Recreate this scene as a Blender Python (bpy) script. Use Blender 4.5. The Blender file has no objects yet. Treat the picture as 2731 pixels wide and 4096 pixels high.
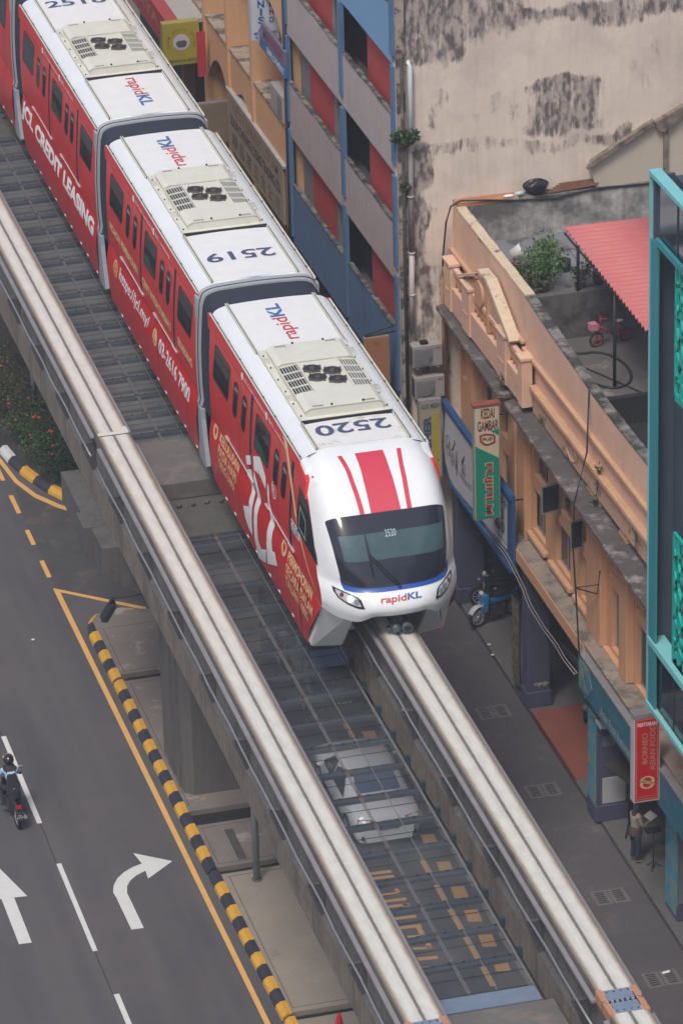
import bpy, bmesh, math, random
from mathutils import Vector, Matrix
R_ = math.radians
random.seed(7)
SC = bpy.context.scene
COL = SC.collection
# ------------------------------------------------------------------ camera
CAMLOC = Vector((-21.13, -80.0, 55.2))
TH, AL, RO, FPX = R_(25.82419), R_(14.23603), R_(-1.56318), 17698.6
fw = Vector((math.sin(AL)*math.cos(TH), math.cos(AL)*math.cos(TH), -math.sin(TH)))
r0 = Vector((math.cos(AL), -math.sin(AL), 0)); u0 = r0.cross(fw)
cr = r0*math.cos(RO) + u0*math.sin(RO); cu = -r0*math.sin(RO) + u0*math.cos(RO)
cd = bpy.data.cameras.new('camera'); cam = bpy.data.objects.new('camera', cd); COL.objects.link(cam)
m = Matrix.Identity(4)
for i in range(3):
    m[i][0] = cr[i]; m[i][1] = cu[i]; m[i][2] = -fw[i]; m[i][3] = CAMLOC[i]
cam.matrix_world = m
cd.sensor_fit = 'VERTICAL'; cd.sensor_height = 36.0; cd.lens = FPX/4096*36.0
cd.clip_start = 1.0; cd.clip_end = 2000.0
SC.camera = cam
# ------------------------------------------------------------------ world and sun (hazy, mostly overcast day)
SUN_EL, SUN_AZ = 58.0, 215.0          # azimuth clockwise from +Y, direction towards the sun
w = bpy.data.worlds.new('World'); SC.world = w; w.use_nodes = True
nt = w.node_tree; bg = nt.nodes['Background']
sky = nt.nodes.new('ShaderNodeTexSky'); sky.sky_type = 'NISHITA'; sky.sun_disc = False
sky.sun_elevation = R_(SUN_EL); sky.sun_rotation = R_(SUN_AZ)
sky.air_density = 1.0; sky.dust_density = 4.0; sky.ozone_density = 1.0
nt.links.new(sky.outputs[0], bg.inputs[0]); bg.inputs[1].default_value = 0.10
sl = bpy.data.lights.new('sun', 'SUN'); sl.energy = 1.5; sl.angle = R_(15); sl.color = (1.0, 0.95, 0.88)
so = bpy.data.objects.new('sun', sl); COL.objects.link(so)
sd = Vector((math.sin(R_(SUN_AZ))*math.cos(R_(SUN_EL)), math.cos(R_(SUN_AZ))*math.cos(R_(SUN_EL)), math.sin(R_(SUN_EL))))
so.rotation_euler = sd.to_track_quat('Z', 'Y').to_euler(); so.location = (0, 0, 60)
SC.view_settings.view_transform = 'Standard'; SC.view_settings.look = 'None'
SC.view_settings.exposure = 0.45; SC.view_settings.gamma = 1.0
try:
    SC.cycles.max_bounces = 7; SC.cycles.transparent_max_bounces = 12; SC.cycles.use_denoising = True
except Exception: pass
# ------------------------------------------------------------------ materials
MATS = {}
def M(name, col=(.5, .5, .5), rough=.65, track=None, metal=0.0, var=.12, scale=2.5, col2=None, c2t=(.45, .65), c2s=1.5, streak=0.0,
      bump=0.0, bscale=30, spec=.5, coat=0.0, emit=0.0, alpha=None):
    """procedural paint / plaster / concrete: base colour broken by noise, optional second colour in patches, vertical streaks, bump"""
    if name in MATS: return MATS[name]
    mt = bpy.data.materials.new(name); mt.use_nodes = True; MATS[name] = mt
    t = mt.node_tree; N = t.nodes; L = t.links; p = N['Principled BSDF']
    p.inputs['Roughness'].default_value = rough; p.inputs['Metallic'].default_value = metal
    p.inputs['Specular IOR Level'].default_value = spec
    if coat: p.inputs['Coat Weight'].default_value = coat; p.inputs['Coat Roughness'].default_value = .12
    tc = N.new('ShaderNodeTexCoord')
    def noise(s, det=6, vec=None, rg=.6):
        n = N.new('ShaderNodeTexNoise'); n.inputs['Scale'].default_value = s; n.inputs['Detail'].default_value = det
        n.inputs['Roughness'].default_value = rg
        L.new(vec or tc.outputs['Object'], n.inputs['Vector']); return n.outputs['Fac']
    def ramp(f, a, b):
        q = N.new('ShaderNodeMapRange'); q.inputs[1].default_value = a; q.inputs[2].default_value = b; q.clamp = True
        L.new(f, q.inputs[0]); return q.outputs[0]
    def mix(f, a, b):
        q = N.new('ShaderNodeMix'); q.data_type = 'RGBA'
        if isinstance(f, float): q.inputs[0].default_value = f
        else: L.new(f, q.inputs[0])
        for i, c in ((6, a), (7, b)):
            if isinstance(c, tuple): q.inputs[i].default_value = (*c, 1)
            else: L.new(c, q.inputs[i])
        return q.outputs[2]
    dark = tuple(c*(1-var*1.6) for c in col); light = tuple(min(1, c*(1+var*.8)) for c in col)
    c = mix(ramp(noise(scale), .3, .7), dark, light)
    c = mix(ramp(noise(scale*9, 3), .35, .75), c, tuple(x*(1-var) for x in col)) if var > .03 else c
    if col2: c = mix(ramp(noise(c2s, 8, rg=.7), *c2t), c, col2)
    if track:
        mp = N.new('ShaderNodeMapping'); mp.inputs['Scale'].default_value = (1.3, .035, 1); L.new(tc.outputs['Object'], mp.inputs[0])
        c = mix(ramp(noise(1.0, 4, mp.outputs[0], .5), .42, .66), c, track)
        mp = N.new('ShaderNodeMapping'); mp.inputs['Scale'].default_value = (.5, .09, 1); L.new(tc.outputs['Object'], mp.inputs[0])
        c = mix(ramp(noise(1.0, 5, mp.outputs[0], .6), .52, .70), c, tuple(x*.78 for x in col))
    if streak:
        mp = N.new('ShaderNodeMapping'); mp.inputs['Scale'].default_value = (6, 6, .35); L.new(tc.outputs['Object'], mp.inputs[0])
        f = ramp(noise(1.3, 8, mp.outputs[0], .7), .48, .78)
        mm = N.new('ShaderNodeMath'); mm.operation = 'MULTIPLY'; mm.inputs[1].default_value = streak; L.new(f, mm.inputs[0])
        c = mix(mm.outputs[0], c, tuple(x*.3 for x in col))
    L.new(c, p.inputs['Base Color'])
    if bump:
        b = N.new('ShaderNodeBump'); b.inputs['Strength'].default_value = bump; b.inputs['Distance'].default_value = .02
        L.new(noise(bscale, 4), b.inputs['Height']); L.new(b.outputs[0], p.inputs['Normal'])
    if rough > .1:
        rr = N.new('ShaderNodeMapRange'); L.new(noise(scale*3, 4), rr.inputs[0])
        rr.inputs[3].default_value = max(.02, rough-.08); rr.inputs[4].default_value = min(1, rough+.1); L.new(rr.outputs[0], p.inputs['Roughness'])
    if emit:
        p.inputs['Emission Color'].default_value = (*col, 1); p.inputs['Emission Strength'].default_value = emit
    return mt
# ------------------------------------------------------------------ mesh builder and object bookkeeping
ORG = {}
class MB:
    def __init__(s): s.v = []; s.f = []; s.mi = []; s.sm = []
    def add(s, vs, fs, m=0, smooth=False):
        o = len(s.v); s.v += [tuple(v) for v in vs]
        for f in fs: s.f.append(tuple(i+o for i in f)); s.mi.append(m); s.sm.append(smooth)
        return s
    def box(s, x0, x1, y0, y1, z0, z1, m=0):
        x0, x1 = sorted((x0, x1)); y0, y1 = sorted((y0, y1)); z0, z1 = sorted((z0, z1))
        return s.add([(x0,y0,z0),(x1,y0,z0),(x1,y1,z0),(x0,y1,z0),(x0,y0,z1),(x1,y0,z1),(x1,y1,z1),(x0,y1,z1)],
                     [(3,2,1,0),(4,5,6,7),(0,1,5,4),(1,2,6,5),(2,3,7,6),(3,0,4,7)], m)
    def hexa(s, lo, hi, m=0):       # two quads of 4 points each
        return s.add(list(lo)+list(hi), [(3,2,1,0),(4,5,6,7),(0,1,5,4),(1,2,6,5),(2,3,7,6),(3,0,4,7)], m)
    def prism(s, poly, ax, a, b, m=0, smooth=False):   # poly in the two other axes (order x,y,z without ax)
        n = len(poly)
        def P(p, c):
            return (c, p[0], p[1]) if ax == 0 else ((p[0], c, p[1]) if ax == 1 else (p[0], p[1], c))
        vs = [P(p, a) for p in poly]+[P(p, b) for p in poly]
        o = len(s.v); s.v += vs
        s.f.append(tuple(o+i for i in range(n))[::-1]); s.mi.append(m); s.sm.append(False)
        s.f.append(tuple(o+n+i for i in range(n))); s.mi.append(m); s.sm.append(False)
        for i in range(n):
            j = (i+1) % n; s.f.append((o+i, o+j, o+n+j, o+n+i)); s.mi.append(m); s.sm.append(smooth)
        return s
    def tube(s, pts, r, n=8, m=0, closed=False):
        pts = [Vector(p) for p in pts]; k = len(pts); rs = r if isinstance(r, (list, tuple)) else [r]*k
        vs = []; up = Vector((0, 0, 1))
        for i, p in enumerate(pts):
            a = pts[max(0, i-1)]; b = pts[min(k-1, i+1)]
            if closed: a = pts[(i-1) % k]; b = pts[(i+1) % k]
            d = (b-a).normalized(); q = up if abs(d.z) < .95 else Vector((1, 0, 0))
            e1 = d.cross(q).normalized(); e2 = d.cross(e1)
            for j in range(n):
                t = 2*math.pi*j/n; vs.append(p+(e1*math.cos(t)+e2*math.sin(t))*rs[i])
        fs = []
        for i in range(k if closed else k-1):
            i2 = (i+1) % k
            for j in range(n): fs.append((i*n+j, i*n+(j+1) % n, i2*n+(j+1) % n, i2*n+j))
        s.add(vs, fs, m, True)
        if not closed:
            o = len(s.v)-len(vs)
            s.f.append(tuple(o+j for j in range(n))[::-1]); s.mi.append(m); s.sm.append(False)
            s.f.append(tuple(o+(k-1)*n+j for j in range(n))); s.mi.append(m); s.sm.append(False)
        return s
    def cyl(s, c, ax, r, h, n=20, m=0, r2=None):
        c = Vector(c); d = Vector([(1,0,0),(0,1,0),(0,0,1)][ax]) if isinstance(ax, int) else Vector(ax).normalized()
        return s.tube([c, c+d*h], [r, r if r2 is None else r2], n, m)
    def ball(s, c, r, m=0, nu=14, nv=9, sq=(1, 1, 1)):
        vs = []; fs = []
        for i in range(nv+1):
            a = math.pi*i/nv
            for j in range(nu):
                b = 2*math.pi*j/nu
                vs.append((c[0]+r*sq[0]*math.sin(a)*math.cos(b), c[1]+r*sq[1]*math.sin(a)*math.sin(b), c[2]+r*sq[2]*math.cos(a)))
        for i in range(nv):
            for j in range(nu): fs.append((i*nu+j, (i+1)*nu+j, (i+1)*nu+(j+1) % nu, i*nu+(j+1) % nu))
        return s.add(vs, fs, m, True)
    def grid(s, fn, nu, nv, m=0, smooth=True, cu=False):
        vs = [fn(i/nu, j/nv) for j in range(nv+1) for i in range(nu+(0 if cu else 1))]
        W = nu if cu else nu+1
        fs = [(j*W+i, j*W+(i+1) % W, (j+1)*W+(i+1) % W, (j+1)*W+i) for j in range(nv) for i in range(nu)]
        return s.add(vs, fs, m, smooth)
    def build(s, name, mats, parent=None, loc=None, bevel=0, label=None):
        if parent is not None: o_ = ORG[parent.name]
        else: o_ = Vector(loc or (0, 0, 0))
        me = bpy.data.meshes.new(name)
        me.from_pydata([(v[0]-o_[0], v[1]-o_[1], v[2]-o_[2]) for v in s.v], [], s.f)
        if not isinstance(mats, (list, tuple)): mats = [mats]
        for q in mats: me.materials.append(q)
        for p, i, sm in zip(me.polygons, s.mi, s.sm): p.material_index = i; p.use_smooth = sm
        me.validate(); me.update()
        o = bpy.data.objects.new(name, me); COL.objects.link(o)
        if parent is not None: o.parent = parent
        else: o.location = o_
        ORG[o.name] = Vector(o_)
        if bevel:
            b = o.modifiers.new('bevel', 'BEVEL'); b.width = bevel; b.segments = 2; b.limit_method = 'ANGLE'; b.angle_limit = R_(35)
        if label: o['label'] = label
        return o
def tag(o, label, cat, group=None):
    o['label'] = label; o['category'] = cat
    if group: o['group'] = group
    return o
def thing(name, label, cat, loc=(0, 0, 0), group=None):
    o = bpy.data.objects.new(name, None); COL.objects.link(o); o.location = loc; o.empty_display_size = .3
    ORG[o.name] = Vector(loc); return tag(o, label, cat, group)
def struct(o): o['kind'] = 'structure'; return o
KIDS = {}
def copy_tree(o, loc=None, rot=None, label=None, parent=None):
    c = o.copy(); COL.objects.link(c); ORG[c.name] = Vector(loc) if loc is not None else (ORG[parent.name] if parent else ORG[o.name])
    if parent is not None: c.parent = parent
    for ch in [x for x in bpy.data.objects if x.parent == o]: copy_tree(ch, parent=c)
    if loc is not None: c.location = loc
    if rot is not None: c.rotation_euler = rot
    if label: c['label'] = label
    return c
# ------------------------------------------------------------------ lettering and decals
TXT = {}
def text2d(s, bold=0.0, res=3):
    k = (s, bold)
    if k in TXT: return TXT[k]
    cv = bpy.data.curves.new('t', 'FONT'); cv.body = s; cv.size = 1; cv.offset = bold; cv.resolution_u = res
    ob = bpy.data.objects.new('t', cv); COL.objects.link(ob)
    dg = bpy.context.evaluated_depsgraph_get(); me = bpy.data.meshes.new_from_object(ob.evaluated_get(dg))
    vs = [(v.co.x, v.co.y) for v in me.vertices]; fs = [tuple(p.vertices) for p in me.polygons]
    bpy.data.objects.remove(ob); bpy.data.meshes.remove(me)
    xs = [v[0] for v in vs]; ys = [v[1] for v in vs]
    x0, x1, y0, y1 = min(xs), max(xs), min(ys), max(ys)
    TXT[k] = ([((a-x0)/(x1-x0), (b-y0)/(y1-y0)) for a, b in vs], fs, (x1-x0)/(y1-y0))
    return TXT[k]
def warp(mb, vs, fs, fn, cu=(), cv=(), m=0, smooth=False):
    """flat 2-D mesh, cut along the given u / v lines, then mapped to 3-D by fn(u, v)"""
    bm = bmesh.new(); bv = [bm.verts.new((a, b, 0)) for a, b in vs]
    for f in fs:
        try: bm.faces.new([bv[i] for i in f])
        except ValueError: pass
    for c in cu: bmesh.ops.bisect_plane(bm, geom=bm.verts[:]+bm.edges[:]+bm.faces[:], plane_co=(c, 0, 0), plane_no=(1, 0, 0), dist=1e-6)
    for c in cv: bmesh.ops.bisect_plane(bm, geom=bm.verts[:]+bm.edges[:]+bm.faces[:], plane_co=(0, c, 0), plane_no=(0, 1, 0), dist=1e-6)
    bmesh.ops.triangulate(bm, faces=[f for f in bm.faces if len(f.verts) > 4])
    bm.verts.index_update()
    mb.add([fn(v.co.x, v.co.y) for v in bm.verts], [tuple(v.index for v in f.verts) for f in bm.faces], m, smooth); bm.free()
def lettering(s, fn, w, h, mb=None, bold=0.0, shear=0.0, u0=0, v0=0, cu=(), cv=(), m=0):
    mb = mb or MB(); vs, fs, _ = text2d(s, bold)
    warp(mb, [(u0+a*w+b*shear*h, v0+b*h) for a, b in vs], fs, fn, cu, cv, m); return mb
def plane(O, U, V):
    O, U, V = Vector(O), Vector(U), Vector(V)
    return lambda a, b: O+U*a+V*b
def rrect(x0, x1, y0, y1, r, n=4, sk=0.0):
    """rounded rectangle; sk shifts the lower edge sideways"""
    out = []
    for cx, cy, a0 in ((x1-r, y1-r, 0), (x0+r, y1-r, 90), (x0+r, y0+r, 180), (x1-r, y0+r, 270)):
        for i in range(n+1):
            a = R_(a0+90*i/n); out.append((cx+r*math.cos(a), cy+r*math.sin(a)))
    return [(x+sk*(y1-y)/(y1-y0), y) for x, y in out]
def ring(mb, outer, inner, fn, cu=(), cv=(), m=0):
    n = len(outer); warp(mb, outer+inner, [(i, (i+1) % n, n+(i+1) % n, n+i) for i in range(n)], fn, cu, cv, m)
# ================================================================== MONORAIL TRAIN
XT = 1.94                                     # centre line of the right-hand track
RED = M('red_paint', (.60, .024, .026), .40, var=.03, scale=.8, coat=.2)
WHT = M('white_roof_paint', (.74, .77, .80), .42, var=.05, scale=1.2, coat=.2)
PAN = M('roof_panel_white', (.76, .77, .77), .5, var=.05, scale=2.5, col2=(.52, .50, .46), c2t=(.66, .78), c2s=1.2)
PAND = M('dirty_roof_panel', (.74, .74, .72), .55, var=.06, scale=2.5, col2=(.42, .38, .33), c2t=(.56, .68), c2s=2.2)
CRM = M('cream_metal', (.66, .655, .58), .55, var=.07, scale=2, col2=(.42, .37, .31), c2t=(.62, .75), c2s=2.6)
GRYF = M('grey_end_frame', (.36, .39, .41), .5, var=.06)
RUB = M('bellows_rubber', (.016, .024, .044), .8, var=.15, scale=6)
RUB2 = M('bellows_fold_shade', (.006, .009, .018), .8, var=.1)  # darker copy for alternate rib faces: shading of the folds put into colour
BLK = M('black_rubber', (.012, .014, .018), .6, var=.1)
GLS = M('dark_window_glass', (.012, .028, .03), .07, var=.3, scale=1.5, spec=.8)
GLG = M('green_window_glass', (.02, .13, .11), .12, var=.3, scale=2, spec=.7)
STEEL = M('brushed_steel', (.55, .56, .58), .35, metal=.7, var=.1)
NAVY = M('navy_lettering', (.06, .085, .16), .5, var=.05)
LRED = M('red_lettering', (.55, .05, .07), .5, var=.05)
LBLU = M('blue_lettering', (.05, .15, .36), .5, var=.05)
LWHT = M('white_lettering', (.80, .80, .80), .5, var=.02)
GOLD = M('gold_lettering', (.74, .53, .27), .5, var=.06)
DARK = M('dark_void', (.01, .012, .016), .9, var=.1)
HP = [(12.38,1.45),(12.2,1.51),(11.9,1.54),(11.4,1.575),(10.9,1.60),(10.2,1.605),(9.78,1.59),(9.62,1.575),(9.45,1.615),(9.2,1.655),(8.9,1.665),(8.4,1.64),(7.9,1.57)]
RP = [(1.45,12.38),(1.40,12.45),(1.30,12.505),(1.18,12.54),(1.05,12.56),(.5,12.585),(0,12.595)]
def hz(z):
    if z >= HP[0][0]: return HP[0][1]
    for (z0, a), (z1, b) in zip(HP, HP[1:]):
        if z >= z1: return a+(b-a)*(z-z0)/(z1-z0)
    return HP[-1][1]
HZC = [z for z, _ in HP]
def side(off=.006, sgn=-1):                    # map (y, z) onto the curved side of the cars
    return lambda y, z: Vector((XT+sgn*(hz(z)+off), y, z))
def sidetext(s, y0, z0, w, h, mb=None, bold=0., shear=0., off=.012):   # reads from the rear (large y) to the front
    f = side(off); vs, fs, _ = text2d(s, bold); mb = mb or MB()
    warp(mb, [(y0-(a*w+b*shear*h), z0+b*h) for a, b in vs], fs, f, (), [c for c in HZC if z0 < c < z0+h]); return mb
train = thing('monorail_train', 'red and white four car monorail train on the right-hand elevated beam', 'train', (XT, 5.6, 9.0))
def arc_profile():                             # half section, from roof centre down the right side
    return [(x, z) for x, z in RP[::-1]]+[(a, z) for z, a in HP[1:]]
def car(yr, yf, num, flip, front=False):
    half = arc_profile(); sec = [(-x, z) for x, z in half[::-1]]+half[1:]
    nr = len(HP)-1
    mb = MB(); n = len(sec)
    ys = [yf, yr]
    vs = [(XT+x, y, z) for y in ys for x, z in sec]
    for i in range(n-1):
        red = i < nr or i >= n-1-nr
        mb.add([vs[i], vs[i+1], vs[n+i+1], vs[n+i]], [(0, 1, 2, 3)], 0 if red else 1, True)
    for y, mm in ((yr, 2), (yf, 2)):
        mb.add([(XT+x*(.97 if front and y == yf else .995), y+(.02 if front and y == yf else 0), z-(.02 if front and y == yf else 0)) for x, z in sec], [tuple(range(n))], 1 if front and y == yf else mm)
    # red eaves strip overhanging at the rear end
    for sg in (-1, 1):
        mb.box(XT+sg*1.44, XT+sg*1.53, yr, yr+.22, 11.95, 12.34)
    body = mb.build('car_body', [RED, WHT, DARK], train)
    me = body.data                              # weld for smooth shading
    bm = bmesh.new(); bm.from_mesh(me); bmesh.ops.remove_doubles(bm, verts=bm.verts, dist=1e-4); bm.to_mesh(me); bm.free()
    # gutters
    g = MB()
    for sg in (-1, 1):
        xx = XT+sg*1.475
        g.box(xx-.045, xx+.045, yf+.02, yr+.02, 12.355, 12.385); g.box(xx+sg*.03, xx+sg*.055, yf+.02, yr+.02, 12.385, 12.41, 0)
        g.box(xx-sg*.012, xx+sg*.012, yf+.02, yr+.02, 12.386, 12.392, 1)
        for k in range(9): g.box(xx-.02, xx+.02, yr-.6-k*1.15, yr-.64-k*1.15, 12.39, 12.41, 1)
    g.build('roof_gutter', [CRM, BLK], body)
    # roof panels with double rails
    for (a, b, mt) in ((yr-3.1, yr+.17-.0, PAN), (yf+.1, yr-7.4, PAND if front else PAN)):
        b = min(b, yr-.02) if b > yr-1 else b
        mb = MB(); mb.grid(lambda u, v: (XT-1.05+2.1*u, a+(b-a)*v, 12.607-.03*abs(2*u-1)**2.2), 14, 2)
        mb.box(XT-1.04, XT+1.04, a, a+.02, 12.56, 12.60); mb.build('roof_panel', mt, body)
        mb = MB()
        for sg in (-1, 1):
            for dx, w_, h_, mm in ((1.075, .02, .625, 0), (1.105, .012, .612, 1), (1.125, .02, .622, 0)):
                mb.box(XT+sg*dx-w_/2, XT+sg*dx+w_/2, a-.02, b+.02, 12.54, 12+h_, mm)
        mb.box(XT-1.04, XT+1.04, yr-3.12, yr-3.14, 12.58, 12.60, 1) if a > yr-4 else None
        mb.build('roof_rail', [CRM, BLK], body)
    roof = lambda u, v: Vector((XT+u, v, 12.613-.03*(abs(u)/1.05)**2.2))
    # rapidKL and car number on the roof
    yc = yr-1.55 if flip else yr-8.9            # centre of the wordmark
    if flip:      # reads from front to rear, letter tops towards -x
        F = lambda a, b: roof(.21-b, yr-2.6+a)
        yn = yr-7.62 if front else yr-8.76; nu = lambda a, b: roof(.86-a, yn-b)
    else:         # 2518 is the other way round
        F = lambda a, b: roof(-.16+b, yr-7.63-a)
        nu = lambda a, b: roof(-.90+a, yr-1.12+b)
    mb = MB(); lettering('rapid', F, 1.36, .48, mb, .012, .0, 0, 0, cu=[.3, .6, .9]); lettering('KL', F, .80, .37, mb, .03, .0, 1.43, .11, m=1)
    mb.build('roof_logo', [LRED, LBLU], body)
    lettering(num, nu, 1.76, .58, bold=.02, cu=[.3, .6, .9, 1.2, 1.5]).build('roof_number', NAVY, body)
    # windows, door leaves, seams
    sk = .2
    def win(y1, y0, z0, z1, g=False, part='window', r=.1):
        mb = MB(); f = side(.004); o = rrect(y0, y1, z0, z1, r, 4, sk); i = rrect(y0+.035, y1-.035, z0+.035, z1-.035, r*.8, 4, sk*.96)
        cv = [c for c in HZC if z0 < c < z1]
        ring(mb, o, i, side(.014), (), cv, 1)
        warp(mb, i, [tuple(range(len(i)))], f, (), cv, 0)
        if g:
            q = [(y0+.04+sk*.9, z0+.05), (y1-.04+sk*.9, z0+.05), (y1-.04+sk*.6, z0+.32), (y1-.5, z0+.34), (y0+.25+sk*.7, z0+.16), (y0+.04+sk*.8, z0+.2)]
            warp(mb, q, [tuple(range(6))], side(.007), (), cv, 2)
        ob = mb.build(part, [GLS, BLK, GLG], body)
        return ob
    dy = yr-29.5
    win(28.88+dy, 27.3+dy, 10.88, 11.87); win(24.68+dy, 23.3+dy, 10.86, 11.85, True)
    if not front: win(20.78+dy, 19.27+dy, 10.88, 11.87)
    for a in (26.87, 26.02, 22.87, 22.12):
        ob = win(a+dy, a-.42+dy, 10.78, 11.76, part='door_window', r=.16)
        mb = MB()
        for k in range(3): warp(mb, rrect(a-.36+k*.11+dy, a-.29+k*.11+dy, 11.52, 11.62, .02, 2), [tuple(range(12))], side(.012), (), (), 0)
        mb.build('ventilation_slot', GRYF, ob)
    f = side(.003)
    mb = MB()
    for a in (25.14, 21.26):                    # dark door pocket gaps, with the slide rail below
        warp(mb, [(a-.1+dy, 12.08), (a+.1+dy, 12.08), (a+.13+.17+dy, 9.8), (a-.03+.14+dy, 9.8)], [(0, 1, 2, 3)], f, (), HZC)
    mb.build('door_gap', BLK, body)
    mb = MB()
    for a in (26.25, 22.5):
        warp(mb, [(a-.006+dy, 12.0), (a+.006+dy, 12.0), (a+.2+dy, 8.4), (a+.188+dy, 8.4)], [(0, 1, 2, 3)], f, (), HZC)
    warp(mb, [(yf+.2, 12.02), (yr-.3, 12.02), (yr-.3, 12.03), (yf+.2, 12.03)], [(0, 1, 2, 3)], f)
    warp(mb, [(yf+.2, 9.715), (yr-.1, 9.715), (yr-.1, 9.735), (yf+.2, 9.735)], [(0, 1, 2, 3)], f)
    for a in (27.6, 23.2, 19.9):
        warp(mb, [(a-.005+dy, 9.6), (a+.005+dy, 9.6), (a+.055+dy, 8.0), (a+.045+dy, 8.0)], [(0, 1, 2, 3)], f, (), HZC)
    mb.build('panel_seam', M('seam_dark_red', (.09, .008, .01), .6, var=.1), body)
    mb = MB()
    for a, b in ((27.85, 25.05), (23.85, 21.15)):
        x = XT-hz(9.82)-.02
        mb.box(x-.008, x+.02, b+dy, a+dy, 9.822, 9.838); mb.box(x-.025, x+.02, b+dy, b+.5+dy, 9.81, 9.85); mb.box(x-.025, x+.02, a-.3+dy, a+dy, 9.81, 9.85)
    mb.build('door_slide_rail', M('pale_rail', (.50, .40, .40), .5, var=.05), body)
    mb = MB()
    for k in range(5):
        for j in (0, .9):
            y = yr-1.3-k*2.2-j
            if y > yf+.3: mb.box(XT-1.60, XT-1.585, y-.16, y, 7.99, 8.02)
    mb.build('skirt_clip', LWHT, body)
    # air conditioner
    y0 = yr-7.33; y1 = yr-3.1
    ac = MB(); ac.box(XT-1.09, XT+1.09, y0, y1, 12.57, 12.64); ac.box(XT-1.09, XT+1.09, y0-.05, y0-.003, 12.56, 12.65, 1)
    for sg in (-1, 1):
        for k in range(6): ac.cyl((XT+sg*1.03, y0+.25+k*.72, 12.64), 2, .02, .03, 8, 1)
        for yy in (y0+1.15, y0+3.4):
            ac.box(XT+sg*1.12, XT+sg*.98, yy, yy+.02, 12.64, 12.74); ac.box(XT+sg*1.12, XT+sg*.98, yy+.14, yy+.16, 12.64, 12.74)
    acb = ac.build('air_conditioner', [CRM, BLK], train)
    ub, ue = yr-7.35+.18+.0, yr-3.42             # unit
    mb = MB()
    for q0, q1 in ((ub, yr-6.23), (yr-4.51, ue)): mb.prism([(-.93, 12.64), (.93, 12.64), (.93, 12.76), (.80, 12.82), (-.80, 12.82), (-.93, 12.76)], 1, q0, q1)
    mb.prism([(-.48, 12.64), (.48, 12.64), (.48, 12.82), (-.48, 12.82)], 1, yr-6.23, yr-4.51); mb.prism([(-.93, 12.64), (.93, 12.64), (.93, 12.67), (-.93, 12.67)], 1, yr-6.229, yr-4.511)
    mb.v = [(v[0]+XT, v[1], v[2]) for v in mb.v]; mb.build('housing', CRM, acb)
    for a, b in ((yr-7.18, yr-6.24), (yr-4.5, yr-3.4)):
        mb = MB(); mb.prism([(-.95, 12.77), (-.81, 12.835), (.81, 12.835), (.95, 12.77), (.95, 12.785), (.82, 12.86), (-.82, 12.86), (-.95, 12.785)], 1, a, b)
        mb.v = [(v[0]+XT, v[1], v[2]) for v in mb.v]
        for sx in (-.62, .62):
            for k in range(6): mb.box(XT+sx-.13+k*.045, XT+sx-.11+k*.045, (a+.05 if a < yr-6 else b-.15), (a+.13 if a < yr-6 else b-.07), 12.861, 12.866, 1)
        for sx in (-.3, .45): mb.ball((XT+sx, a+.06 if a < yr-6 else b-.03, 12.88), .03, 1, 8, 5)
        mb.build('service_cover', [CRM, BLK], acb)
    mb = MB(); mb.box(XT-.47, XT+.47, yr-6.22, yr-4.52, 12.82, 12.835)
    for xx in (-.475, .475): mb.box(XT+xx-.02, XT+xx+.02, yr-6.22, yr-4.52, 12.82, 12.86)
    mb.build('fan_deck', CRM, acb)
    for fx, fy in ((-.22, -4.98), (.21, -5.22), (-.22, -5.5), (.21, -5.74)):
        mb = MB(); c = (XT+fx, yr+fy, 12.836); mb.cyl(c, 2, .205, .03, 28, 1); mb.cyl((c[0], c[1], 12.866), 2, .06, .01, 14, 0)
        for rr in (.10, .15, .2):
            mb.tube([(c[0]+rr*math.cos(t*math.pi/12), c[1]+rr*math.sin(t*math.pi/12), 12.87) for t in range(24)], .006, 4, 0, True)
        mb.tube([(c[0]+.212*math.cos(t*math.pi/12), c[1]+.212*math.sin(t*math.pi/12), 12.86) for t in range(24)], .012, 4, 0, True)
        for t in range(4): a = t*math.pi/2+.5; mb.box(c[0]+.25*math.cos(a)-.02, c[0]+.25*math.cos(a)+.02, c[1]+.25*math.sin(a)-.02, c[1]+.25*math.sin(a)+.02, 12.84, 12.87, 0)
        mb.build('fan', [M('fan_guard', (.13, .12, .11), .5, metal=.3), M('fan_black', (.016, .014, .013), .7)], acb)
    for sg in (-1, 1):
        mb = MB(); Z = lambda t: 12.825-.06*t*t
        mb.box(XT+sg*.49, XT+sg*.94, yr-6.21, yr-4.53, 12.66, 12.70, 1); mb.box(XT+sg*.92, XT+sg*.945, yr-6.22, yr-4.52, 12.66, 12.775)
        for k in range(5):
            y = yr-6.2+k*.405
            mb.hexa([(XT+sg*.5, y, 12.77), (XT+sg*.5, y+.045, 12.77), (XT+sg*.95, y+.045, 12.72), (XT+sg*.95, y, 12.72)], [(XT+sg*.5, y, 12.845), (XT+sg*.5, y+.045, 12.845), (XT+sg*.95, y+.045, 12.785), (XT+sg*.95, y, 12.785)])
        mb.hexa([(XT+sg*.5, yr-6.2, 12.70), (XT+sg*.93, yr-6.2, 12.70), (XT+sg*.93, yr-4.54, 12.70), (XT+sg*.5, yr-4.54, 12.70)], [(XT+sg*.5, yr-6.2, 12.822), (XT+sg*.93, yr-6.2, 12.765), (XT+sg*.93, yr-4.54, 12.765), (XT+sg*.5, yr-4.54, 12.822)], 1)  # raised black bed stands for the shade between the slats
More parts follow.
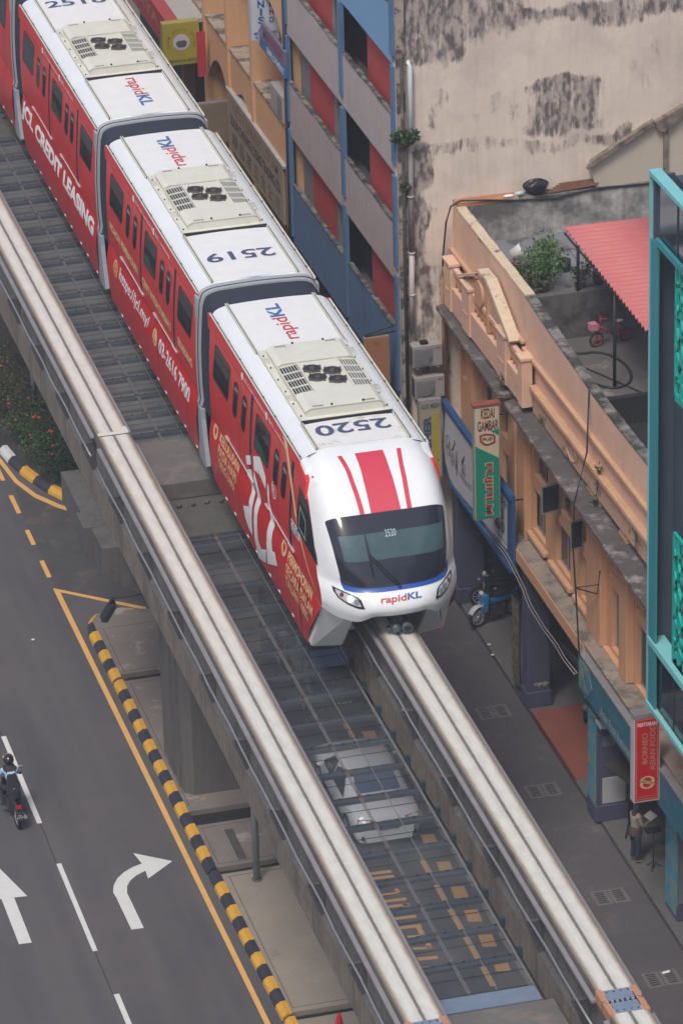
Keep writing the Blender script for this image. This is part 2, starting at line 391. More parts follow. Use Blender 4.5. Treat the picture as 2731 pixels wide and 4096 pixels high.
        for k in range(7):
            x = XT+sg*(.515+k*.067); z = 12.838-.058*k/6
            mb.hexa([(x-.009, yr-6.2, z-.03), (x+.009, yr-6.2, z-.03), (x+.009, yr-4.54, z-.03), (x-.009, yr-4.54, z-.03)], [(x-.009+sg*.012, yr-6.2, z), (x+.009+sg*.012, yr-6.2, z), (x+.009+sg*.012, yr-4.54, z), (x-.009+sg*.012, yr-4.54, z)])
        mb.build('louvre_grille', [CRM, BLK], acb)
    return body
def bellows(yb, yf, ribs=9):                    # from car front yb (large y) to next car rear yf; frame first
    half = arc_profile(); sec = [(-x, z) for x, z in half[::-1]]+half[1:]
    sec = [(x, max(z, 9.42)) for x, z in sec if z > 9.3]
    def loft(mb, y0, s0, y1, s1, m=0):
        a = [(XT+x*s0, y0, 11+(z-11)*(s0 if z > 11 else 1)) for x, z in sec]; b = [(XT+x*s1, y1, 11+(z-11)*(s1 if z > 11 else 1)) for x, z in sec]
        n = len(a); mb.add(a+b, [(i, i+1, n+i+1, n+i) for i in range(n-1)], m, True)
    mb = MB(); loft(mb, yb, 1.004, yb-.17, 1.004); loft(mb, yb-.17, 1.004, yb-.172, .975, 1); loft(mb, yb-.172, .99, yb-.3, .99)
    loft(mb, yb-.3, .99, yb-.31, .93)
    for sg in (-1, 1): mb.box(XT+sg*1.5, XT+sg*1.56, yb-.17, yb+.12, 11.7, 12.3)
    mb.build('gangway_frame', [GRYF, BLK], train)
    mb = MB(); L_ = yb-.3-yf-.0; n = ribs*2
    for k in range(n):
        s0 = (.925 if k % 2 else .965); s1 = (.965 if k % 2 else .925)
        loft(mb, yb-.3-L_*k/n, s0, yb-.3-L_*(k+1)/n, s1, 1 if k % 2 else 0)
    mb.build('bellows', [RUB, RUB2], train)
    # grey fairing below the gangway and the dark running gear behind it
    mb = MB()
    for sg in (-1, 1):
        mb.prism([(yb, 7.93), (yb, 9.40), (yb-.33, 9.36), (yb-.36, 9.1), (yb-.5, 8.6), (yb-.75, 7.97), (yb-.7, 7.90)], 0, XT+sg*1.50, XT+sg*1.615)
    mb.box(XT-1.5, XT-1.4, yb-.3, yb, 9.3, 9.5); mb.build('end_fairing', M('fairing_grey', (.33, .36, .40), .5, var=.05), train)
    mb = MB(); mb.box(XT-1.35, XT+1.35, yf, yb, 9.35, 9.6); mb.box(XT-1.3, XT-.75, yf+.1, yb, 8.0, 9.35); mb.box(XT+.75, XT+1.3, yf+.1, yb, 8.0, 9.35); mb.build('running_gear', DARK, train)
b20 = car(17.5, 8.62, '2520', True, True)
b19 = car(29.5, 18.9, '2519', True)
b18 = car(41.5, 30.9, '2518', False)
bellows(18.9, 17.5); bellows(30.9, 29.5); bellows(42.9, 41.5)
b17 = car(53.8, 42.9, '2517', False)
# ---- nose
CP = [(8.62,12.595),(8.25,12.55),(7.85,12.42),(7.47,12.20),(7.13,11.95),(6.84,11.68),(6.55,11.36),(6.3,11.02),(6.08,10.65),(5.91,10.3),(5.80,10.17),(5.70,10.06),(5.625,9.93),(5.61,9.8),(5.68,9.66)]
def cmr(t):
    t = max(0, min(len(CP)-1.0001, t)); i = int(t); f = t-i
    g = lambda k: CP[max(0, min(len(CP)-1, k))]
    p0, p1, p2, p3 = g(i-1), g(i), g(i+1), g(i+2); o = []
    for c in (0, 1): o.append(.5*(2*p1[c]+(p2[c]-p0[c])*f+(2*p0[c]-5*p1[c]+4*p2[c]-p3[c])*f*f+(3*p1[c]-p0[c]-3*p2[c]+p3[c])*f**3))
    return o
def lerp(tab, t):
    if t <= tab[0][0]: return tab[0][1]
    for (a, x), (b, y) in zip(tab, tab[1:]):
        if t <= b: return x+(y-x)*(t-a)/(b-a)
    return tab[-1][1]
DT = [(0, 0), (1, .12), (3, .55), (5, .80), (9, 1.10), (14, 1.12)]
PT = [(0, 10), (5, 9), (9, 3.4), (14, 2.6)]
RT = [(0, .39), (1, .39), (3, .30), (5, .16), (7, .04), (9, 0), (14, 0)]
def nosep(q, t):                                # q in [-1, 1] across, t down the centre line
    y, z = cmr(t); a = min(1, abs(q)); y += lerp(DT, t)*a**lerp(PT, t); z -= lerp(RT, t)*a**8
    if t > 11: z -= (t-11)/3*.20*(lambda e: e*e*(3-2*e))(max(0, min(1, (a-.34)/.3)))*(1 if a < .85 else max(0, 1-(a-.85)/.3))
    hw = hz(z) if t < 9 else hz(max(z, 9.62))
    if a > 0: hw = hz(z if t < 9 else max(z, 9.62))
    return Vector((XT+q*hw, y, z))
def nose_off(off):
    def f(x, t):                                # x in metres from the centre
        q = max(-1, min(1, x/1.56)); p = nosep(q, t); e = .02
        du = nosep(min(1, q+e), t)-nosep(max(-1, q-e), t); dv = nosep(q, min(13.99, t+.05))-nosep(q, max(0, t-.05))
        n = du.cross(dv); n.normalize()
        if n.y > 0 and n.z < 0: n = -n
        if n.y > .3: n = -n
        return p+n*off
    return f
mb = MB(); NU, NV = 48, 56
mb.grid(lambda u, v: nosep(-1+2*u, 14*v), NU, NV)
nose = mb.build('nose_shell', M('nose_white', (.78, .80, .82), .35, var=.02, coat=.4), train)
mb = MB()                                        # side returns of the nose, red like the car side
for sg in (-1, 1):
    pts = [nosep(sg, 14*k/28) for k in range(29)]
    for a, b in zip(pts, pts[1:]):
        if a.z-b.z < 1e-4: continue
        mb.add([a, b, (XT+sg*hz(b.z), 8.62, b.z), (XT+sg*hz(a.z), 8.62, a.z)], [(0, 1, 2, 3)], 0, True)
    pe = pts[-1]
    mb.add([(XT+sg*hz(pe.z), pe.y, pe.z), (XT+sg*hz(9.2), pe.y+.25, 9.2), (XT+sg*hz(8.6), pe.y+.85, 8.6), (XT+sg*hz(7.9), pe.y+1.45, 7.9), (XT+sg*hz(7.9), 8.62, 7.9), (XT+sg*hz(8.9), 8.62, 8.9), (XT+sg*hz(pe.z), 8.62, pe.z)], [(0, 1, 2, 3, 4, 5, 6)], 0)
mb.build('nose_side', RED, train)
for sg in (-1, 1):
    mb = MB(); mb.hexa([(XT+sg*1.40, 7.90, 11.72), (XT+sg*1.605, 7.90, 11.72), (XT+sg*1.60, 8.66, 11.9), (XT+sg*1.40, 8.66, 11.9)], [(XT+sg*1.36, 8.05, 12.20), (XT+sg*1.55, 8.05, 12.15), (XT+sg*1.545, 8.66, 12.33), (XT+sg*1.36, 8.66, 12.38)])
    mb.build('eaves_corner', RED, train, bevel=.03)
    mb = MB(); mb.hexa([(XT+sg*1.34, 8.2, 12.26), (XT+sg*1.52, 8.2, 12.2), (XT+sg*1.53, 8.64, 12.34), (XT+sg*1.34, 8.64, 12.34)], [(XT+sg*1.32, 8.3, 12.42), (XT+sg*1.47, 8.3, 12.33), (XT+sg*1.49, 8.64, 12.42), (XT+sg*1.32, 8.64, 12.47)])
    mb.build('gutter_end', WHT, train, bevel=.02)
mb = MB()                                        # front skirt blocks each side of the beam
for sg in (-1, 1):
    x0, x1 = XT+sg*1.50, XT+sg*.86
    mb.hexa([(XT+sg*1.60, 7.86, 8.0), (x1, 7.70, 8.0), (x1, 8.7, 8.0), (XT+sg*1.56, 8.7, 7.95)], [(XT+sg*1.57, 6.75, 9.72), (x1, 6.25, 9.6), (x1, 8.7, 9.6), (x0, 8.7, 9.6)])
mb.build('front_skirt', M('skirt_white', (.80, .82, .82), .5, var=.05), train, bevel=.06)
mb = MB(); mb.box(XT-1.4, XT-.8, 8.7, 17.5, 8.0, 9.6); mb.box(XT+.8, XT+1.4, 8.7, 17.5, 8.0, 9.6); mb.box(XT-1.45, XT+1.45, 6.9, 17.5, 9.45, 9.62)
mb.box(XT-1.3, XT+1.3, 6.6, 8.7, 9.5, 9.9)
for yr_ in (29.5, 41.5, 53.5):
    mb.box(XT-1.4, XT-.8, yr_-10.5, yr_, 8.0, 9.6); mb.box(XT+.8, XT+1.4, yr_-10.5, yr_, 8.0, 9.6)
mb.build('underframe', DARK, train)
# windshield with dark surround, inner tinted band, reflection-free glass
def tq(pts, off, mb, m=0, nu=26, nv=26, smooth=True):
    xs = [p[0] for p in pts]; ts = [p[1] for p in pts]; x0, x1, t0, t1 = min(xs), max(xs), min(ts), max(ts)
    warp(mb, pts, [tuple(range(len(pts)))], nose_off(off), [x0+(x1-x0)*k/nu for k in range(1, nu)], [t0+(t1-t0)*k/nv for k in range(1, nv)], m, smooth)
def wsx(t): return lerp([(4.9, 1.37), (5.5, 1.37), (7, 1.27), (8.5, 1.19), (9.2, 1.17)], t)
ws = [(x*(wsx(t)/1.4), t) for x, t in rrect(-1.40, 1.40, 4.94, 9.05, .36, 6)]
ws = [((x/1.4)*wsx(t), t) for x, t in rrect(-1.40, 1.40, 4.94, 9.05, .36, 6)]
mb = MB(); tq(ws, .012, mb)
wsh = mb.build('windshield', M('windshield_black', (.022, .026, .042), .10, var=.2, scale=1, spec=.6), train)
mb = MB(); tq([((x/1.4)*wsx(t)*.9+.03, t) for x, t in rrect(-1.40, 1.40, 6.02, 7.47, .05, 3)], .016, mb)
mb.build('tinted_glass', M('clear_glass_band', (.075, .13, .15), .08, var=.3, scale=.7, spec=.6), wsh)
mb = MB(); tq([(.72, 5.2), (1.05, 5.06), (1.30, 5.1), (1.33, 6.0), (1.22, 9.0), (.75, 9.05), (.70, 7.5), (.62, 6.6), (.60, 5.7)], .019, mb)
mb.build('reflection_of_building', M('mirrored_dark', (.008, .014, .022), .08, var=.3, spec=.6), wsh) if False else None
mb = MB(); lettering('2520', nose_off(.021), .26, .36, mb, .01, 0, -.02, 6.5, cu=[0, .1]);
mb.v = [v for v in mb.v]; 
def nosetxt(s, x0, x1, t_bot, t_top, off, mb, m=0, bold=0., shear=0.):
    f = nose_off(off); vs, fs, _ = text2d(s, bold)
    warp(mb, [(x0+(x1-x0)*(a+b*shear), t_bot+(t_top-t_bot)*b) for a, b in vs], fs, f, [x0+(x1-x0)*k/8 for k in range(1, 8)], [], m)
mb = MB(); nosetxt('2520', -.13, .12, 6.32, 5.92, .024, mb, bold=.0)
mb.build('windshield_number', M('pale_green_text', (.45, .62, .58), .5, emit=.0), wsh)
mb = MB(); tq([(-1.21, 8.5), (-1.05, 8.9), (0, 8.9), (1.05, 8.9), (1.21, 8.5), (1.27, 8.3), (1.25, 9.3), (1.14, 9.85), (.98, 9.82), (.6, 9.68), (0, 9.66), (-.6, 9.68), (-.98, 9.82), (-1.14, 9.75)], .008, mb, nu=20, nv=6)
mb.build('blue_band', M('blue_band_paint', (.015, .085, .36), .35, var=.02, coat=.3), nose)
mb = MB()
nosetxt('rapid', -.47, .10, 11.75, 10.38, .012, mb, 0, .02, .06); nosetxt('KL', .13, .46, 11.38, 10.34, .012, mb, 1, .035, .08)
mb.build('nose_logo', [LRED, LBLU], nose)
mb = MB()
tq([(-.36, .95), (.35, .95), (.35, 4.95), (-.35, 4.95)], .008, mb)
for sg in (-1, 1):
    w_ = .055
    L1 = [(sg*(.555+.20*(max(0,4.95-t)/4)**1.5)-w_, t) for t in [1+k*.3292 for k in range(13)]]; L2 = [(x+2*w_, t) for x, t in L1]
    tq(L1+L2[::-1], .008, mb, nu=2, nv=14)
mb.build('bonnet_stripe', M('stripe_red', (.60, .05, .085), .4, var=.03, coat=.3), nose)
for sg in (-1, 1):
    P = [(1.35, 9.7), (1.34, 10.6), (1.28, 11.3), (1.12, 11.75), (.94, 12.0), (.80, 12.1), (.86, 11.0), (.92, 10.6), (1.12, 10.05)]
    mb = MB(); tq([(sg*x, t) for x, t in P], .014, mb, nu=10, nv=8)
    hl = mb.build('headlight', M('headlight_rim', (.015, .016, .02), .3), nose)
    C_ = (1.10, 10.95)
    mb = MB(); tq([(sg*(C_[0]+(x-C_[0])*.80), C_[1]+(t-C_[1])*.74) for x, t in P], .022, mb, nu=10, nv=8)
    mb.build('lens', M('headlight_lens', (.50, .58, .58), .15, var=.2, scale=8), hl)
    f = nose_off(.03)
    for (x, t, r, mt) in ((1.05, 11.05, .075, M('lit_lamp', (1, .97, .85), .3, emit=(2.0))), (.945, 11.3, .065, M('lamp_bowl', (.25, .30, .32), .2))):
        if sg > 0 and r > .07: mt = M('lamp_bowl', (.25, .30, .32), .2)
        mb = MB(); c = f(sg*x, t); n_ = (nose_off(.08)(sg*x, t)-c); mb.cyl(c-n_*.4, n_, r, .025, 16); mb.build('lamp', mt, hl)
    mb = MB(); c = f(sg*1.20, 10.7); n_ = (nose_off(.08)(sg*1.20, 10.7)-c); mb.cyl(c-n_*.4, n_, .055, .02, 14); mb.build('tail_lamp', M('tail_lamp_red', (.20, .02, .03), .25), hl)
# wiper
f = nose_off(.05); mb = MB()
mb.tube([f(.01, 9.15), f(-.2, 8.45), f(-.40, 7.75), f(-.56, 7.25)], .014, 6); mb.tube([f(.05, 9.1), f(-.14, 8.35), f(-.36, 7.65), f(-.54, 7.2)], .010, 6)
mb.tube([f(-.60, 6.05), f(-.58, 6.6), f(-.56, 7.25), f(-.54, 7.9), f(-.52, 8.45)], [.008, .016, .026, .016, .008], 6); mb.cyl(f(.02, 9.18), f(.02, 9.18)-nose_off(0)(.02, 9.18), .035, .03, 12)
mb.build('wiper', BLK, wsh)
# side cab window and small panels on the visible side
mb = MB(); P = [(8.62, 11.86), (8.78, 10.90), (8.72, 10.60), (7.6, 10.56), (6.98, 10.50), (7.05, 10.72), (7.30, 11.1), (7.62, 11.45), (8.05, 11.72)]
cw = side(.012)
warp(mb, P, [tuple(range(len(P)))], lambda y, z: cw(y, z) if y > 7.2 else Vector((XT-hz(z)-.012+max(0, (7.2-y))*.10, y, z)), [7.2, 7.6, 8.0], HZC)
cw_ = mb.build('cab_window', M('cab_glass', (.02, .035, .04), .08, var=.3), train)
mb = MB(); ring(mb, [(8.50, 11.35), (8.60, 10.72), (7.95, 10.66), (7.93, 11.2)], [(8.45, 11.28), (8.54, 10.78), (8.0, 10.73), (7.99, 11.15)], side(.018), (), [10.9]); mb.build('window_frame', M('pale_green_frame', (.25, .33, .31), .5), cw_)
mb = MB(); f = side(.004); warp(mb, [(9.16, 12.08), (9.36, 12.08), (9.62, 9.8), (9.44, 9.8)], [(0, 1, 2, 3)], f, (), HZC); mb.build('cab_door_gap', BLK, train)
# side graphics
def white(o, s, *a, mat=LWHT, part='side_lettering', **k): return sidetext(s, *a, **k).build(part, mat, o)
for b_, dy in ((b20, -12), (b19, 0), (b18, 12)):
    white(b_, 'JCL Credit Leasing Sdn Bhd', 26.0+dy, 12.07, 2.3, .12); white(b_, '@JCL_creditleasing', 23.6+dy, 12.07, 1.65, .12)
    for y in (26.18, 23.78):
        mb = MB(); c = (y+dy, 12.13)
        warp(mb, [(c[0]+.11*math.cos(t*.4488), c[1]+.09*math.sin(t*.4488)) for t in range(14)], [tuple(range(14))], side(.012), (), [12.2])
        sidetext('f' if y > 25 else 'o', y+.03+dy, 12.08, .06, .11, mb, off=.016); i0 = 1
        ob = mb.build('social_badge', LWHT, b_)
white(b19, 'MOHON PEMBIAYAAN', 29.1, 10.16, 3.45, .25, mat=GOLD, bold=.04); white(b19, 'CEPAT PATUH SYARIAH S', 25.1, 10.14, 3.35, .25, mat=GOLD, bold=.04)
white(b19, 'EKARANG', 20.95, 10.14, 1.6, .25, mat=GOLD, bold=.04)
white(b19, 'https://jcl.my/', 27.97, 9.04, 3.6, .46, bold=.02, shear=.1); white(b19, '03-2616 7900', 23.15, 9.03, 3.5, .43, bold=.03)
white(b18, 'JCL CREDIT LEASING', 41.4, 8.94, 10.15, .60, bold=.05)
def badge(o, y, z, r, sym):
    mb = MB(); warp(mb, [(y+r*math.cos(t*.3307), z+r*math.sin(t*.3307)) for t in range(19)], [tuple(range(19))], side(.010), (), [c for c in HZC if abs(c-z) < r])
    ob = mb.build('round_badge', GOLD, o)
    q = MB()
    if sym == 'globe':
        for rr in (.35, .75): ring(q, [(y+rr*r*math.cos(t*.3307)*.8, z+r*.8*math.sin(t*.3307)) for t in range(19)], [(y+rr*r*.7*math.cos(t*.3307)*.8, z+r*.72*math.sin(t*.3307)) for t in range(19)], side(.014), (), [])
        warp(q, [(y-r*.6, z-.015), (y+r*.6, z-.015), (y+r*.6, z+.015), (y-r*.6, z+.015)], [(0, 1, 2, 3)], side(.014))
    elif sym == 'phone': warp(q, [(y+.1, z+.12), (y+.04, z+.16), (y+.01, z+.09), (y+.05, z+.05), (y-.03, z-.06), (y-.08, z-.05), (y-.12, z-.12), (y-.06, z-.16), (y+.04, z-.08), (y+.1, z+.02)], [tuple(range(10))], side(.014))
    else:
        warp(q, [(y+r*.55, z+r*.1), (y+r*.3, z+r*.6), (y-.0, z+r*.35), (y-r*.35, z+r*.62), (y-r*.6, z+r*.1), (y-r*.1, z-r*.62), (y+r*.2, z-r*.3)], [tuple(range(7))], side(.014), (), [c for c in HZC if abs(c-z) < r])
    q.build('badge_symbol', RED, ob)
badge(b19, 28.42, 9.27, .24, 'globe'); badge(b19, 23.62, 9.24, .24, 'phone'); badge(b20, 16.94, 9.48, .21, 'apple')
def tri(o, y, z, ls, w, h, dz, dyy=0.0):
    for i, s_ in enumerate(ls): white(o, s_, y+dyy*i, z-i*dz, w[i], h, mat=GOLD, bold=.03)
tri(b20, 16.5, 9.40, ['KELULUSAN', 'PADA HARI', 'YANG SAMA'], [1.95, 1.85, 1.75], .26, .33, .03)
badge(b20, 10.1, 9.5, .21, 'apple')
tri(b20, 9.7, 9.36, ['PERMOHONAN', 'SECARA DALAM', 'TALIAN 100%'], [2.2, 2.45, 2.1], .26, .33, .06)
# large stylised JCL mark with registered sign
def poly(mb, pts, off=.010, m=0):
    ys = [p[0] for p in pts]; zs = [p[1] for p in pts]
    warp(mb, pts, [tuple(range(len(pts)))], side(off), (), [c for c in HZC if min(zs) < c < max(zs)], m)
mb = MB()
for P in ([(13.73,10.26),(13.25,10.47),(13.22,10.24),(13.72,10.02)],
 [(13.73,9.89),(13.22,10.12),(13.06,9.84),(12.96,9.59),(13.01,9.31),(13.05,9.14),(13.18,8.36),(13.53,8.4),(13.88,8.56),(13.96,8.83),(13.44,9.04),(13.38,8.99),(13.35,9.29),(13.24,9.5),(13.3,9.6),(13.45,9.75)],
 [(12.97,10.58),(12.26,10.88),(11.73,10.58),(11.77,10.25),(12.35,10.36),(12.33,10.49),(12.91,10.23)],
 [(12.91,10.23),(12.47,9.82),(12.37,9.71),(12.43,9.57),(12.53,9.27),(12.57,8.55),(12.31,8.43),(11.73,8.68),(11.94,8.22),(12.82,7.92),(12.92,7.92),(12.98,8.38),(12.85,9.12),(12.85,9.31),(12.77,9.5),(12.75,9.61),(12.78,9.78),(13.03,9.97)],
 [(11.6,10.49),(11.45,10.47),(11.43,10.04),(11.12,9.81),(11.07,9.62),(11.15,9.37),(11.12,9.13),(11.07,8.97),(10.82,9.04),(10.59,8.79),(11.73,8.31),(11.57,9.31),(11.46,9.59),(11.54,9.8),(11.61,10.08)]):
    poly(mb, P)
ring(mb, [(10.95+.20*math.cos(t*.3307), 10.6+.22*math.sin(t*.3307)) for t in range(19)], [(10.95+.165*math.cos(t*.3307), 10.6+.185*math.sin(t*.3307)) for t in range(19)], side(.010), (), [])
sidetext('R', 11.06, 10.48, .2, .24, mb)
mb.build('company_mark', LWHT, b20)
mb = MB(); sw = [(10.24,12.28),(9.97,12.22),(9.68,11.95),(9.2,11.37),(8.88,10.95),(8.36,10.41),(7.72,9.95),(7.18,9.72),(6.85,9.68)]
for i, ((a, b), (c, d)) in enumerate(zip(sw, sw[1:])):
    t0, t1 = .14*(1-i/8)+.03, .14*(1-(i+1)/8)+.03
    poly(mb, [(a+t0, b), (a-t0, b), (c-t1, d), (c+t1, d)])
mb.build('gold_swoosh', GOLD, b20)
mb = MB(); poly(mb, [(9.32,10.64),(9.32,10.36),(8.58,10.36),(8.58,10.64)]); ob = mb.build('number_plate', LWHT, b20); sidetext('2520', 9.28, 10.39, .64, .22, off=.014, bold=.02).build('plate_number', NAVY, ob)
# ================================================================== GUIDEWAY
CON = M('weathered_concrete', (.165, .155, .145), .85, var=.16, scale=1.4, col2=(.07, .068, .066), c2t=(.48, .72), c2s=.8, streak=.75, bump=.25, bscale=14)
COND = M('dark_concrete', (.13, .125, .125), .85, var=.2, scale=1.2, col2=(.055, .052, .05), c2t=(.5, .72), c2s=.9, streak=.6, bump=.25, bscale=14)
CONB = M('bottom_flange_concrete', (.225, .19, .155), .85, var=.16, scale=1.2, col2=(.10, .09, .08), c2t=(.45, .7), c2s=1.1, streak=.8, bump=.2, bscale=14)
GALV = M('galvanised_steel', (.34, .35, .37), .5, metal=.5, var=.15, scale=6)
RUST = M('rusty_steel', (.17, .095, .065), .8, var=.3, scale=9, col2=(.10, .07, .06))
def beam_top():
    mt = bpy.data.materials.new('beam_running_surface'); mt.use_nodes = True; t = mt.node_tree; N = t.nodes; L = t.links; p = N['Principled BSDF']
    p.inputs['Roughness'].default_value = .75
    tc = N.new('ShaderNodeTexCoord'); sx = N.new('ShaderNodeSeparateXYZ'); L.new(tc.outputs['Object'], sx.inputs[0])
    ab = N.new('ShaderNodeMath'); ab.operation = 'ABSOLUTE'; L.new(sx.outputs[0], ab.inputs[0])
    n = N.new('ShaderNodeTexNoise'); n.inputs['Scale'].default_value = 5; n.inputs['Detail'].default_value = 7; L.new(tc.outputs['Object'], n.inputs['Vector'])
    ma = N.new('ShaderNodeMath'); ma.operation = 'MULTIPLY_ADD'; ma.inputs[1].default_value = .035; L.new(n.outputs[0], ma.inputs[0]); L.new(ab.outputs[0], ma.inputs[2])
    cr_ = N.new('ShaderNodeValToRGB'); e = cr_.color_ramp.elements
    e[0].position = 0.0; e[0].color = (.17, .15, .13, 1); e[1].position = 1; e[1].color = (.20, .165, .12, 1)
    for pos, c in ((.044, (.19, .16, .14)), (.062, (.54, .52, .485)), (.18, (.63, .62, .585)), (.29, (.60, .585, .54)), (.335, (.44, .385, .32)), (.375, (.25, .20, .155)), (.42, (.24, .195, .15))):
        q = e.new(pos); q.color = (*c, 1)
    L.new(ma.outputs[0], cr_.inputs[0])
    mp = N.new('ShaderNodeMapping'); mp.inputs['Scale'].default_value = (3.5, 1.1, 1); L.new(tc.outputs['Object'], mp.inputs[0])
    n2 = N.new('ShaderNodeTexNoise'); n2.inputs['Scale'].default_value = 1.6; n2.inputs['Detail'].default_value = 5; L.new(mp.outputs[0], n2.inputs['Vector'])
    mr = N.new('ShaderNodeMapRange'); mr.inputs[1].default_value = .38; mr.inputs[2].default_value = .68; mr.inputs[3].default_value = 1.0; mr.inputs[4].default_value = .87; L.new(n2.outputs[0], mr.inputs[0])
    mx = N.new('ShaderNodeMix'); mx.data_type = 'RGBA'; mx.blend_type = 'MULTIPLY'; mx.inputs[0].default_value = 1; L.new(cr_.outputs[0], mx.inputs[6]); L.new(mr.outputs[0], mx.inputs[7]); L.new(mx.outputs[2], p.inputs['Base Color'])
    return mt
BTOP = beam_top()
TILES = M('patch_plaster', (.62, .60, .54), .8, var=.06)
BLUS = M('blue_grey_plate', (.24, .31, .42), .5, metal=.3, var=.1, scale=4)
ORNG = M('orange_brown_block', (.48, .24, .14), .7, var=.15, scale=5)
def beam(x, y0, y1, label, ex=True):
    root = thing('guideway_beam', label, 'monorail beam', (x, (y0+y1)/2, 9.0), 'guideway beams carried by the piers')
    mb = MB(); sec = [(-.385, 9.0), (-.40, 8.985), (-.40, 8.72), (-.33, 8.62), (-.33, 7.78), (-.40, 7.66), (-.40, 6.87), (.40, 6.87), (.40, 7.66), (.33, 7.78), (.33, 8.62), (.40, 8.72), (.40, 8.985), (.385, 9.0)]
    n = len(sec); vs = [(x+a, y, z) for y in (y0, y1) for a, z in sec]
    for i in range(n):
        j = (i+1) % n
        m_ = 0 if i == n-1 else (2 if i in (5, 7) else 1)
        mb.add([vs[i], vs[j], vs[n+j], vs[n+i]], [(3, 2, 1, 0)], m_)
    mb.add(vs[:n], [tuple(range(n))], 1); mb.add(vs[n:], [tuple(range(n))[::-1]], 1)
    body = mb.build('beam_body', [BTOP, CON, CONB], root)
    # vertical joints in the lower flange
    mb = MB(); y = y0+1.1
    while y < y1:
        for sg in (-1, 1): mb.box(x+sg*.396, x+sg*.408, y, y+.05, 6.88, 7.64)
        y += 3.25
    mb.build('formwork_joint', COND, body)
    for sg in (-1, 1):
        mb = MB(); mb.box(x+sg*.42, x+sg*.52, y0+.35, y1-.35, 8.80, 8.86)
        mb.box(x+sg*.405, x+sg*.42, y0+.35, y1-.35, 8.72, 8.80, 1); mb.build('upper_rail', [M('rail_grey', (.25, .235, .245), .6, var=.12), COND], root)
        mb = MB()
        y_ = y0; k = 0; pts = []
        while y_ <= y1+.01:
            pts.append((x+sg*(.60+.01*math.sin(k*1.7)), y_, 8.50+.015*math.sin(k*2.3))); y_ += 1.0; k += 1
        mb.tube(pts, .028, 6); mb.build('conductor_rail', GALV, root)
        mb = MB(); mb.tube([(a-sg*.04, b, c-.05) for a, b, c in pts], .02, 5); mb.build('feeder_cable', M('cable_dark', (.06, .055, .06), .6), root)
    return root
def brackets(root, x, ys):
    first = None
    for y in ys:
        for sg in (-1, 1):
            mb = MB()
            mb.box(x+sg*.33, x+sg*.64, y-.05, y+.06, 8.44, 8.47, 0); mb.box(x+sg*.56, x+sg*.66, y-.02, y+.08, 8.471, 8.49, 1)
            mb.prism([(x+sg*.335, 8.44), (x+sg*.66, 8.44), (x+sg*.64, 8.30), (x+sg*.42, 7.72), (x+sg*.335, 7.70)], 1, y-.04, y+.02)
            mb.box(x+sg*.56, x+sg*.66, y-.05, y+.09, 8.34, 8.47, 0); mb.box(x+sg*.335, x+sg*.36, y-.16, y+.16, 7.80, 8.5, 0)
            mb.build('rail_bracket', [M('bracket_steel', (.10, .095, .10), .7, var=.25, scale=8), RUST], root)
LBS = [18.6+3.23*k for k in range(9)]
XL = -1.93
def joint(root, x, y):
    mb = MB()
    mb.box(x-.27, x+.27, y+.06, y+.42, 9.0, 9.012); mb.box(x-.27, x+.27, y-.42, y-.06, 9.0, 9.012)
    for k in range(5):
        a = x-.24+k*.105
        mb.box(a, a+.045, y-.3, y+.3, 9.0, 9.016)
    for k in range(8): mb.cyl((x-.22+(k % 4)*.145, y+(.34 if k < 4 else -.34), 9.012), 2, .018, .008, 8, 1)
    for k in range(6): mb.box(x-.262+k*.105-.012, x-.262+k*.105+.028, y-.26, y+.26, 9.0, 9.006, 1)
    for sg in (-1, 1):
        for a, b in ((.06, .46), (-.46, -.02)): mb.box(x+sg*.29, x+sg*.415, y+a, y+b, 8.80, 9.02, 2)
    mb.build('expansion_joint', [BLUS, BLK, ORNG], root)
seg = [(47.2, 18.55), (18.5, -10.2), (-10.25, -24)]
nm = ['beyond the whitish patch', 'in the middle of the photo', 'nearest the camera at the bottom edge']
for x, side_, who in ((XL, 'left', 'empty left-hand'), (XT, 'right', 'right-hand train-carrying')):
    for (a, b), n_ in zip(seg, nm):
        r = beam(x, b, a, f'{who} monorail beam segment {n_}')
        ys = [y for y in ([16.18+3.24*k for k in range(-8, 11)] if x < 0 else [3.4+3.13*k for k in range(-6, 14)]) if b+.2 < y < a-.2]
        brackets(r, x, ys)
        if b == -10.2: joint(r, x, -10.22)
        if b == 18.55:
            mb = MB(); mb.box(x-.38, x+.36, 18.56, 18.72, 9.0, 9.006); mb.box(x+.05, x+.4, 18.30+.27, 18.95, 9.0, 9.010); mb.build('plaster_patch', TILES, r)
        if (a, b) == (18.5, -10.2):
            mb = MB()
            for yy in (15.0, 14.4, -3.6, -4.6, 1.2): mb.box(x-.23, x-.07, yy, yy+.12, 9.0, 9.004); mb.box(x+.06, x+.2, yy+.02, yy+.12, 9.0, 9.004)
            mb.build('surface_patch', TILES, r)
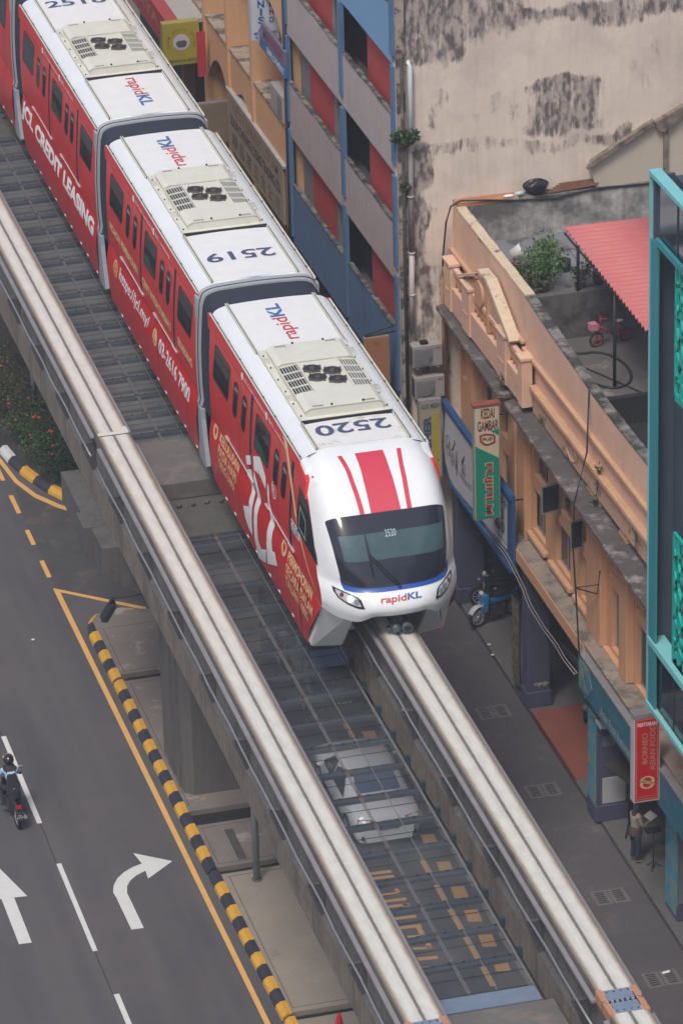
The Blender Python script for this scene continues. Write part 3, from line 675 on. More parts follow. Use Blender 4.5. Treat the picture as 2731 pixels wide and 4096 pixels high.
# piers
def pier(yc, label):
    root = thing('guideway_pier', label, 'concrete pier', (0, yc-1.4, 0), 'piers under the guideway')
    y0, y1 = yc-3.2, yc-.5
    mb = MB(); c = .22; P = [(-1.14+c, y0), (1.14-c, y0), (1.14, y0+c), (1.14, y1-c), (1.14-c, y1), (-1.14+c, y1), (-1.14, y1-c), (-1.14, y0+c)]
    mb.prism(P, 2, .1, 6.0); mb.box(-1.18, -1.14, y0+.5, y0+.75, .1, 6.0); mb.box(-1.18, -1.14, y0+1.2, y0+1.8, .1, 6.0)
    mb.build('column', M('pier_concrete', (.115, .108, .103), .85, var=.12, scale=.8, streak=.35, bump=.15, bscale=10), root)
    mb = MB()
    mb.prism([(-2.75, 6.86), (-2.75, 6.05), (-1.6, 5.35), (-1.2, 5.2), (1.2, 5.2), (1.6, 5.35), (2.75, 6.05), (2.75, 6.86)], 1, yc-2.1, yc-.2)
    mb.box(-2.95, -2.72, yc-.9, yc+.05, 6.1, 6.9); mb.box(-2.8, 2.8, yc-.2, yc+2.7, 6.0, 6.82)
    mb.build('crosshead', M('crosshead_concrete', (.11, .105, .10), .85, var=.15, scale=1, col2=(.06, .058, .055), c2t=(.5, .7), streak=.6, bump=.2, bscale=12), root)
    mb = MB(); mb.box(-1.5, 1.5, yc+.15, yc+2.75, 6.83, 7.3); mb.build('upper_slab', M('slab_dusty', (.15, .14, .14), .9, var=.15, scale=.9, col2=(.21, .18, .16), c2t=(.5, .7)), root, bevel=.02)
    for k in range(5):
        mb = MB(); mb.cyl((-.75+k*.36, yc-.38+.06*math.sin(k*3), 6.86), 2, .055+.012*(k % 2), .09+.02*(k % 3), 10); mb.build('anchor_bolt', COND, root)
    return root
pier(18.7, 'wide concrete pier standing on the striped-kerb traffic island')
pier(-9.9, 'pier top at the bottom edge of the photo below the beam joints')
pier(47.4, 'far pier hidden behind the train at the upper left')
# ------------------------------------------------------------------ expanded-metal walkway
def mesh_mat():
    mt = bpy.data.materials.new('expanded_metal'); mt.use_nodes = True; t = mt.node_tree; N = t.nodes; L = t.links; p = N['Principled BSDF']
    p.inputs['Base Color'].default_value = (.20, .23, .26, 1); p.inputs['Metallic'].default_value = .3; p.inputs['Roughness'].default_value = .55
    tc = N.new('ShaderNodeTexCoord'); sx = N.new('ShaderNodeSeparateXYZ'); L.new(tc.outputs['Object'], sx.inputs[0])
    def mt_(op, a, b=None, v=None):
        q = N.new('ShaderNodeMath'); q.operation = op; L.new(a, q.inputs[0])
        if b is not None: L.new(b, q.inputs[1])
        if v is not None: q.inputs[1].default_value = v
        return q.outputs[0]
    A = mt_('MULTIPLY', sx.outputs[0], v=2*math.pi/.085); B = mt_('MULTIPLY', sx.outputs[1], v=2*math.pi/.062)
    s1 = mt_('SINE', mt_('MULTIPLY', mt_('ADD', A, B), v=.5)); s2 = mt_('SINE', mt_('MULTIPLY', mt_('SUBTRACT', A, B), v=.5))
    mn = mt_('MINIMUM', mt_('ABSOLUTE', s1), mt_('ABSOLUTE', s2)); hole = mt_('LESS_THAN', mn, v=.22)
    n = N.new('ShaderNodeTexNoise'); n.inputs['Scale'].default_value = .7; n.inputs['Detail'].default_value = 4; L.new(tc.outputs['Object'], n.inputs['Vector'])
    L.new(hole, p.inputs['Alpha'])
    cr_ = N.new('ShaderNodeValToRGB'); e = cr_.color_ramp.elements; e[0].position = .38; e[0].color = (.13, .155, .19, 1); e[1].position = .66; e[1].color = (.27, .29, .30, 1); L.new(n.outputs[0], cr_.inputs[0]); L.new(cr_.outputs[0], p.inputs['Base Color'])
    return mt
MESH = mesh_mat()
def walkway(y0, y1, label, knots):
    root = thing('maintenance_walkway', label, 'metal walkway', (0, (y0+y1)/2, 6.95), 'metal walkways between the two beams')
    k = 0; y = y0
    while y < y1-.05:
        yn = min(y+1.22, y1)
        for a, b in ((-1.5, .03), (.07, 1.40)):
            mb = MB(); z = 6.95+.012*math.sin(k*2.1); mb.add([(a, y+.03, z), (b, y+.03, z), (b, yn-.03, z), (a, yn-.03, z)], [(0, 1, 2, 3)]); mb.build('mesh_panel', MESH, root)
        mb = MB(); mb.box(-1.5, 1.42, yn-.10, yn+.10, 6.85, 6.93, 3)
        for q in range(9): mb.cyl((-1.35+q*.33+.05*math.sin(q*k), yn+.02, 6.96), 2, .018, .02, 6, 2)
        mb.build('cross_joist', [GALV, MESH, BLK, M('joist_dark_steel', (.05, .065, .085), .6, var=.2)], root)  # joist plate in dark blue-grey steel
        mb = MB(); mb.add([(-1.5, (y+yn)/2-.01, 6.962), (1.40, (y+yn)/2-.01, 6.962), (1.40, (y+yn)/2+.02, 6.962), (-1.5, (y+yn)/2+.02, 6.962)], [(0, 1, 2, 3)]); mb.build('overlap_seam', BLK, root)
        mb = MB(); mb.box(.02, .09, yn-.07, yn+.06, 6.93, 6.99); mb.build('rusty_joint', RUST, root)
        mb = MB(); mb.box(1.44, 1.54, yn-.06, yn+.05, 6.9, 7.12); mb.box(-1.54, -1.46, yn-.06, yn+.05, 6.9, 7.0); mb.build('beam_bracket', M('dark_teal_steel', (.03, .06, .08), .6), root)
        y = yn; k += 1
    for x in (.03, .072, .64, -.68):
        mb = MB(); mb.box(x-.008, x+.008, y0, y1, 6.95, 6.985 if x in (.03, .072) else 6.965); mb.build('longitudinal_bar', GALV, root)
    for x in (-1.5, 1.41):
        mb = MB(); mb.box(x-.02, x+.02, y0, y1, 6.92, 6.975); mb.build('edge_angle', GALV, root)
    return root
wk = walkway(-6.0, 16.25, 'see-through metal mesh walkway in front of the pier over the parked car', 0)
mb = MB(); mb.box(-1.5, 1.42, -6.6, -6.05, 6.93, 6.965); mb.build('end_plate', BLUS, wk)
walkway(21.5, 45.0, 'mesh walkway beyond the pier running beside the red train cars', 0)
TARP = M('grey_panel_under_walkway', (.19, .195, .19), .8, var=.14, scale=1.2, col2=(.06, .05, .06), c2t=(.5, .7))
under = thing('solid_deck', 'dull grey solid deck sheets lying under the far mesh walkway', 'deck', (0, 33, 6.9))
mb = MB(); mb.box(-1.5, 1.5, 21.5, 45, 6.80, 6.84)
mb.build('deck_sheet', TARP, under); mb = MB()
y = 21.9
while y < 45: mb.box(-1.5, 1.5, y, y+.18, 6.842, 6.85); y += 1.22
mb.build('dark_strip', M('deck_strip_grey', (.06, .06, .075), .8, var=.2), under)
# ================================================================== GROUND
ASP = M('asphalt', (.080, .078, .084), .9, var=.09, scale=.45, col2=(.092, .083, .088), c2t=(.42, .62), c2s=.35, bump=.35, bscale=60, track=(.098, .092, .096))
ASPD = M('asphalt_patched', (.066, .064, .066), .9, var=.14, scale=1.0, col2=(.115, .09, .082), c2t=(.52, .64), c2s=1.3, bump=.35, bscale=50)
SLAB = M('island_concrete', (.185, .16, .145), .88, var=.12, scale=1.6, col2=(.30, .27, .24), c2t=(.58, .66), c2s=1.2, bump=.25, bscale=25)
SLAB2 = M('island_concrete_pale', (.27, .235, .195), .88, var=.10, scale=1.0, col2=(.12, .115, .115), c2t=(.60, .76), c2s=.9, bump=.25, bscale=25)
PAVE = M('service_lane_concrete', (.095, .088, .094), .9, var=.13, scale=.5, col2=(.17, .155, .145), c2t=(.58, .78), c2s=.5, bump=.2, bscale=30)
YEL = M('faded_yellow_paint', (.68, .38, .12), .8, var=.08, scale=3, col2=(.30, .2, .1), c2t=(.68, .8), c2s=5)
YELK = M('kerb_yellow', (.60, .32, .035), .7, var=.12, scale=3, col2=(.18, .12, .05), c2t=(.64, .76), c2s=4)
BLKK = M('kerb_black', (.028, .030, .042), .7, var=.2, scale=4, col2=(.12, .12, .12), c2t=(.68, .78), c2s=4)
WHTK = M('kerb_white', (.55, .55, .55), .7, var=.1, scale=4)
WHP = M('road_white', (.62, .63, .62), .7, var=.05, scale=4)
g = MB(); g.add([(-120, -120, -.04), (160, -120, -.04), (160, 260, -.04), (-120, 260, -.04)], [(0, 1, 2, 3)]); struct(g.build('ground', ASP))
g = MB(); g.add([(-40, -60, 0), (4.75, -60, 0), (4.75, 120, 0), (-40, 120, 0)], [(0, 1, 2, 3)]); struct(g.build('road', ASP))
g = MB(); P = [(-1.75, 27.9), (.3, 26.2), (1.2, 26.5), (1.2, 32.0), (.1, 32.5), (-.6, 33.2), (-1.3, 34.2), (-1.7, 35.2), (-1.85, 33), (-1.9, 29)]
g.add([(a, b, .004) for a, b in P], [tuple(range(len(P)))]); struct(g.build('road_crossover', ASPD))
def marking(name, polys, mat=WHP, z=.006):
    mb = MB()
    for P in polys: mb.add([(a, b, z) for a, b in P], [tuple(range(len(P)))])
    return struct(mb.build(name, mat))
rct = lambda x0, x1, y0, y1: [(x0, y0), (x1, y0), (x1, y1), (x0, y1)]
marking('lane_dash', [rct(-4.97, -4.84, 15.55, 20.3), rct(-4.91, -4.79, 9.15, 13.45), rct(-4.84, -4.71, 2.6, 7.12), rct(-5.1, -4.98, 22.4, 27.0), rct(-5.2, -5.08, 29.2, 33.5)])
marking('edge_line', [[(-1.76, 4), (-1.63, 4), (-1.81, 28.0), (-1.96, 28.3)], [(-1.66, -10), (-1.53, -10), (-1.63, 4), (-1.76, 4)], [(-1.96, 28.32), (-1.81, 28.0), (.25, 26.18), (.25, 26.4)],
        [(-1.9, 37.5), (-1.76, 37.5), (-1.53, 35.5), (-1.65, 35.35)], [(-1.65, 35.35), (-1.53, 35.5), (-1.2, 34.42), (-1.3, 34.2)], [(-1.3, 34.2), (-1.2, 34.42), (-.68, 33.5), (-.8, 33.32)], [(-.8, 33.32), (-.68, 33.5), (.3, 32.3), (.1, 32.25)]], YEL, .009)
marking('yellow_dash', [rct(-1.99, -1.86, 31.15, 32.15), rct(-1.98, -1.85, 29.0, 30.1), rct(-1.99, -1.86, 33.3, 34.55), rct(-2.0, -1.88, 35.6, 36.8)], YEL, .009)
marking('turn_arrow', [[(-3.81, 9.85), (-3.51, 9.84), (-3.54, 11.56), (-3.47, 11.88), (-3.34, 12.12), (-3.14, 12.32), (-2.88, 12.47), (-2.90, 12.08), (-2.14, 12.73), (-2.98, 13.40), (-2.89, 12.84), (-3.14, 12.74), (-3.40, 12.56), (-3.62, 12.32), (-3.78, 12.0), (-3.86, 11.7), (-3.84, 11.4)]])
marking('straight_arrow', [[(-6.53, 9.99), (-6.22, 9.98), (-6.22, 12.17), (-5.90, 12.14), (-6.38, 14.0), (-6.86, 12.2), (-6.53, 12.19)]])
marking('lane_dash', [rct(3.68, 3.82, y, y+1.08) for y in (4.85, 6.1, 7.42, 8.62, 9.92, 17.5, 18.9, 20.2, 21.5)], YEL, .006)
marking('block_marking', [[(4.0, y), (4.34, y-.08), (4.38, y+.5), (4.05, y+.55)] for y in (5.45, 6.6, 7.8, 8.95, 10.2, 11.6, 12.9, 14.0, 17.2)], YEL, .006)
# road lettering under the walkway (reads from the other side)
P = []
for y in (10.62, 10.38, 10.12, 9.55, 9.25, 8.98, 8.4, 7.95): P.append([(2.36, y), (2.88, y-.04), (2.88, y+.10), (2.36, y+.13)])
for y in (9.75, 9.05): P.append([(2.7, y), (2.86, y-.25), (2.86, y-.12), (2.78, y+.1)])
P += [[(2.72, 7.5), (2.86, 7.45), (2.86, 7.9), (2.74, 7.95)], [(2.42, 7.5), (2.8, 7.42), (2.86, 7.55), (2.42, 7.62)], [(2.72, 6.95), (2.86, 6.9), (2.86, 7.2), (2.76, 7.22)], [(2.4, 6.95), (2.8, 6.88), (2.82, 7.0), (2.4, 7.07)], [(2.38, 6.45), (2.86, 6.4), (2.86, 6.54), (2.38, 6.6)], [(2.36, 6.0), (2.86, 5.95), (2.86, 6.1), (2.36, 6.16)]]
marking('road_lettering', P, YEL, .006)
# kerbs: bevelled stones painted in stripes
def kerb(path, cols, step, name='kerb', h=.17, wd=.26, inner=1):
    pts = [Vector((a, b, 0)) for a, b in path]; cum = [0]
    for a, b in zip(pts, pts[1:]): cum.append(cum[-1]+(b-a).length)
    def at(d):
        d = max(0, min(cum[-1]-1e-6, d)); i = max(k for k in range(len(cum)-1) if cum[k] <= d); return pts[i].lerp(pts[i+1], (d-cum[i])/(cum[i+1]-cum[i]))
    mb = MB(); d = 0; k = 0
    while d < cum[-1]-.01:
        e = min(d+step, cum[-1]); ns = 3
        for q in range(ns):
            a, b = at(d+(e-d)*q/ns), at(d+(e-d)*(q+1)/ns)
            ta = (at(d+(e-d)*q/ns+.05)-at(d+(e-d)*q/ns-.05)).normalized(); tb = (at(d+(e-d)*(q+1)/ns+.05)-at(d+(e-d)*(q+1)/ns-.05)).normalized()
            na, nb = Vector((ta.y, -ta.x, 0))*inner, Vector((tb.y, -tb.x, 0))*inner
            prof = [(0, 0), (.02, .09), (.13, h), (wd, h), (wd, 0)]
            va = [a+na*s+Vector((0, 0, z)) for s, z in prof]; vb = [b+nb*s+Vector((0, 0, z)) for s, z in prof]
            mb.add(va+vb, [(i, i+1, 6+i, 5+i) for i in range(4)]+([(0, 1, 2, 3, 4)] if q == 0 else [])+([(9, 8, 7, 6, 5)] if q == ns-1 else []), cols[k % len(cols)])
        d = e; k += 1
    return struct(mb.build(name, [YELK, BLKK, WHTK, M('kerb_bare', (.22, .2, .18), .9)]))
kerb([(-1.36, 4.85), (-1.47, 11.72)], [0, 1], .572)
kerb([(-1.49, 11.82), (-1.58, 22.25)], [1, 0], .575)
kerb([(-1.58, 22.3), (-1.62, 25.1)], [0, 1], .56)
kerb([(-1.62, 25.1), (-1.52, 25.8), (-1.25, 26.22), (-.9, 26.42), (-.45, 26.42), (-.05, 26.25), (.3, 25.9)], [1, 0, 1, 0], .62, wd=.14, h=.16)
kerb([(-1.20, -9), (-1.34, 4.78)], [1, 0], .572)
kerb([(.32, 32.2), (.12, 32.75), (-.20, 33.25), (-.62, 33.85), (-.98, 34.6), (-1.3, 35.55), (-1.56, 36.6), (-1.70, 37.6), (-1.8, 39), (-1.9, 42), (-1.95, 60)], [0, 1, 0, 1, 0, 1, 2, 1, 2, 1], .83, h=.2, inner=1)
def slab(name, P, z, mat, zb=0):
    mb = MB(); mb.prism(P, 2, zb, z); return struct(mb.build(name, mat, bevel=.0))
slab('traffic_island', [(-1.11, 4.9), (1.0, 4.9), (1.0, 11.5), (-1.22, 11.5)], .155, SLAB2)
slab('traffic_island', [(-1.22, 11.85), (1.0, 11.85), (1.0, 14.0), (-1.25, 14.0)], .155, SLAB)
slab('traffic_island', [(-1.25, 14.75), (1.1, 14.75), (1.1, 22.05), (-1.33, 22.05)], .16, SLAB)
slab('traffic_island', [(-1.33, 22.46), (1.1, 22.46), (1.1, 25.6), (.4, 25.95), (-.05, 26.1), (-.45, 26.27), (-.9, 26.27), (-1.18, 26.1), (-1.38, 25.75)], .155, SLAB)
slab('traffic_island', [(-1.08, 4.55), (1.0, 4.55), (1.0, -9), (-.95, -9)], .155, SLAB2)
mb = MB()
for y, a in ((4.56, 4.895), (11.51, 11.845), (14.01, 14.745), (22.06, 22.455)): mb.box(-1.2, 1.0, y, a, .012, .02)
struct(mb.build('drain_gap', M('drain_dark', (.012, .012, .013), .9, var=.2, scale=5)))
mb = MB()
for x0, x1, y0, y1, z in ((-1.02, 1.0, 5.08, 5.10, .156), (-1.04, -1.02, 5.08, 11.35, .156), (-1.1, 1, 11.33, 11.35, .156), (-1.12, 1, 12.0, 12.02, .156), (-1.14, -1.12, 12, 13.85, .156), (-1.14, 1, 13.84, 13.86, .156), (-1.18, -1.16, 15.0, 21.9, .161), (-1.16, 1, 21.88, 21.9, .161), (-1.2, 1, 22.6, 22.62, .156), (-1.2, -1.18, 22.6, 25.2, .156), (-1.2, 1, 25.2, 25.22, .156)): mb.box(x0, x1, y0, y1, z-.004, z+.001)
mb.box(-.62, -.40, 12.05, 13.6, .1552, .1575)
struct(mb.build('island_seam', M('seam_grime', (.075, .068, .062), .9, var=.2)))
slab('pavement', [(4.75, -60), (8.42, -60), (8.42, 120), (4.75, 120)], .10, PAVE, -.02)
mb = MB(); mb.box(4.52, 4.68, -20, 8.8, .0, .05); mb.box(4.54, 4.70, 9.3, 13.3, 0, .05); mb.box(4.55, 4.72, 14.3, 30, 0, .05); struct(mb.build('kerb', M('pale_kerb', (.26, .235, .215), .85, var=.1)))
SHF = M('shop_floor', (.12, .115, .115), .8, var=.1, scale=1)
slab('shop_walkway_floor', [(8.46, -60), (40, -60), (40, 13.4), (8.46, 13.4)], .16, SHF, -.02)
slab('shop_walkway_floor', [(8.50, 13.41), (40, 13.41), (40, 17.2), (8.50, 17.2)], .165, M('red_tile_floor', (.24, .075, .05), .75, var=.12, scale=1.2), -.02)
slab('shop_walkway_floor', [(8.46, 17.21), (40, 17.21), (40, 120), (8.46, 120)], .16, SHF, -.02)
mb = MB(); mb.box(8.42, 8.46, -60, 120, .0, .06); struct(mb.build('drain_gap', BLK))
mb = MB()
for y in (9.9, 12.3, 15.1, 20.0, 24.5): mb.box(5.2, 8.4, y, y+.02, .1005, .103)
struct(mb.build('pavement_joint', COND))
def drain(y, label):
    t = thing('drain_cover', label, 'drain cover', (7.55, y, .10), 'concrete drain covers along the service lane')
    for a, b in ((7.13, 7.54), (7.57, 7.98)):
        mb = MB(); mb.box(a, b, y-.34, y+.34, .06, .112)
        for k in range(6): mb.box(a+.09, b-.09, y-.24+k*.09, y-.205+k*.09, .111, .1165, 1)
        mb.build('slotted_slab', [M('drain_concrete', (.15, .14, .14), .85, var=.12, scale=4), BLK], t)
drain(17.55, 'slotted concrete drain cover nearest the two parked motorcycles')
drain(13.2, 'slotted drain cover level with the red tiled floor')
drain(7.75, 'slotted drain cover beside the person in the shop walkway')
drain(3.85, 'slotted drain cover with white litter on it near the photo bottom')
mb = MB(); mb.box(7.62, 7.82, 4.02, 4.10, .118, .13); mb.v = [(x+.1*(y-4), y+.2*(x-7.7), z) for x, y, z in mb.v]; tag(mb.build('paper_scrap', LWHT, loc=(7.7, 4.05, .12)), 'small white scrap of litter lying on a drain cover', 'litter')
# thin repair seams and tyre-worn patches in the carriageway
mb = MB(); rnd_ = random.Random(11)
for x0, y0, y1 in ((-4.90, 13.5, 15.5), (-4.86, 7.15, 9.1), (-4.95, 20.4, 22.3), (-8.2, 2, 30)):
    y = y0; x = x0
    while y < y1:
        e = min(y1, y+.5); xn = x0+rnd_.uniform(-.02, .02); mb.add([(x-.012, y, .0055), (x+.012, y, .0055), (xn+.012, e, .0055), (xn-.012, e, .0055)], [(0, 1, 2, 3)]); x = xn; y = e
struct(mb.build('tar_seam', M('tar_black', (.035, .033, .036), .8, var=.2)))
# ================================================================== BUILDINGS
def wallgrid(mb, ax, c0, c1, u0, u1, z0, z1, holes, m=0):
    """solid wall with rectangular openings; ax 0: wall plane is x (u is y); ax 1: wall plane is y (u is x)"""
    us = sorted({u0, u1, *[min(max(v, u0), u1) for h in holes for v in h[:2]]}); zs = sorted({z0, z1, *[min(max(v, z0), z1) for h in holes for v in h[2:]]})
    for a, b in zip(us, us[1:]):
        for c, d in zip(zs, zs[1:]):
            if b-a < 1e-4 or d-c < 1e-4: continue
            if any(h[0] <= a+1e-5 and h[1] >= b-1e-5 and h[2] <= c+1e-5 and h[3] >= d-1e-5 for h in holes): continue
            if ax == 0: mb.box(c0, c1, a, b, c, d, m)
            else: mb.box(a, b, c0, c1, c, d, m)
def fuse(o):
    bm = bmesh.new(); bm.from_mesh(o.data); bmesh.ops.remove_doubles(bm, verts=bm.verts, dist=1e-4)
    seen = {}
    for f in bm.faces: seen.setdefault(tuple(sorted(v.index for v in f.verts)), []).append(f)
    bmesh.ops.delete(bm, geom=[f for fs in seen.values() if len(fs) > 1 for f in fs], context='FACES_ONLY'); bm.to_mesh(o.data); bm.free(); return o
# ---- beige party wall with its own mould pattern
def beige_mat():
    mt = M('beige_render', (.72, .62, .53), .9, var=.06, scale=.7, col2=(.50, .43, .38), c2t=(.45, .75), c2s=.5, bump=.15, bscale=12, streak=.22)
    t = mt.node_tree; N = t.nodes; L = t.links; p = N['Principled BSDF']; src = p.inputs['Base Color'].links[0].from_socket
    tc = N.new('ShaderNodeTexCoord'); sp = N.new('ShaderNodeSeparateXYZ'); L.new(tc.outputs['Object'], sp.inputs[0])
    def ma(op, a, b):
        q = N.new('ShaderNodeMath'); q.operation = op
        for i, v in enumerate((a, b)):
            if isinstance(v, (int, float)): q.inputs[i].default_value = v
            elif v is not None: L.new(v, q.inputs[i])
        return q.outputs[0]
    X, Z = sp.outputs[0], sp.outputs[2]
    def ss(v, a, b):
        q = N.new('ShaderNodeMapRange'); q.interpolation_type = 'SMOOTHSTEP'; q.inputs[1].default_value = a; q.inputs[2].default_value = b; L.new(v, q.inputs[0]); return q.outputs[0]
    mp = N.new('ShaderNodeMapping'); mp.inputs['Scale'].default_value = (1.9, 1.9, .75); L.new(tc.outputs['Object'], mp.inputs[0])
    n = N.new('ShaderNodeTexNoise'); n.inputs['Scale'].default_value = 1.7; n.inputs['Detail'].default_value = 10; n.inputs['Roughness'].default_value = .72; L.new(mp.outputs[0], n.inputs['Vector'])
    mp3 = N.new('ShaderNodeMapping'); mp3.inputs['Scale'].default_value = (7, 7, .8); L.new(tc.outputs['Object'], mp3.inputs[0])
    n3 = N.new('ShaderNodeTexNoise'); n3.inputs['Scale'].default_value = 1.0; n3.inputs['Detail'].default_value = 8; n3.inputs['Roughness'].default_value = .75; L.new(mp3.outputs[0], n3.inputs['Vector'])
    n4 = N.new('ShaderNodeTexNoise'); n4.inputs['Scale'].default_value = 4.5; n4.inputs['Detail'].default_value = 8; L.new(mp.outputs[0], n4.inputs['Vector'])
    n2 = N.new('ShaderNodeTexNoise'); n2.inputs['Scale'].default_value = .8; n2.inputs['Detail'].default_value = 5; L.new(tc.outputs['Object'], n2.inputs['Vector'])
    wob = ma('MULTIPLY', ma('SUBTRACT', n2.outputs[0], .5), 1.6); Zw = ma('ADD', Z, wob); Xw = ma('ADD', X, wob)
    tot = None
    for x0, x1, z0, z1, s in ((6.9, 8.9, 15.6, 19, .24), (8.3, 10.6, 16.1, 19, .20), (9.9, 16.5, 16.35, 16.75, .22), (10.6, 12.9, 13.5, 14.7, .23), (9.2, 10.7, 13.9, 14.6, .10),
                              (7.9, 12.6, 12.9, 13.25, .16), (7.50, 7.95, 8.0, 13.3, .42), (7.2, 7.45, 8.0, 13.4, .25), (12.4, 13.4, 12.7, 13.1, .26), (7.2, 8.4, 6.0, 10.0, .14), (7.9, 8.3, 13.9, 14.6, .2), (13.5, 17, 13.8, 15.5, .06)):
        q = ma('MULTIPLY', ma('MULTIPLY', ss(Xw, x0-.3, x0+.3), ma('SUBTRACT', 1, ss(Xw, x1-.3, x1+.3))), ma('MULTIPLY', ss(Zw, z0-.35, z0+.12), ma('SUBTRACT', 1, ss(Zw, z1-.1, z1+.2))))
        q = ma('MULTIPLY', q, s); tot = q if tot is None else ma('MAXIMUM', tot, q)
    f = ss(ma('ADD', ma('ADD', ma('MULTIPLY', n.outputs[0], .6), ma('MULTIPLY', n3.outputs[0], .4)), tot), .585, .74)
    mx = N.new('ShaderNodeMix'); mx.data_type = 'RGBA'; L.new(ma('MULTIPLY', f, ma('ADD', .45, ma('MULTIPLY', ss(n4.outputs[0], .38, .62), .5))), mx.inputs[0]); L.new(src, mx.inputs[6]); mx.inputs[7].default_value = (.095, .08, .085, 1); L.new(mx.outputs[2], p.inputs['Base Color'])
    return mt
BEI = beige_mat()
BLU = M('blue_paint', (.085, .165, .30), .75, var=.07, scale=.7, col2=(.07, .12, .22), c2t=(.5, .8), c2s=.9, streak=.3)
BLUT = M('bright_blue_paint', (.16, .32, .52), .75, var=.05, scale=.5, streak=.12)
BAND = M('grey_pink_render', (.41, .36, .36), .85, var=.08, scale=.9, col2=(.42, .35, .28), c2t=(.5, .7), c2s=.7, streak=.4)
REDP = M('red_panel_paint', (.40, .050, .045), .8, var=.05, scale=.8, col2=(.24, .045, .045), c2t=(.55, .75), c2s=.6)
CAP = M('weathered_cap', (.24, .22, .20), .9, var=.25, scale=4, col2=(.04, .04, .035), c2t=(.42, .55), c2s=1.6)
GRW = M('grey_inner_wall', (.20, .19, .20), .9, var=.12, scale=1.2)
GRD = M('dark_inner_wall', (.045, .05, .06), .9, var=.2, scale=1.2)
off = thing('office_building', 'tall office block with red window panels, grey bands and a big mouldy beige side wall', 'building', (7.1, 24.4, 0))
mb = MB(); wallgrid(mb, 1, 24.4, 24.65, 7.12, 26, 0, 21, []); mb.build('side_wall', BEI, off)
for o_ in [bpy.data.objects['side_wall']]:       # object coordinates equal world coordinates for the mould pattern
    for v in o_.data.vertices: v.co += Vector((7.1, 24.4, 0))
    o_.location = (-7.1, -24.4, 0)
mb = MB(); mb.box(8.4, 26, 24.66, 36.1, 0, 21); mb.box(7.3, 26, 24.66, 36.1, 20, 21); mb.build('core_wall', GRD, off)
mb = MB(); mb.box(7.12, 7.34, 24.3, 24.4, 5.6, 21); mb.build('corner_strip', M('peeling_corner', (.42, .34, .29), .9, var=.2, scale=4, col2=(.07, .06, .055), c2t=(.48, .56), c2s=2), off)
for zt, zb, mt in ((11.12, 9.5, BAND), (14.15, 12.6, BAND), (17.2, 15.62, BLUT), (20.4, 18.8, BLUT)):
    for y0, y1 in ((24.62, 30.05), (30.08, 36.1)):
        if mt is BLUT and y0 > 29: mt = BAND
        mb = MB(); mb.box(7.1, 7.19, y0, y1, zb, zt); mb.build('floor_band', mt, off)
        mb = MB(); y = y0; k = 0
        while y < y1:
            e = min(y1, y+.55+.25*math.sin(k*2.3)); mb.box(7.08+.01*math.sin(k*5.1), 7.20, y, e, zt-.002, zt+.045+.02*math.sin(k*3.3)); y = e; k += 1
        mb.build('sill_cap', CAP, off)
    mb = MB(); mb.box(7.29, 8.39, 24.66, 36.1, zb+.0, zb+.16); mb.build('floor_slab', GRW, off)
for y0, y1 in ((24.62, 27.35), (27.39, 29.95), (30.1, 32.35), (32.38, 36.1)):
    mb = MB(); mb.box(7.1, 7.19, y0, y1, 6.2, 8.02); mb.build('blue_panel', BLU, off)
    mb = MB(); mb.box(7.08, 7.21, y0, y1-.3, 8.022, 8.07); mb.build('sill_cap', CAP, off)
mb = MB(); mb.box(7.3, 8.4, 24.66, 36.1, 6.2, 6.35); mb.build('floor_slab', GRW, off)
for y in (24.45, 29.78, 35.95):
    for z0, z1 in ((6.4, 9.7), (9.95, 12.55), (12.9, 15.6), (15.9, 18.8)):
        mb = MB(); mb.box(7.04, 7.16, y, y+.26, z0, z1); mb.build('column', BLU, off)
for zb in (6.35, 9.66, 12.76, 15.78, 18.9):
    zt = zb+3.0
    for ya, yb in ((26.1, 28.35), (32.1, 34.75)):
        mb = MB(); mb.box(7.42, 7.50, ya, yb, zb, zt-.1); mb.build('red_panel', REDP, off)
        mb = MB(); mb.box(7.42, 7.50, ya-.30, ya-.03, zb, zt-.1); mb.build('grey_jamb', GRW, off)
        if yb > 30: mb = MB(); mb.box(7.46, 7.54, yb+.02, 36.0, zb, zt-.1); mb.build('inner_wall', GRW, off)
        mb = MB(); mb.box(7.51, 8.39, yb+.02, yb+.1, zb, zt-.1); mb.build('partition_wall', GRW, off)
mb = MB(); mb.cyl((8.05, 28.6, 12.92), 0, .28, .12, 16); mb.build('round_basket', M('basket_brown', (.12, .08, .05), .8), off)
mb = MB(); mb.box(7.6, 8.38, 24.7, 36.0, 0, 6.2); mb.build('walkway_shade_block', DARK, off)  # near-black block stands in for the deep shade of the covered walkway
mb = MB(); mb.box(7.14, 7.5, 29.8, 30.1, .1, 6.2); mb.box(7.14, 7.5, 35.8, 36.1, .1, 6.2); mb.build('ground_column', BLU, off)
# gable of the neighbouring roof in front of the beige wall
gb = thing('gable_wall', 'cream gable with a broken mossy coping against the beige wall', 'gable wall', (14, 24.0, 10.6))
mb = MB(); mb.prism([(12.45, 11.8), (12.28, 12.35), (14.0, 13.28), (14.35, 13.05), (15.2, 13.75), (17.5, 15.1), (17.5, 11.3), (12.5, 11.3)], 1, 24.12, 24.36); mb.build('gable_face', M('cream_render', (.52, .45, .36), .9, var=.05, scale=.8, streak=.15), gb)
MOSS = M('mossy_coping', (.27, .22, .18), .95, var=.3, scale=5, col2=(.07, .06, .05), c2t=(.45, .6), c2s=2.2)
for P in ([(12.18, 12.30), (14.02, 13.33), (14.02, 13.47), (12.30, 12.52)], [(14.32, 13.10), (15.4, 13.85), (17.6, 15.2), (17.6, 15.4), (15.3, 14.0), (14.05, 13.40), (14.1, 13.2)]):
    mb = MB(); mb.prism(P, 1, 23.95, 24.12); mb.build('coping', MOSS, gb)
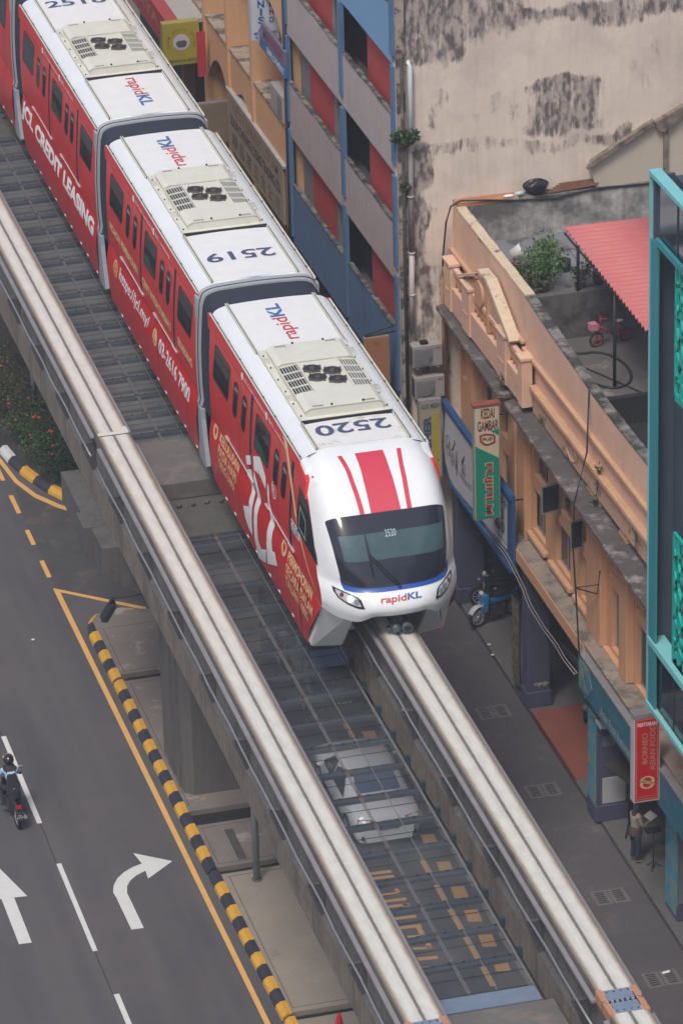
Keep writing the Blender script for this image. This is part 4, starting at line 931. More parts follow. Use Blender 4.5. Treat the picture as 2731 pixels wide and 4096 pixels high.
mb = MB(); mb.box(14.33, 14.44, 24.02, 24.12, 11.75, 13.1); mb.build('mortar_rib', MOSS, gb)
# ---- orange shophouses
ORA = M('orange_plaster', (.60, .33, .185), .85, var=.06, scale=.9, col2=(.52, .30, .20), c2t=(.5, .75), c2s=.7, streak=.22, bump=.15, bscale=20)
ORP = M('pale_orange_parapet', (.70, .47, .335), .85, var=.05, scale=.8, col2=(.60, .36, .27), c2t=(.45, .7), c2s=.6, streak=.22, bump=.12, bscale=20)
ORD = M('moulding_orange', (.56, .34, .21), .85, var=.1, scale=2, col2=(.10, .08, .07), c2t=(.68, .78), c2s=3, streak=.3)
MOLD = M('mouldy_plaster', (.50, .33, .22), .9, var=.1, scale=2, col2=(.035, .03, .03), c2t=(.50, .62), c2s=2.2)
CANO = M('canopy_concrete', (.10, .088, .088), .92, var=.25, scale=2.5, col2=(.27, .245, .225), c2t=(.53, .64), c2s=1.7, bump=.4, bscale=14)
LEDG = M('ledge_concrete', (.30, .25, .21), .92, var=.15, scale=2, col2=(.10, .095, .09), c2t=(.5, .64), c2s=1.4, bump=.3, bscale=14)
FRM = M('window_frame_metal', (.30, .29, .29), .5, metal=.3, var=.1)
WGL = M('shop_window_glass', (.018, .022, .028), .12, var=.3, scale=2)
PRP = M('purple_pillar_paint', (.065, .068, .12), .85, var=.08, scale=1, col2=(.05, .05, .09), c2t=(.55, .7), c2s=1, streak=.2)
h1 = thing('orange_shophouse', 'orange shophouse with a decorated gable parapet and roof garden', 'shophouse', (8.75, 21, 0), 'row of orange shophouses')
h2 = thing('orange_shophouse', 'plain orange shophouse with open casement windows and a round parapet moulding', 'shophouse', (8.75, 13, 0), 'row of orange shophouses')
H1 = [(23.05, 24.25, 6.7, 7.75), (19.3, 20.6, 6.65, 7.75), (21.4, 22.3, 5.0, 7.5), (19.3, 20.6, 5.0, 6.2)]
H2 = [(16.75, 17.9, 5.15, 6.35), (14.65, 15.85, 5.15, 6.35), (12.85, 13.8, 5.15, 6.35), (14.55, 15.5, 6.75, 7.9), (12.85, 13.72, 6.7, 7.9), (16.5, 17.7, 6.75, 7.9), (10.42, 11.32, 4.95, 6.6), (10.5, 11.55, 6.85, 7.45), (8.45, 9.45, 4.85, 6.6), (8.5, 9.5, 6.85, 7.45)]
for root, y0, y1, ho in ((h1, 17.85, 24.4, H1), (h2, 1.0, 17.84, H2)):
    mb = MB(); wallgrid(mb, 0, 8.75, 8.97, y0, y1, 4.5, 8.85, ho); fuse(mb.build('front_wall', ORA, root))
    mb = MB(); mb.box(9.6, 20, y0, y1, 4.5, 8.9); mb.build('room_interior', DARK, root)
    for i, (a, b, c, d) in enumerate(ho):
        vent = (c > 6.8 and d < 7.5)
        if vent:
            for (p, q) in ((a, (a+b)/2-.03), ((a+b)/2+.03, b)):
                mb = MB()
                for k in range(4): mb.box(8.80, 8.86, p, q, c+k*.15, c+.09+k*.15)
                mb.build('air_vent', ORD, root)
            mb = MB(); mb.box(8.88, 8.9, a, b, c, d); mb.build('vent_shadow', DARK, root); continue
        w_ = MB(); xx = 8.90
        for (p, q, r, s) in ((a, b, c, c+.05), (a, b, d-.05, d), (a, a+.05, c, d), (b-.05, b, c, d), ((a+b)/2-.025, (a+b)/2+.025, c, d)): w_.box(xx-.03, xx+.03, p, q, r, s)
        wo = w_.build('window', FRM, root)
        mb = MB(); mb.box(xx-.005, xx+.005, a+.05, b-.05, c+.05, d-.05); mb.build('pane', WGL, wo)
        if 5.1 < c < 5.3 or c == 4.95:
            mb = MB(); mb.box(8.60, 8.75, a-.25, b+.3, c-.22, c-.09); mb.build('window_sill', ORD if c > 5 else ORA, root, bevel=.02)
    # interior floor slab with ledge, canopy
    mb = MB(); mb.box(8.2, 8.75, y0, y1, 4.43, 4.77) if root is h1 else mb.box(8.2, 8.75, 11.95, y1, 4.43, 4.77)
    if root is h2: mb.box(8.3, 8.75, y0, 11.94, 4.43, 4.77)
    fuse(mb.build('floor_ledge', ORA, root))
    mb = MB(); mb.box(8.23, 8.74, y0+.02, y1-.02, 4.771, 4.80); mb.build('ledge_top', LEDG, root)
    mb = MB(); mb.box(8.76, 20, y0, y1, 4.35, 4.45); mb.build('ceiling_slab', GRD, root)
    ca = MB(); za, zb = (8.76, 8.93) if root is h1 else (8.52, 8.80)
    if root is h1: ca.hexa([(8.0, 18.45, 8.66), (8.75, 18.2, 8.66), (8.75, 24.25, 8.84), (8.0, 24.05, 8.84)], [(8.0, 18.45, 8.74), (8.75, 18.2, 8.76), (8.75, 24.25, 8.95), (8.0, 24.05, 8.93)])
    else: ca.hexa([(8.0, y0, 8.26), (8.75, y0, 8.26), (8.75, 18.1, 8.72), (8.0, 17.85, 8.72)], [(8.0, y0, 8.34), (8.75, y0, 8.36), (8.75, 18.1, 8.82), (8.0, 17.85, 8.80)])
    ca.build('canopy', CANO, root)
for root, ys in ((h1, ((22.4, 23.0), (18.6, 19.2))), (h2, ((17.92, 18.75), (11.65, 12.75), (9.6, 10.2), (7.2, 8.0)))):
    for a, b in ys:
        mb = MB(); mb.box(8.5 if root is h1 else 8.55, 8.75, a, b, 4.8 if root is h1 or b > 16 else 4.82, 8.7); mb.build('pilaster', ORA, root, bevel=.015)
for (a, b, c, d, L_, ang) in ((15.44, 15.48, 6.76, 7.55, .53, -.22), (13.55, 13.6, 6.6, 7.4, .33, -.1), (19.12, 19.16, 6.35, 7.8, 0.0, 0)):   # casements standing open
    if L_ == 0: continue
    mb = MB()
    p0 = Vector((8.72, a, 0)); p1 = Vector((8.72-L_*math.cos(ang), a+L_*math.sin(ang), 0)); n_ = Vector((math.sin(ang), math.cos(ang), 0))*.02
    def slabq(q0, q1, z0, z1, m): mb.hexa([(q0-n_)[:2]+(z0,), (q1-n_)[:2]+(z0,), (q1+n_)[:2]+(z0,), (q0+n_)[:2]+(z0,)], [(q0-n_)[:2]+(z1,), (q1-n_)[:2]+(z1,), (q1+n_)[:2]+(z1,), (q0+n_)[:2]+(z1,)], m)
    slabq(p0.lerp(p1, .07), p0.lerp(p1, .93), c+.05, d-.05, 1)
    for t0, t1, z0, z1 in ((0, .07, c, d), (.93, 1, c, d), (.07, .93, c, c+.05), (.07, .93, d-.05, d)): slabq(p0.lerp(p1, t0), p0.lerp(p1, t1), z0, z1, 0)
    mb.build('open_casement', [FRM, WGL], h2)
# parapets
mb = MB(); mb.box(8.6, 8.83, 17.85, 24.4, 8.96, 11.62); mb.build('parapet', ORP, h1)
mb = MB()
for (q0, t0, q1, t1) in ((12.5, 11.27, 17.845, 11.60), (1, 11.25, 12.5, 11.27)): mb.hexa([(8.6, q0, 8.83), (8.83, q0, 8.83), (8.83, q1, 8.83), (8.6, q1, 8.83)], [(8.6, q0, t0), (8.83, q0, t0), (8.83, q1, t1), (8.6, q1, t1)])
fuse(mb.build('parapet', ORP, h2))
mb = MB(); y = 17.85; k = 0
CAPO = M('pale_parapet_cap', (.62, .50, .36), .9, var=.12, scale=5, col2=(.16, .13, .11), c2t=(.56, .64), c2s=2.5)
while y < 24.39: e = min(24.4, y+.6+.2*math.sin(k*1.9)); mb.box(8.585+.006*math.sin(k*7), 8.85, y, e, 11.62, 11.67+.01*math.sin(k*4)); y = e; k += 1
mb.build('parapet_cap', CAPO, h1)
mb = MB(); y = 1; k = 0
tz = lambda y: 11.26 if y < 12.5 else 11.27+.33*(y-12.5)/5.345
while y < 17.83:
    e = min(17.84, y+.6+.2*math.sin(k*1.9)); x_ = 8.585+.006*math.sin(k*7); q = .035+.01*math.sin(k*4)
    mb.hexa([(x_, y, tz(y)), (8.85, y, tz(y)), (8.85, e, tz(e)), (x_, e, tz(e))], [(x_, y, tz(y)+q), (8.85, y, tz(y)+q), (8.85, e, tz(e)+q), (x_, e, tz(e)+q)]); y = e; k += 1
mb.build('parapet_cap', CAP, h2)
mb = MB(); mb.box(8.47, 8.60, 17.86, 24.38, 10.32, 10.42); mb.build('string_course', ORD, h1, bevel=.02)
mb = MB(); mb.box(8.47, 8.60, 1, 17.83, 10.16, 10.28); mb.build('string_course', ORD, h2, bevel=.02)
mb = MB(); mb.box(8.40, 8.60, 1, 16.95, 9.46, 9.60); mb.build('string_course', ORD, h2, bevel=.02)
mb = MB(); mb.box(8.50, 8.60, 1, 16.95, 8.84, 9.46); mb.build('mouldy_base', MOLD, h2)
mb = MB(); mb.tube([(8.505, 13.75+.36*math.cos(t*math.pi/14), 9.16+.22*math.sin(t*math.pi/14)) for t in range(28)], .03, 6, 0, True); mb.build('oval_moulding', ORA, h2)
# decorated balustrade of the left house
def bal_bay(y0, y1):
    mb = MB(); mb.box(8.30, 8.44, y0, y1, 10.08, 10.22); mb.build('balustrade_rail', ORP, h1, bevel=.01)
    mb = MB(); mb.box(8.26, 8.48, y0, y1, 8.97, 9.66); mb.build('balustrade_base', ORP, h1, bevel=.01)
    n = max(1, round((y1-y0)/.30)); s = (y1-y0)/n; mb = MB()
    for k in range(n):
        a = y0+k*s
        for (p, q) in (((a, 9.68), (a+s, 10.07)), ((a, 10.07), (a+s, 9.68))): mb.tube([(8.38, p[0], p[1]), (8.38, q[0], q[1])], .025, 4)
        mb.box(8.35, 8.41, a-.02, a+.02, 9.66, 10.08)
    mb.build('balustrade_lattice', ORA, h1)
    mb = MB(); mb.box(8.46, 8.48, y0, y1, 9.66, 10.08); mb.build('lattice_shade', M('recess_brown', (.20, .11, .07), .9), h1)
bal_bay(22.35, 23.4); bal_bay(19.2, 21.65); bal_bay(17.35, 18.45)
for a, b in ((23.4, 24.0), (21.65, 22.35), (18.45, 19.2), (16.98, 17.35)):
    mb = MB(); mb.box(8.22, 8.5, a, b, 8.97, 10.26); mb.box(8.18, 8.52, a-.04, b+.04, 10.26, 10.34); mb.box(8.205, 8.22, a+.15, b-.15, 9.5, 9.56); mb.build('pedestal', ORP, h1 if a > 17.2 else h1, bevel=.012)
mb = MB(); mb.prism([(18.3, 10.23), (22.45, 10.23), (20.4, 11.15)], 0, 8.34, 8.50); mb.build('gable_panel', M('carved_plaster', (.60, .40, .28), .9, var=.1, scale=6, bump=.6, bscale=16), h1)
mb = MB(); mb.prism([(22.75, 10.28), (22.62, 10.38), (21.0, 11.05), (21.1, 10.92)], 0, 8.22, 8.50); mb.build('gable_coping', ORP, h1)
mb = MB(); mb.prism([(20.85, 11.22), (20.05, 11.25), (18.0, 10.38), (18.1, 10.28), (20.2, 11.13), (20.8, 11.10)], 0, 8.22, 8.52); mb.build('gable_coping', CAPO, h1)
mb = MB(); mb.cyl((8.26, 20.95, 10.48), 0, .36, .1, 28); mb.build('round_shield', ORA, h1)
mb = MB(); mb.box(8.27, 8.34, 20.15, 20.28, 9.7, 11.1); mb.build('gable_post', ORA, h1)
# roof terrace
TER = M('terrace_floor', (.20, .205, .225), .9, var=.15, scale=.8, col2=(.085, .08, .075), c2t=(.54, .62), c2s=1.0, bump=.15)
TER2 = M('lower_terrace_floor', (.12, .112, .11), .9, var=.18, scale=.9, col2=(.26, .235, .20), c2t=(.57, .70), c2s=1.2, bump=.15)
STN = M('stained_low_wall', (.50, .48, .45), .9, var=.1, scale=1, col2=(.11, .105, .10), c2t=(.40, .60), c2s=.8, streak=.85)
mb = MB(); mb.box(8.84, 22, 19.62, 24.0, 10.3, 10.6); mb.build('roof_terrace', TER, h1)
mb = MB()
for P in ([(8.9, 22.4), (11, 22.75), (15, 23.4), (15, 23.44), (11, 22.79), (8.9, 22.44)], [(11.3, 19.9), (11.33, 19.9), (11.3, 22.8), (11.27, 22.8)]): mb.prism(P, 2, 10.60, 10.605)
mb.build('terrace_crack', CAP, h1)
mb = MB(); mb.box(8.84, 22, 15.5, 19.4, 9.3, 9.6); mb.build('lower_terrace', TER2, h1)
mb = MB(); mb.box(8.84, 22, 19.4, 19.62, 9.3, 10.86); mb.build('terrace_wall', M('mossy_wall', (.13, .125, .12), .92, var=.15, scale=1, col2=(.045, .042, .04), c2t=(.45, .62), c2s=1.2, streak=.7), h1)
mb = MB(); mb.box(8.84, 22, 15.32, 15.5, 8.9, 9.68); mb.box(8.86, 22, 1, 15.3, 8.9, 8.95); mb.box(8.9, 22, 9.0, 9.2, 8.95, 10.4); mb.build('lower_roof', M('void_shade_roof', (.022, .022, .026), .9, var=.2, scale=1), h2)  # near-black colour stands for the shade of the sunken void
mb = MB(); mb.box(8.84, 17, 24.0, 24.26, 10.4, 11.66); mb.build('low_stained_wall', STN, h1)
mb = MB(); mb.box(8.6, 10.3, 24.0, 24.38, 11.665, 11.75); mb.build('wall_coping_tile', M('terracotta', (.42, .18, .09), .9, var=.15, scale=4, col2=(.4, .33, .26), c2t=(.5, .6)), h1)
mb = MB(); mb.box(10.3, 17, 23.98, 24.38, 11.66, 11.71); mb.build('wall_coping', CAP, h1)
mb = MB()
for y in (24.28,): mb.box(8.5, 8.6, 24.28, 24.38, 8.9, 12.0)
# ---- ground-floor pillars
def pillar(y0, y1, x0, x1, lab):
    t = thing('shop_pillar', lab, 'pillar', ((x0+x1)/2, (y0+y1)/2, .16), 'pillars of the covered shop walkway')
    mb = MB(); mb.box(x0, x1, y0, y1, .62, 4.42); mb.build('shaft', PRP, t, bevel=.02)
    mb = MB(); mb.box(x0-.05, x1+.05, y0-.05, y1+.05, .16, .62); mb.build('plinth', PRP, t, bevel=.03); return t
pA = pillar(17.4, 17.9, 8.45, 9.05, 'dark purple pillar with a worn plinth between motorcycles and drain cover')
mb = MB()
for k in range(7): mb.box(8.62+.05*k, 8.65+.06*k, 17.395, 17.399, .78+.03*math.sin(k*2.2), .86+.05*math.sin(k*3.1))
mb.build('paint_scar', M('plaster_scar', (.42, .33, .26), .9), pA)
pB = pillar(11.2, 11.86, 8.34, 9.1, 'dark pillar with white lower panel and blue photo strip on its side')
mb = MB(); mb.box(8.47, 9.08, 11.18, 11.198, .66, 1.38); mb.build('white_panel', M('white_board', (.40, .40, .42), .7, var=.1), pB)
PHO = M('faded_food_photo', (.06, .22, .30), .6, var=.3, scale=3, col2=(.24, .27, .22), c2t=(.46, .56), c2s=3.5)
PHOB = M('blue_food_photo', (.03, .30, .46), .6, var=.2, scale=2, col2=(.22, .24, .17), c2t=(.48, .56), c2s=4)
mb = MB(); mb.box(8.30, 8.33, 11.24, 11.82, .35, 3.1); mb.build('photo_strip', PHOB, pB)
mb = MB(); mb.box(8.47, 8.8, 11.17, 11.197, 2.28, 2.55); mb.build('paper_notice', M('notice_grey', (.16, .16, .20), .8), pB)
pillar(23.7, 24.25, 8.42, 9.15, 'purple pillar against the beige wall behind the black motorcycle')
pC = pillar(6.1, 6.9, 8.72, 9.4, 'pillar wrapped in bright turquoise food photos at the right edge')
mb = MB(); mb.box(8.66, 8.70, 6.1, 6.9, .3, 3.9); mb.build('photo_strip', PHOB, pC)
mb = MB(); mb.box(8.71, 9.35, 6.03, 6.095, .66, 3.9); mb.build('grey_face', M('grey_shutter', (.14, .15, .18), .7), pC)
pillar(-1.2, -.4, 8.6, 9.3, 'pillar beyond the lower right corner of the photo')
mb = MB(); mb.box(11.6, 11.8, -5, 24.3, .16, 4.35); mb.build('shopfront_wall', M('dark_shopfront', (.035, .035, .045), .8, var=.3, scale=1.2), h2)
mb = MB(); mb.box(9.0, 11.5, 24.2, 24.36, .2, 3.2); mb.build('inner_side_wall', M('dull_inner_wall', (.17, .155, .15), .9, var=.08), h1)
# photo board left of the pillar
pb = thing('photo_board', 'tall narrow hanging board of brown food photos beside the purple pillar', 'board', (8.4, 18.2, .4))
mb = MB(); mb.box(8.385, 8.415, 17.9, 18.58, .45, 3.0); mb.build('board', BLK, pb)
for k in range(4):
    mb = MB(); mb.box(8.375, 8.384, 17.94, 18.54, .5+k*.62, 1.06+k*.62); mb.build('food_photo', M('brown_food_photo', (.12, .10, .07), .6, var=.3, scale=5, col2=(.22, .17, .10), c2t=(.48, .55), c2s=5), pb)
# ---- teal building at the right edge
TEA = M('teal_frame', (.03, .235, .28), .5, var=.04, scale=1); TEL = M('light_teal_top', (.20, .52, .54), .5, var=.04)
TLAT = M('turquoise_lattice', (.0, .42, .36), .45, var=.03); NVB = M('navy_wall', (.05, .075, .11), .8, var=.12, scale=.8); DGL = M('navy_glass', (.008, .018, .03), .08, var=.3, scale=.6)
te = thing('teal_building', 'dark blue building with a turquoise frame and lattice screens at the right edge', 'building', (7.4, -2, 0))
mb = MB(); mb.box(7.9, 22, -14, 4.38, 7.2, 20.0); mb.build('body_wall', NVB, te)
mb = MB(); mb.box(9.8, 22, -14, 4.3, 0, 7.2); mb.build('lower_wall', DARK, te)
mb = MB(); mb.box(7.37, 7.42, 4.0, 4.47, 7.2, 18.58); mb.build('end_post', TEA, te)
mb = MB(); mb.box(7.36, 7.425, 4.471, 4.55, 7.2, 20.05); mb.build('post_edge', TEL, te)
mb = MB(); mb.box(7.43, 7.9, 4.38, 4.47, 7.2, 20.05); mb.build('end_wall', NVB, te)
mb = MB(); mb.box(7.34, 7.62, -14, 4.55, 20.05, 20.15); mb.build('top_member', TEL, te)
mb = MB(); mb.box(7.35, 7.44, -14, 4.12, 18.58, 18.72); mb.build('middle_member', TEA, te)
mb = MB(); mb.box(7.34, 7.72, -14, 4.47, 8.72, 8.88); mb.build('middle_member', TEL, te)
mb = MB(); mb.box(7.33, 7.44, -14, 4.53, 7.1, 7.2); mb.build('bottom_member', TEL, te)
mb = MB(); mb.box(7.46, 7.5, -14, 4.1, 18.72, 20.05); mb.build('top_glazing', DGL, te)
mb = MB(); mb.box(7.46, 7.5, -14, 4.1, 7.2, 8.72); mb.build('lower_glazing', DGL, te)
mb = MB(); mb.box(7.44, 7.465, 2.9, 2.93, 18.72, 20.05); mb.box(7.44, 7.465, 2.9, 2.93, 7.2, 8.72); mb.build('glazing_bar', M('bar_dark', (.03, .05, .07), .5), te)
for z0, z1 in ((15.45, 18.5), (8.93, 12.08)):
    mb = MB(); y0, y1 = -6, 3.07; x = 7.5; r = .045
    def bar(a, b, c, d): 
        p, q = Vector((x, a, b)), Vector((x, c, d)); t = (q-p).normalized(); n_ = Vector((0, -t.z, t.y))*r
        mb.hexa([p-n_+Vector((-.03, 0, 0)), q-n_+Vector((-.03, 0, 0)), q+n_+Vector((-.03, 0, 0)), p+n_+Vector((-.03, 0, 0))], [p-n_+Vector((.03, 0, 0)), q-n_+Vector((.03, 0, 0)), q+n_+Vector((.03, 0, 0)), p+n_+Vector((.03, 0, 0))])
    bar(y0, z0, y1, z0); bar(y0, z1, y1, z1); bar(y1, z0, y1, z1)
    for a in (2.72, 2.35, 1.8, 1.1, .4): bar(a, z0, a+.12, z1)
    for k in range(6): bar(3.05, z1-.4-k*.55, 1.6, z1-1.9-k*.55 if z1-1.9-k*.55 > z0 else z0)
    for k in range(4): bar(3.05, z0+.3+k*.75, 2.0, min(z1, z0+1.6+k*.75))
    mb.build('lattice_screen', TLAT, te)
    mb = MB(); mb.box(7.86, 7.88, 1.2, 2.6, z0+.8, z1-.3); mb.box(7.75, 7.9, 3.1, 3.2, z0+1.5, z1-.9); mb.build('recessed_window', DARK, te)
mb = MB(); mb.box(8.1, 8.5, 3.9, 4.3, 20.0, 20.32); mb.box(9, 22, -14, 4.3, 20.0, 20.1); mb.build('roof_box', NVB, te)
mb = MB(); mb.box(8.05, 8.55, 4.0, 4.32, 20.32, 20.37); mb.build('roof_box_lid', LWHT, te)
mb = MB(); mb.tube([(8.3, 3.9, 20.4), (8.35, 3.7, 20.3), (8.5, 3.4, 20.14), (8.6, 2.9, 20.13)], .025, 6); mb.build('roof_cable', GALV, te)
# ---- tan building with arches, upper left
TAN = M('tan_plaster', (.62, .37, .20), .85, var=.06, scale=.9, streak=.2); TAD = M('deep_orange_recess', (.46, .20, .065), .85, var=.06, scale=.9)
ta = thing('arched_building', 'tan building with orange recesses and half arches behind the train at the top', 'building', (7.1, 43, 0))
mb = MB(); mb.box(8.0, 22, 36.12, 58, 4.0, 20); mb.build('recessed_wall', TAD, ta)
mb = MB(); mb.box(9.0, 22, 36.12, 58, 0, 4.0); mb.build('lower_wall', DARK, ta)
for y in (36.15, 40.3, 43.42, 46.55, 49.8, 53.0):
    mb = MB(); mb.box(7.02, 8.0, y, y+.22, .1 if y > 40 else 6.5, 20); mb.build('pilaster', TAN, ta)
for a, b in ((36.4, 40.28), (40.55, 43.4), (43.66, 46.53), (46.8, 49.78), (50.05, 52.98)):
    for zt in (9.6, 13.9):
        zb = zt-1.0; mb = MB(); n = 14; arc = [(a+(b-a)*k/n, zb-.95*((2*k/n-1)**2)) for k in range(n+1)]
        if a < 40 and zt < 10: arc = [(a, zb-.3), (b, zb-.3)]
        mb.prism([(a, zt)]+arc+[(b, zt)], 0, 7.1, 7.3); mb.build('arched_spandrel', TAN, ta)
        mb = MB(); mb.box(7.05, 7.98, a, b, zt, zt+.07); mb.build('balcony_sill', M('flaking_sill', (.40, .31, .24), .9, var=.2, scale=3, col2=(.10, .09, .08), c2t=(.5, .6), c2s=2), ta)
    for zt in (5.2, 9.75, 14.0):
        for q in (.25, .75):
            c = a+(b-a)*q; mb = MB(); mb.box(7.93, 7.99, c-.45, c+.45, zt, zt+1.9); mb.build('dark_window', DARK, ta)
mb = MB()
for x in (7.95, 7.8): mb.tube([(x, 39.2, 9.7), (x, 39.2, 11.4)], .06, 8)
mb.build('soil_pipe', TAN, ta)
mb = MB(); mb.tube([(7.05, 36.14, 4), (7.05, 36.14, 14), (7.0, 36.14, 20)], .07, 8); mb.tube([(7.18, 36.1, 6), (7.22, 36.1, 10), (7.12, 36.1, 18)], .04, 6)
tag(mb.build('drain_pipe', M('dark_blue_pipe', (.03, .07, .12), .6), loc=(7.05, 36.14, 4)), 'dark blue pipe running up between tan building and office block', 'pipe')
# far left shop parts
fs = thing('far_shop', 'shaded shop with a red fascia and grey flashing beyond the yellow round sign', 'shop', (6, 48, 0))
mb = MB(); mb.hexa([(5.9, 46.8, 8.5), (6.3, 46.8, 8.5), (6.3, 58, 8.5), (5.9, 58, 8.5)], [(5.9, 46.8, 9.45), (6.3, 46.8, 9.45), (6.3, 58, 9.45), (5.9, 58, 9.45)]); fa = mb.build('fascia', M('red_fascia', (.36, .06, .06), .6, var=.06), fs)
lettering('AWANI JAYA', plane((5.89, 56.5, 8.75), (0, -1, 0), (0, 0, 1)), 8.5, .5, bold=.02).build('fascia_lettering', M('pink_letters', (.5, .22, .2), .6), fa)
mb = MB(); mb.box(6.3, 7.4, 46.8, 58, 9.3, 9.46); mb.build('flashing', M('grey_flashing', (.40, .39, .38), .7, var=.12, scale=2), fs)
mb = MB(); mb.box(7.4, 9.0, 46.8, 58, 3.5, 12); mb.build('shop_wall', M('shade_brown', (.07, .055, .055), .9), fs)
mb = MB(); mb.hexa([(4.6, 47.0, 6.9), (6.0, 47.0, 6.9), (6.0, 52, 6.9), (4.6, 52, 6.9)], [(4.6, 47.0, 7.0), (6.0, 47.0, 7.2), (6.0, 52, 7.2), (4.6, 52, 7.0)]); mb.build('awning', M('pale_awning', (.42, .43, .50), .7), fs)
mb = MB(); mb.box(6.66, 6.93, 46.0, 46.06, 7.85, 9.3); mb.build('red_banner', M('red_banner', (.42, .03, .03), .7, var=.1), fs)
# ================================================================== SIGNS
def perp_sign(name, label, x0, x1, y, z0, z1, face, frame, th=.16, brackets=True, bx=None, extra=None):
    t = thing(name, label, 'sign', ((x0+x1)/2, y, z0))
    mb = MB(); mb.box(x0, x1, y, y+th, z0, z1); b = mb.build('sign_box', frame, t, bevel=.008)
    mb = MB(); mb.box(x0+.03, x1-.03, y-.006, y, z0+.04, z1-.04); f = mb.build('sign_face', face, t)
    if bx:
        for zz in (z0+.12*(z1-z0), z1-.1*(z1-z0)):
            mb = MB(); mb.tube([(x1, y+th/2, zz), (bx, y+th/2, zz)], .022, 6); mb.build('bracket', M('black_iron', (.02, .02, .025), .6), t)
    return t, f
def onface(y, off=.009): return lambda a, b: Vector((a, y-off, b))
CREAM = M('cream_sign_face', (.60, .50, .35), .5, var=.05, scale=2)
t, f = perp_sign('hanging_sign', 'tall cream and green hanging sign reading KEDAI GAMBAR FUJIFILM', 7.24, 7.92, 17.95, 5.52, 8.70, CREAM, M('grey_green_frame', (.30, .34, .30), .6, var=.1), .2, True, 8.55)
mb = MB(); mb.box(7.22, 7.94, 17.93, 18.17, 8.70, 8.76); mb.build('rusty_cap', M('rusty_cap', (.28, .07, .05), .8, var=.2, scale=6, col2=(.45, .42, .38), c2t=(.6, .66)), t)
GRN = M('green_sign_panel', (.0, .24, .16), .45, var=.05); MAR = M('maroon_lettering', (.13, .03, .035), .5)
mb = MB(); mb.prism([(7.27, 5.56), (7.89, 5.56), (7.89, 7.22), (7.27, 7.62)], 1, 17.936, 17.944); mb.build('green_panel', GRN, t)
mb = MB(); mb.prism([(7.68, 8.0), (7.89, 8.03), (7.89, 7.86)], 1, 17.936, 17.944); mb.build('green_corner', GRN, t)
lettering('KEDAI', onface(17.944), .36, .29, u0=7.42, v0=8.36, bold=.02).build('lettering', MAR, t)
lettering('GAMBAR', onface(17.944), .55, .29, u0=7.33, v0=8.02, bold=.02).build('lettering', MAR, t)
lettering('FUJIFILM', lambda a, b: Vector((7.46+b, 17.93, 7.13-a)), 1.50, .27, bold=.07).build('outlined_lettering', M('cream_outline', (.6, .5, .34), .5), t)
lettering('FUJIFILM', lambda a, b: Vector((7.485+b, 17.926, 7.11-a)), 1.46, .22, bold=.035).build('lettering', M('maroon_red', (.26, .05, .05), .5), t)
mb = MB()
ring(mb, [(7.38, 7.92), (7.56, 8.0-.05), (7.76, 7.90), (7.80, 7.84), (7.80, 7.66), (7.62, 7.60), (7.5, 7.62), (7.38, 7.74)], [(7.43, 7.88), (7.56, 7.90), (7.73, 7.86), (7.75, 7.81), (7.75, 7.70), (7.62, 7.65), (7.52, 7.67), (7.43, 7.77)], onface(17.944))
lettering('FUJI', onface(17.944), .26, .11, mb, .03, 0, 7.46, 7.725); mb.build('logo_mark', M('maroon_red', (.26, .05, .05), .5), t)
RSG = M('red_sign_face', (.50, .008, .012), .4, var=.04)
SX, SZ, SY = -.945, 1.615, 5.70
t, f = perp_sign('hanging_sign', 'red hanging sign reading RESTORAN BORNEO ASIAN FOOD', 8.40+SX, 9.04+SX, SY, 2.20+SZ, 4.46+SZ, RSG, M('white_sign_frame', (.50, .50, .54), .5, var=.05), .26, True, 8.5)
mb = MB(); mb.box(8.38+SX, 9.06+SX, SY-.02, SY+.28, 4.46+SZ, 4.54+SZ); mb.build('sign_cap', STEEL, t)
mb = MB(); ring(mb, [(8.46+SX, 2.28+SZ), (8.98+SX, 2.28+SZ), (8.98+SX, 4.40+SZ), (8.46+SX, 4.40+SZ)], [(8.467+SX, 2.288+SZ), (8.973+SX, 2.288+SZ), (8.973+SX, 4.392+SZ), (8.467+SX, 4.392+SZ)], onface(SY)); mb.build('thin_border', GOLD, t)
lettering('RESTORAN', onface(SY), .46, .10, u0=8.49+SX, v0=4.22+SZ, bold=.015).build('lettering', LWHT, t)
PK = M('dull_pink_lettering', (.50, .25, .20), .5)
lettering('BORNEO', lambda a, b: Vector((8.73+SX-b, SY-.01, 3.22+SZ+a)), .82, .13, bold=.01).build('lettering', PK, t)
lettering('ASIAN FOOD', lambda a, b: Vector((8.92+SX-b, SY-.01, 3.02+SZ+a)), 1.22, .13, bold=.01).build('lettering', PK, t)
mb = MB()
for s in (1, -1):
    c = (8.73+SX, 2.72+SZ); P = []
    for k in range(13): a = R_(-60+k*20)*1.0; P.append((c[0]+s*(.17*math.cos(a))*1.05, c[1]+s*(.02+.13*math.sin(a)+.02)))
    Q = [(c[0]+(x-c[0])*.62, c[1]+s*.045+(z-c[1])*.62-s*.015) for x, z in P]
    ring(mb, P, Q, onface(SY))
mb.build('swirl_logo', M('pale_gold', (.62, .5, .28), .5), t)
lettering('Nasi Lemak', onface(SY-.01), .2, .06, u0=8.63+SX, v0=2.70+SZ).build('lettering', GOLD, t)
lettering('CATERING PESANAN SELAMAT DATANG', onface(SY), .42, .04, u0=8.50+SX, v0=2.33+SZ).build('lettering', PK, t)
YSF = M('yellow_sign_stripe', (.42, .33, .03), .5, var=.1); 
t, f = perp_sign('hanging_sign', 'upright sign ALAT MESIN with navy letters and yellow strip below the air conditioners', 7.36, 7.98, 23.6, 4.1, 6.42, M('dull_cream_face', (.34, .31, .24), .5, var=.08), M('grey_frame', (.25, .25, .25), .6), .18, True, None)
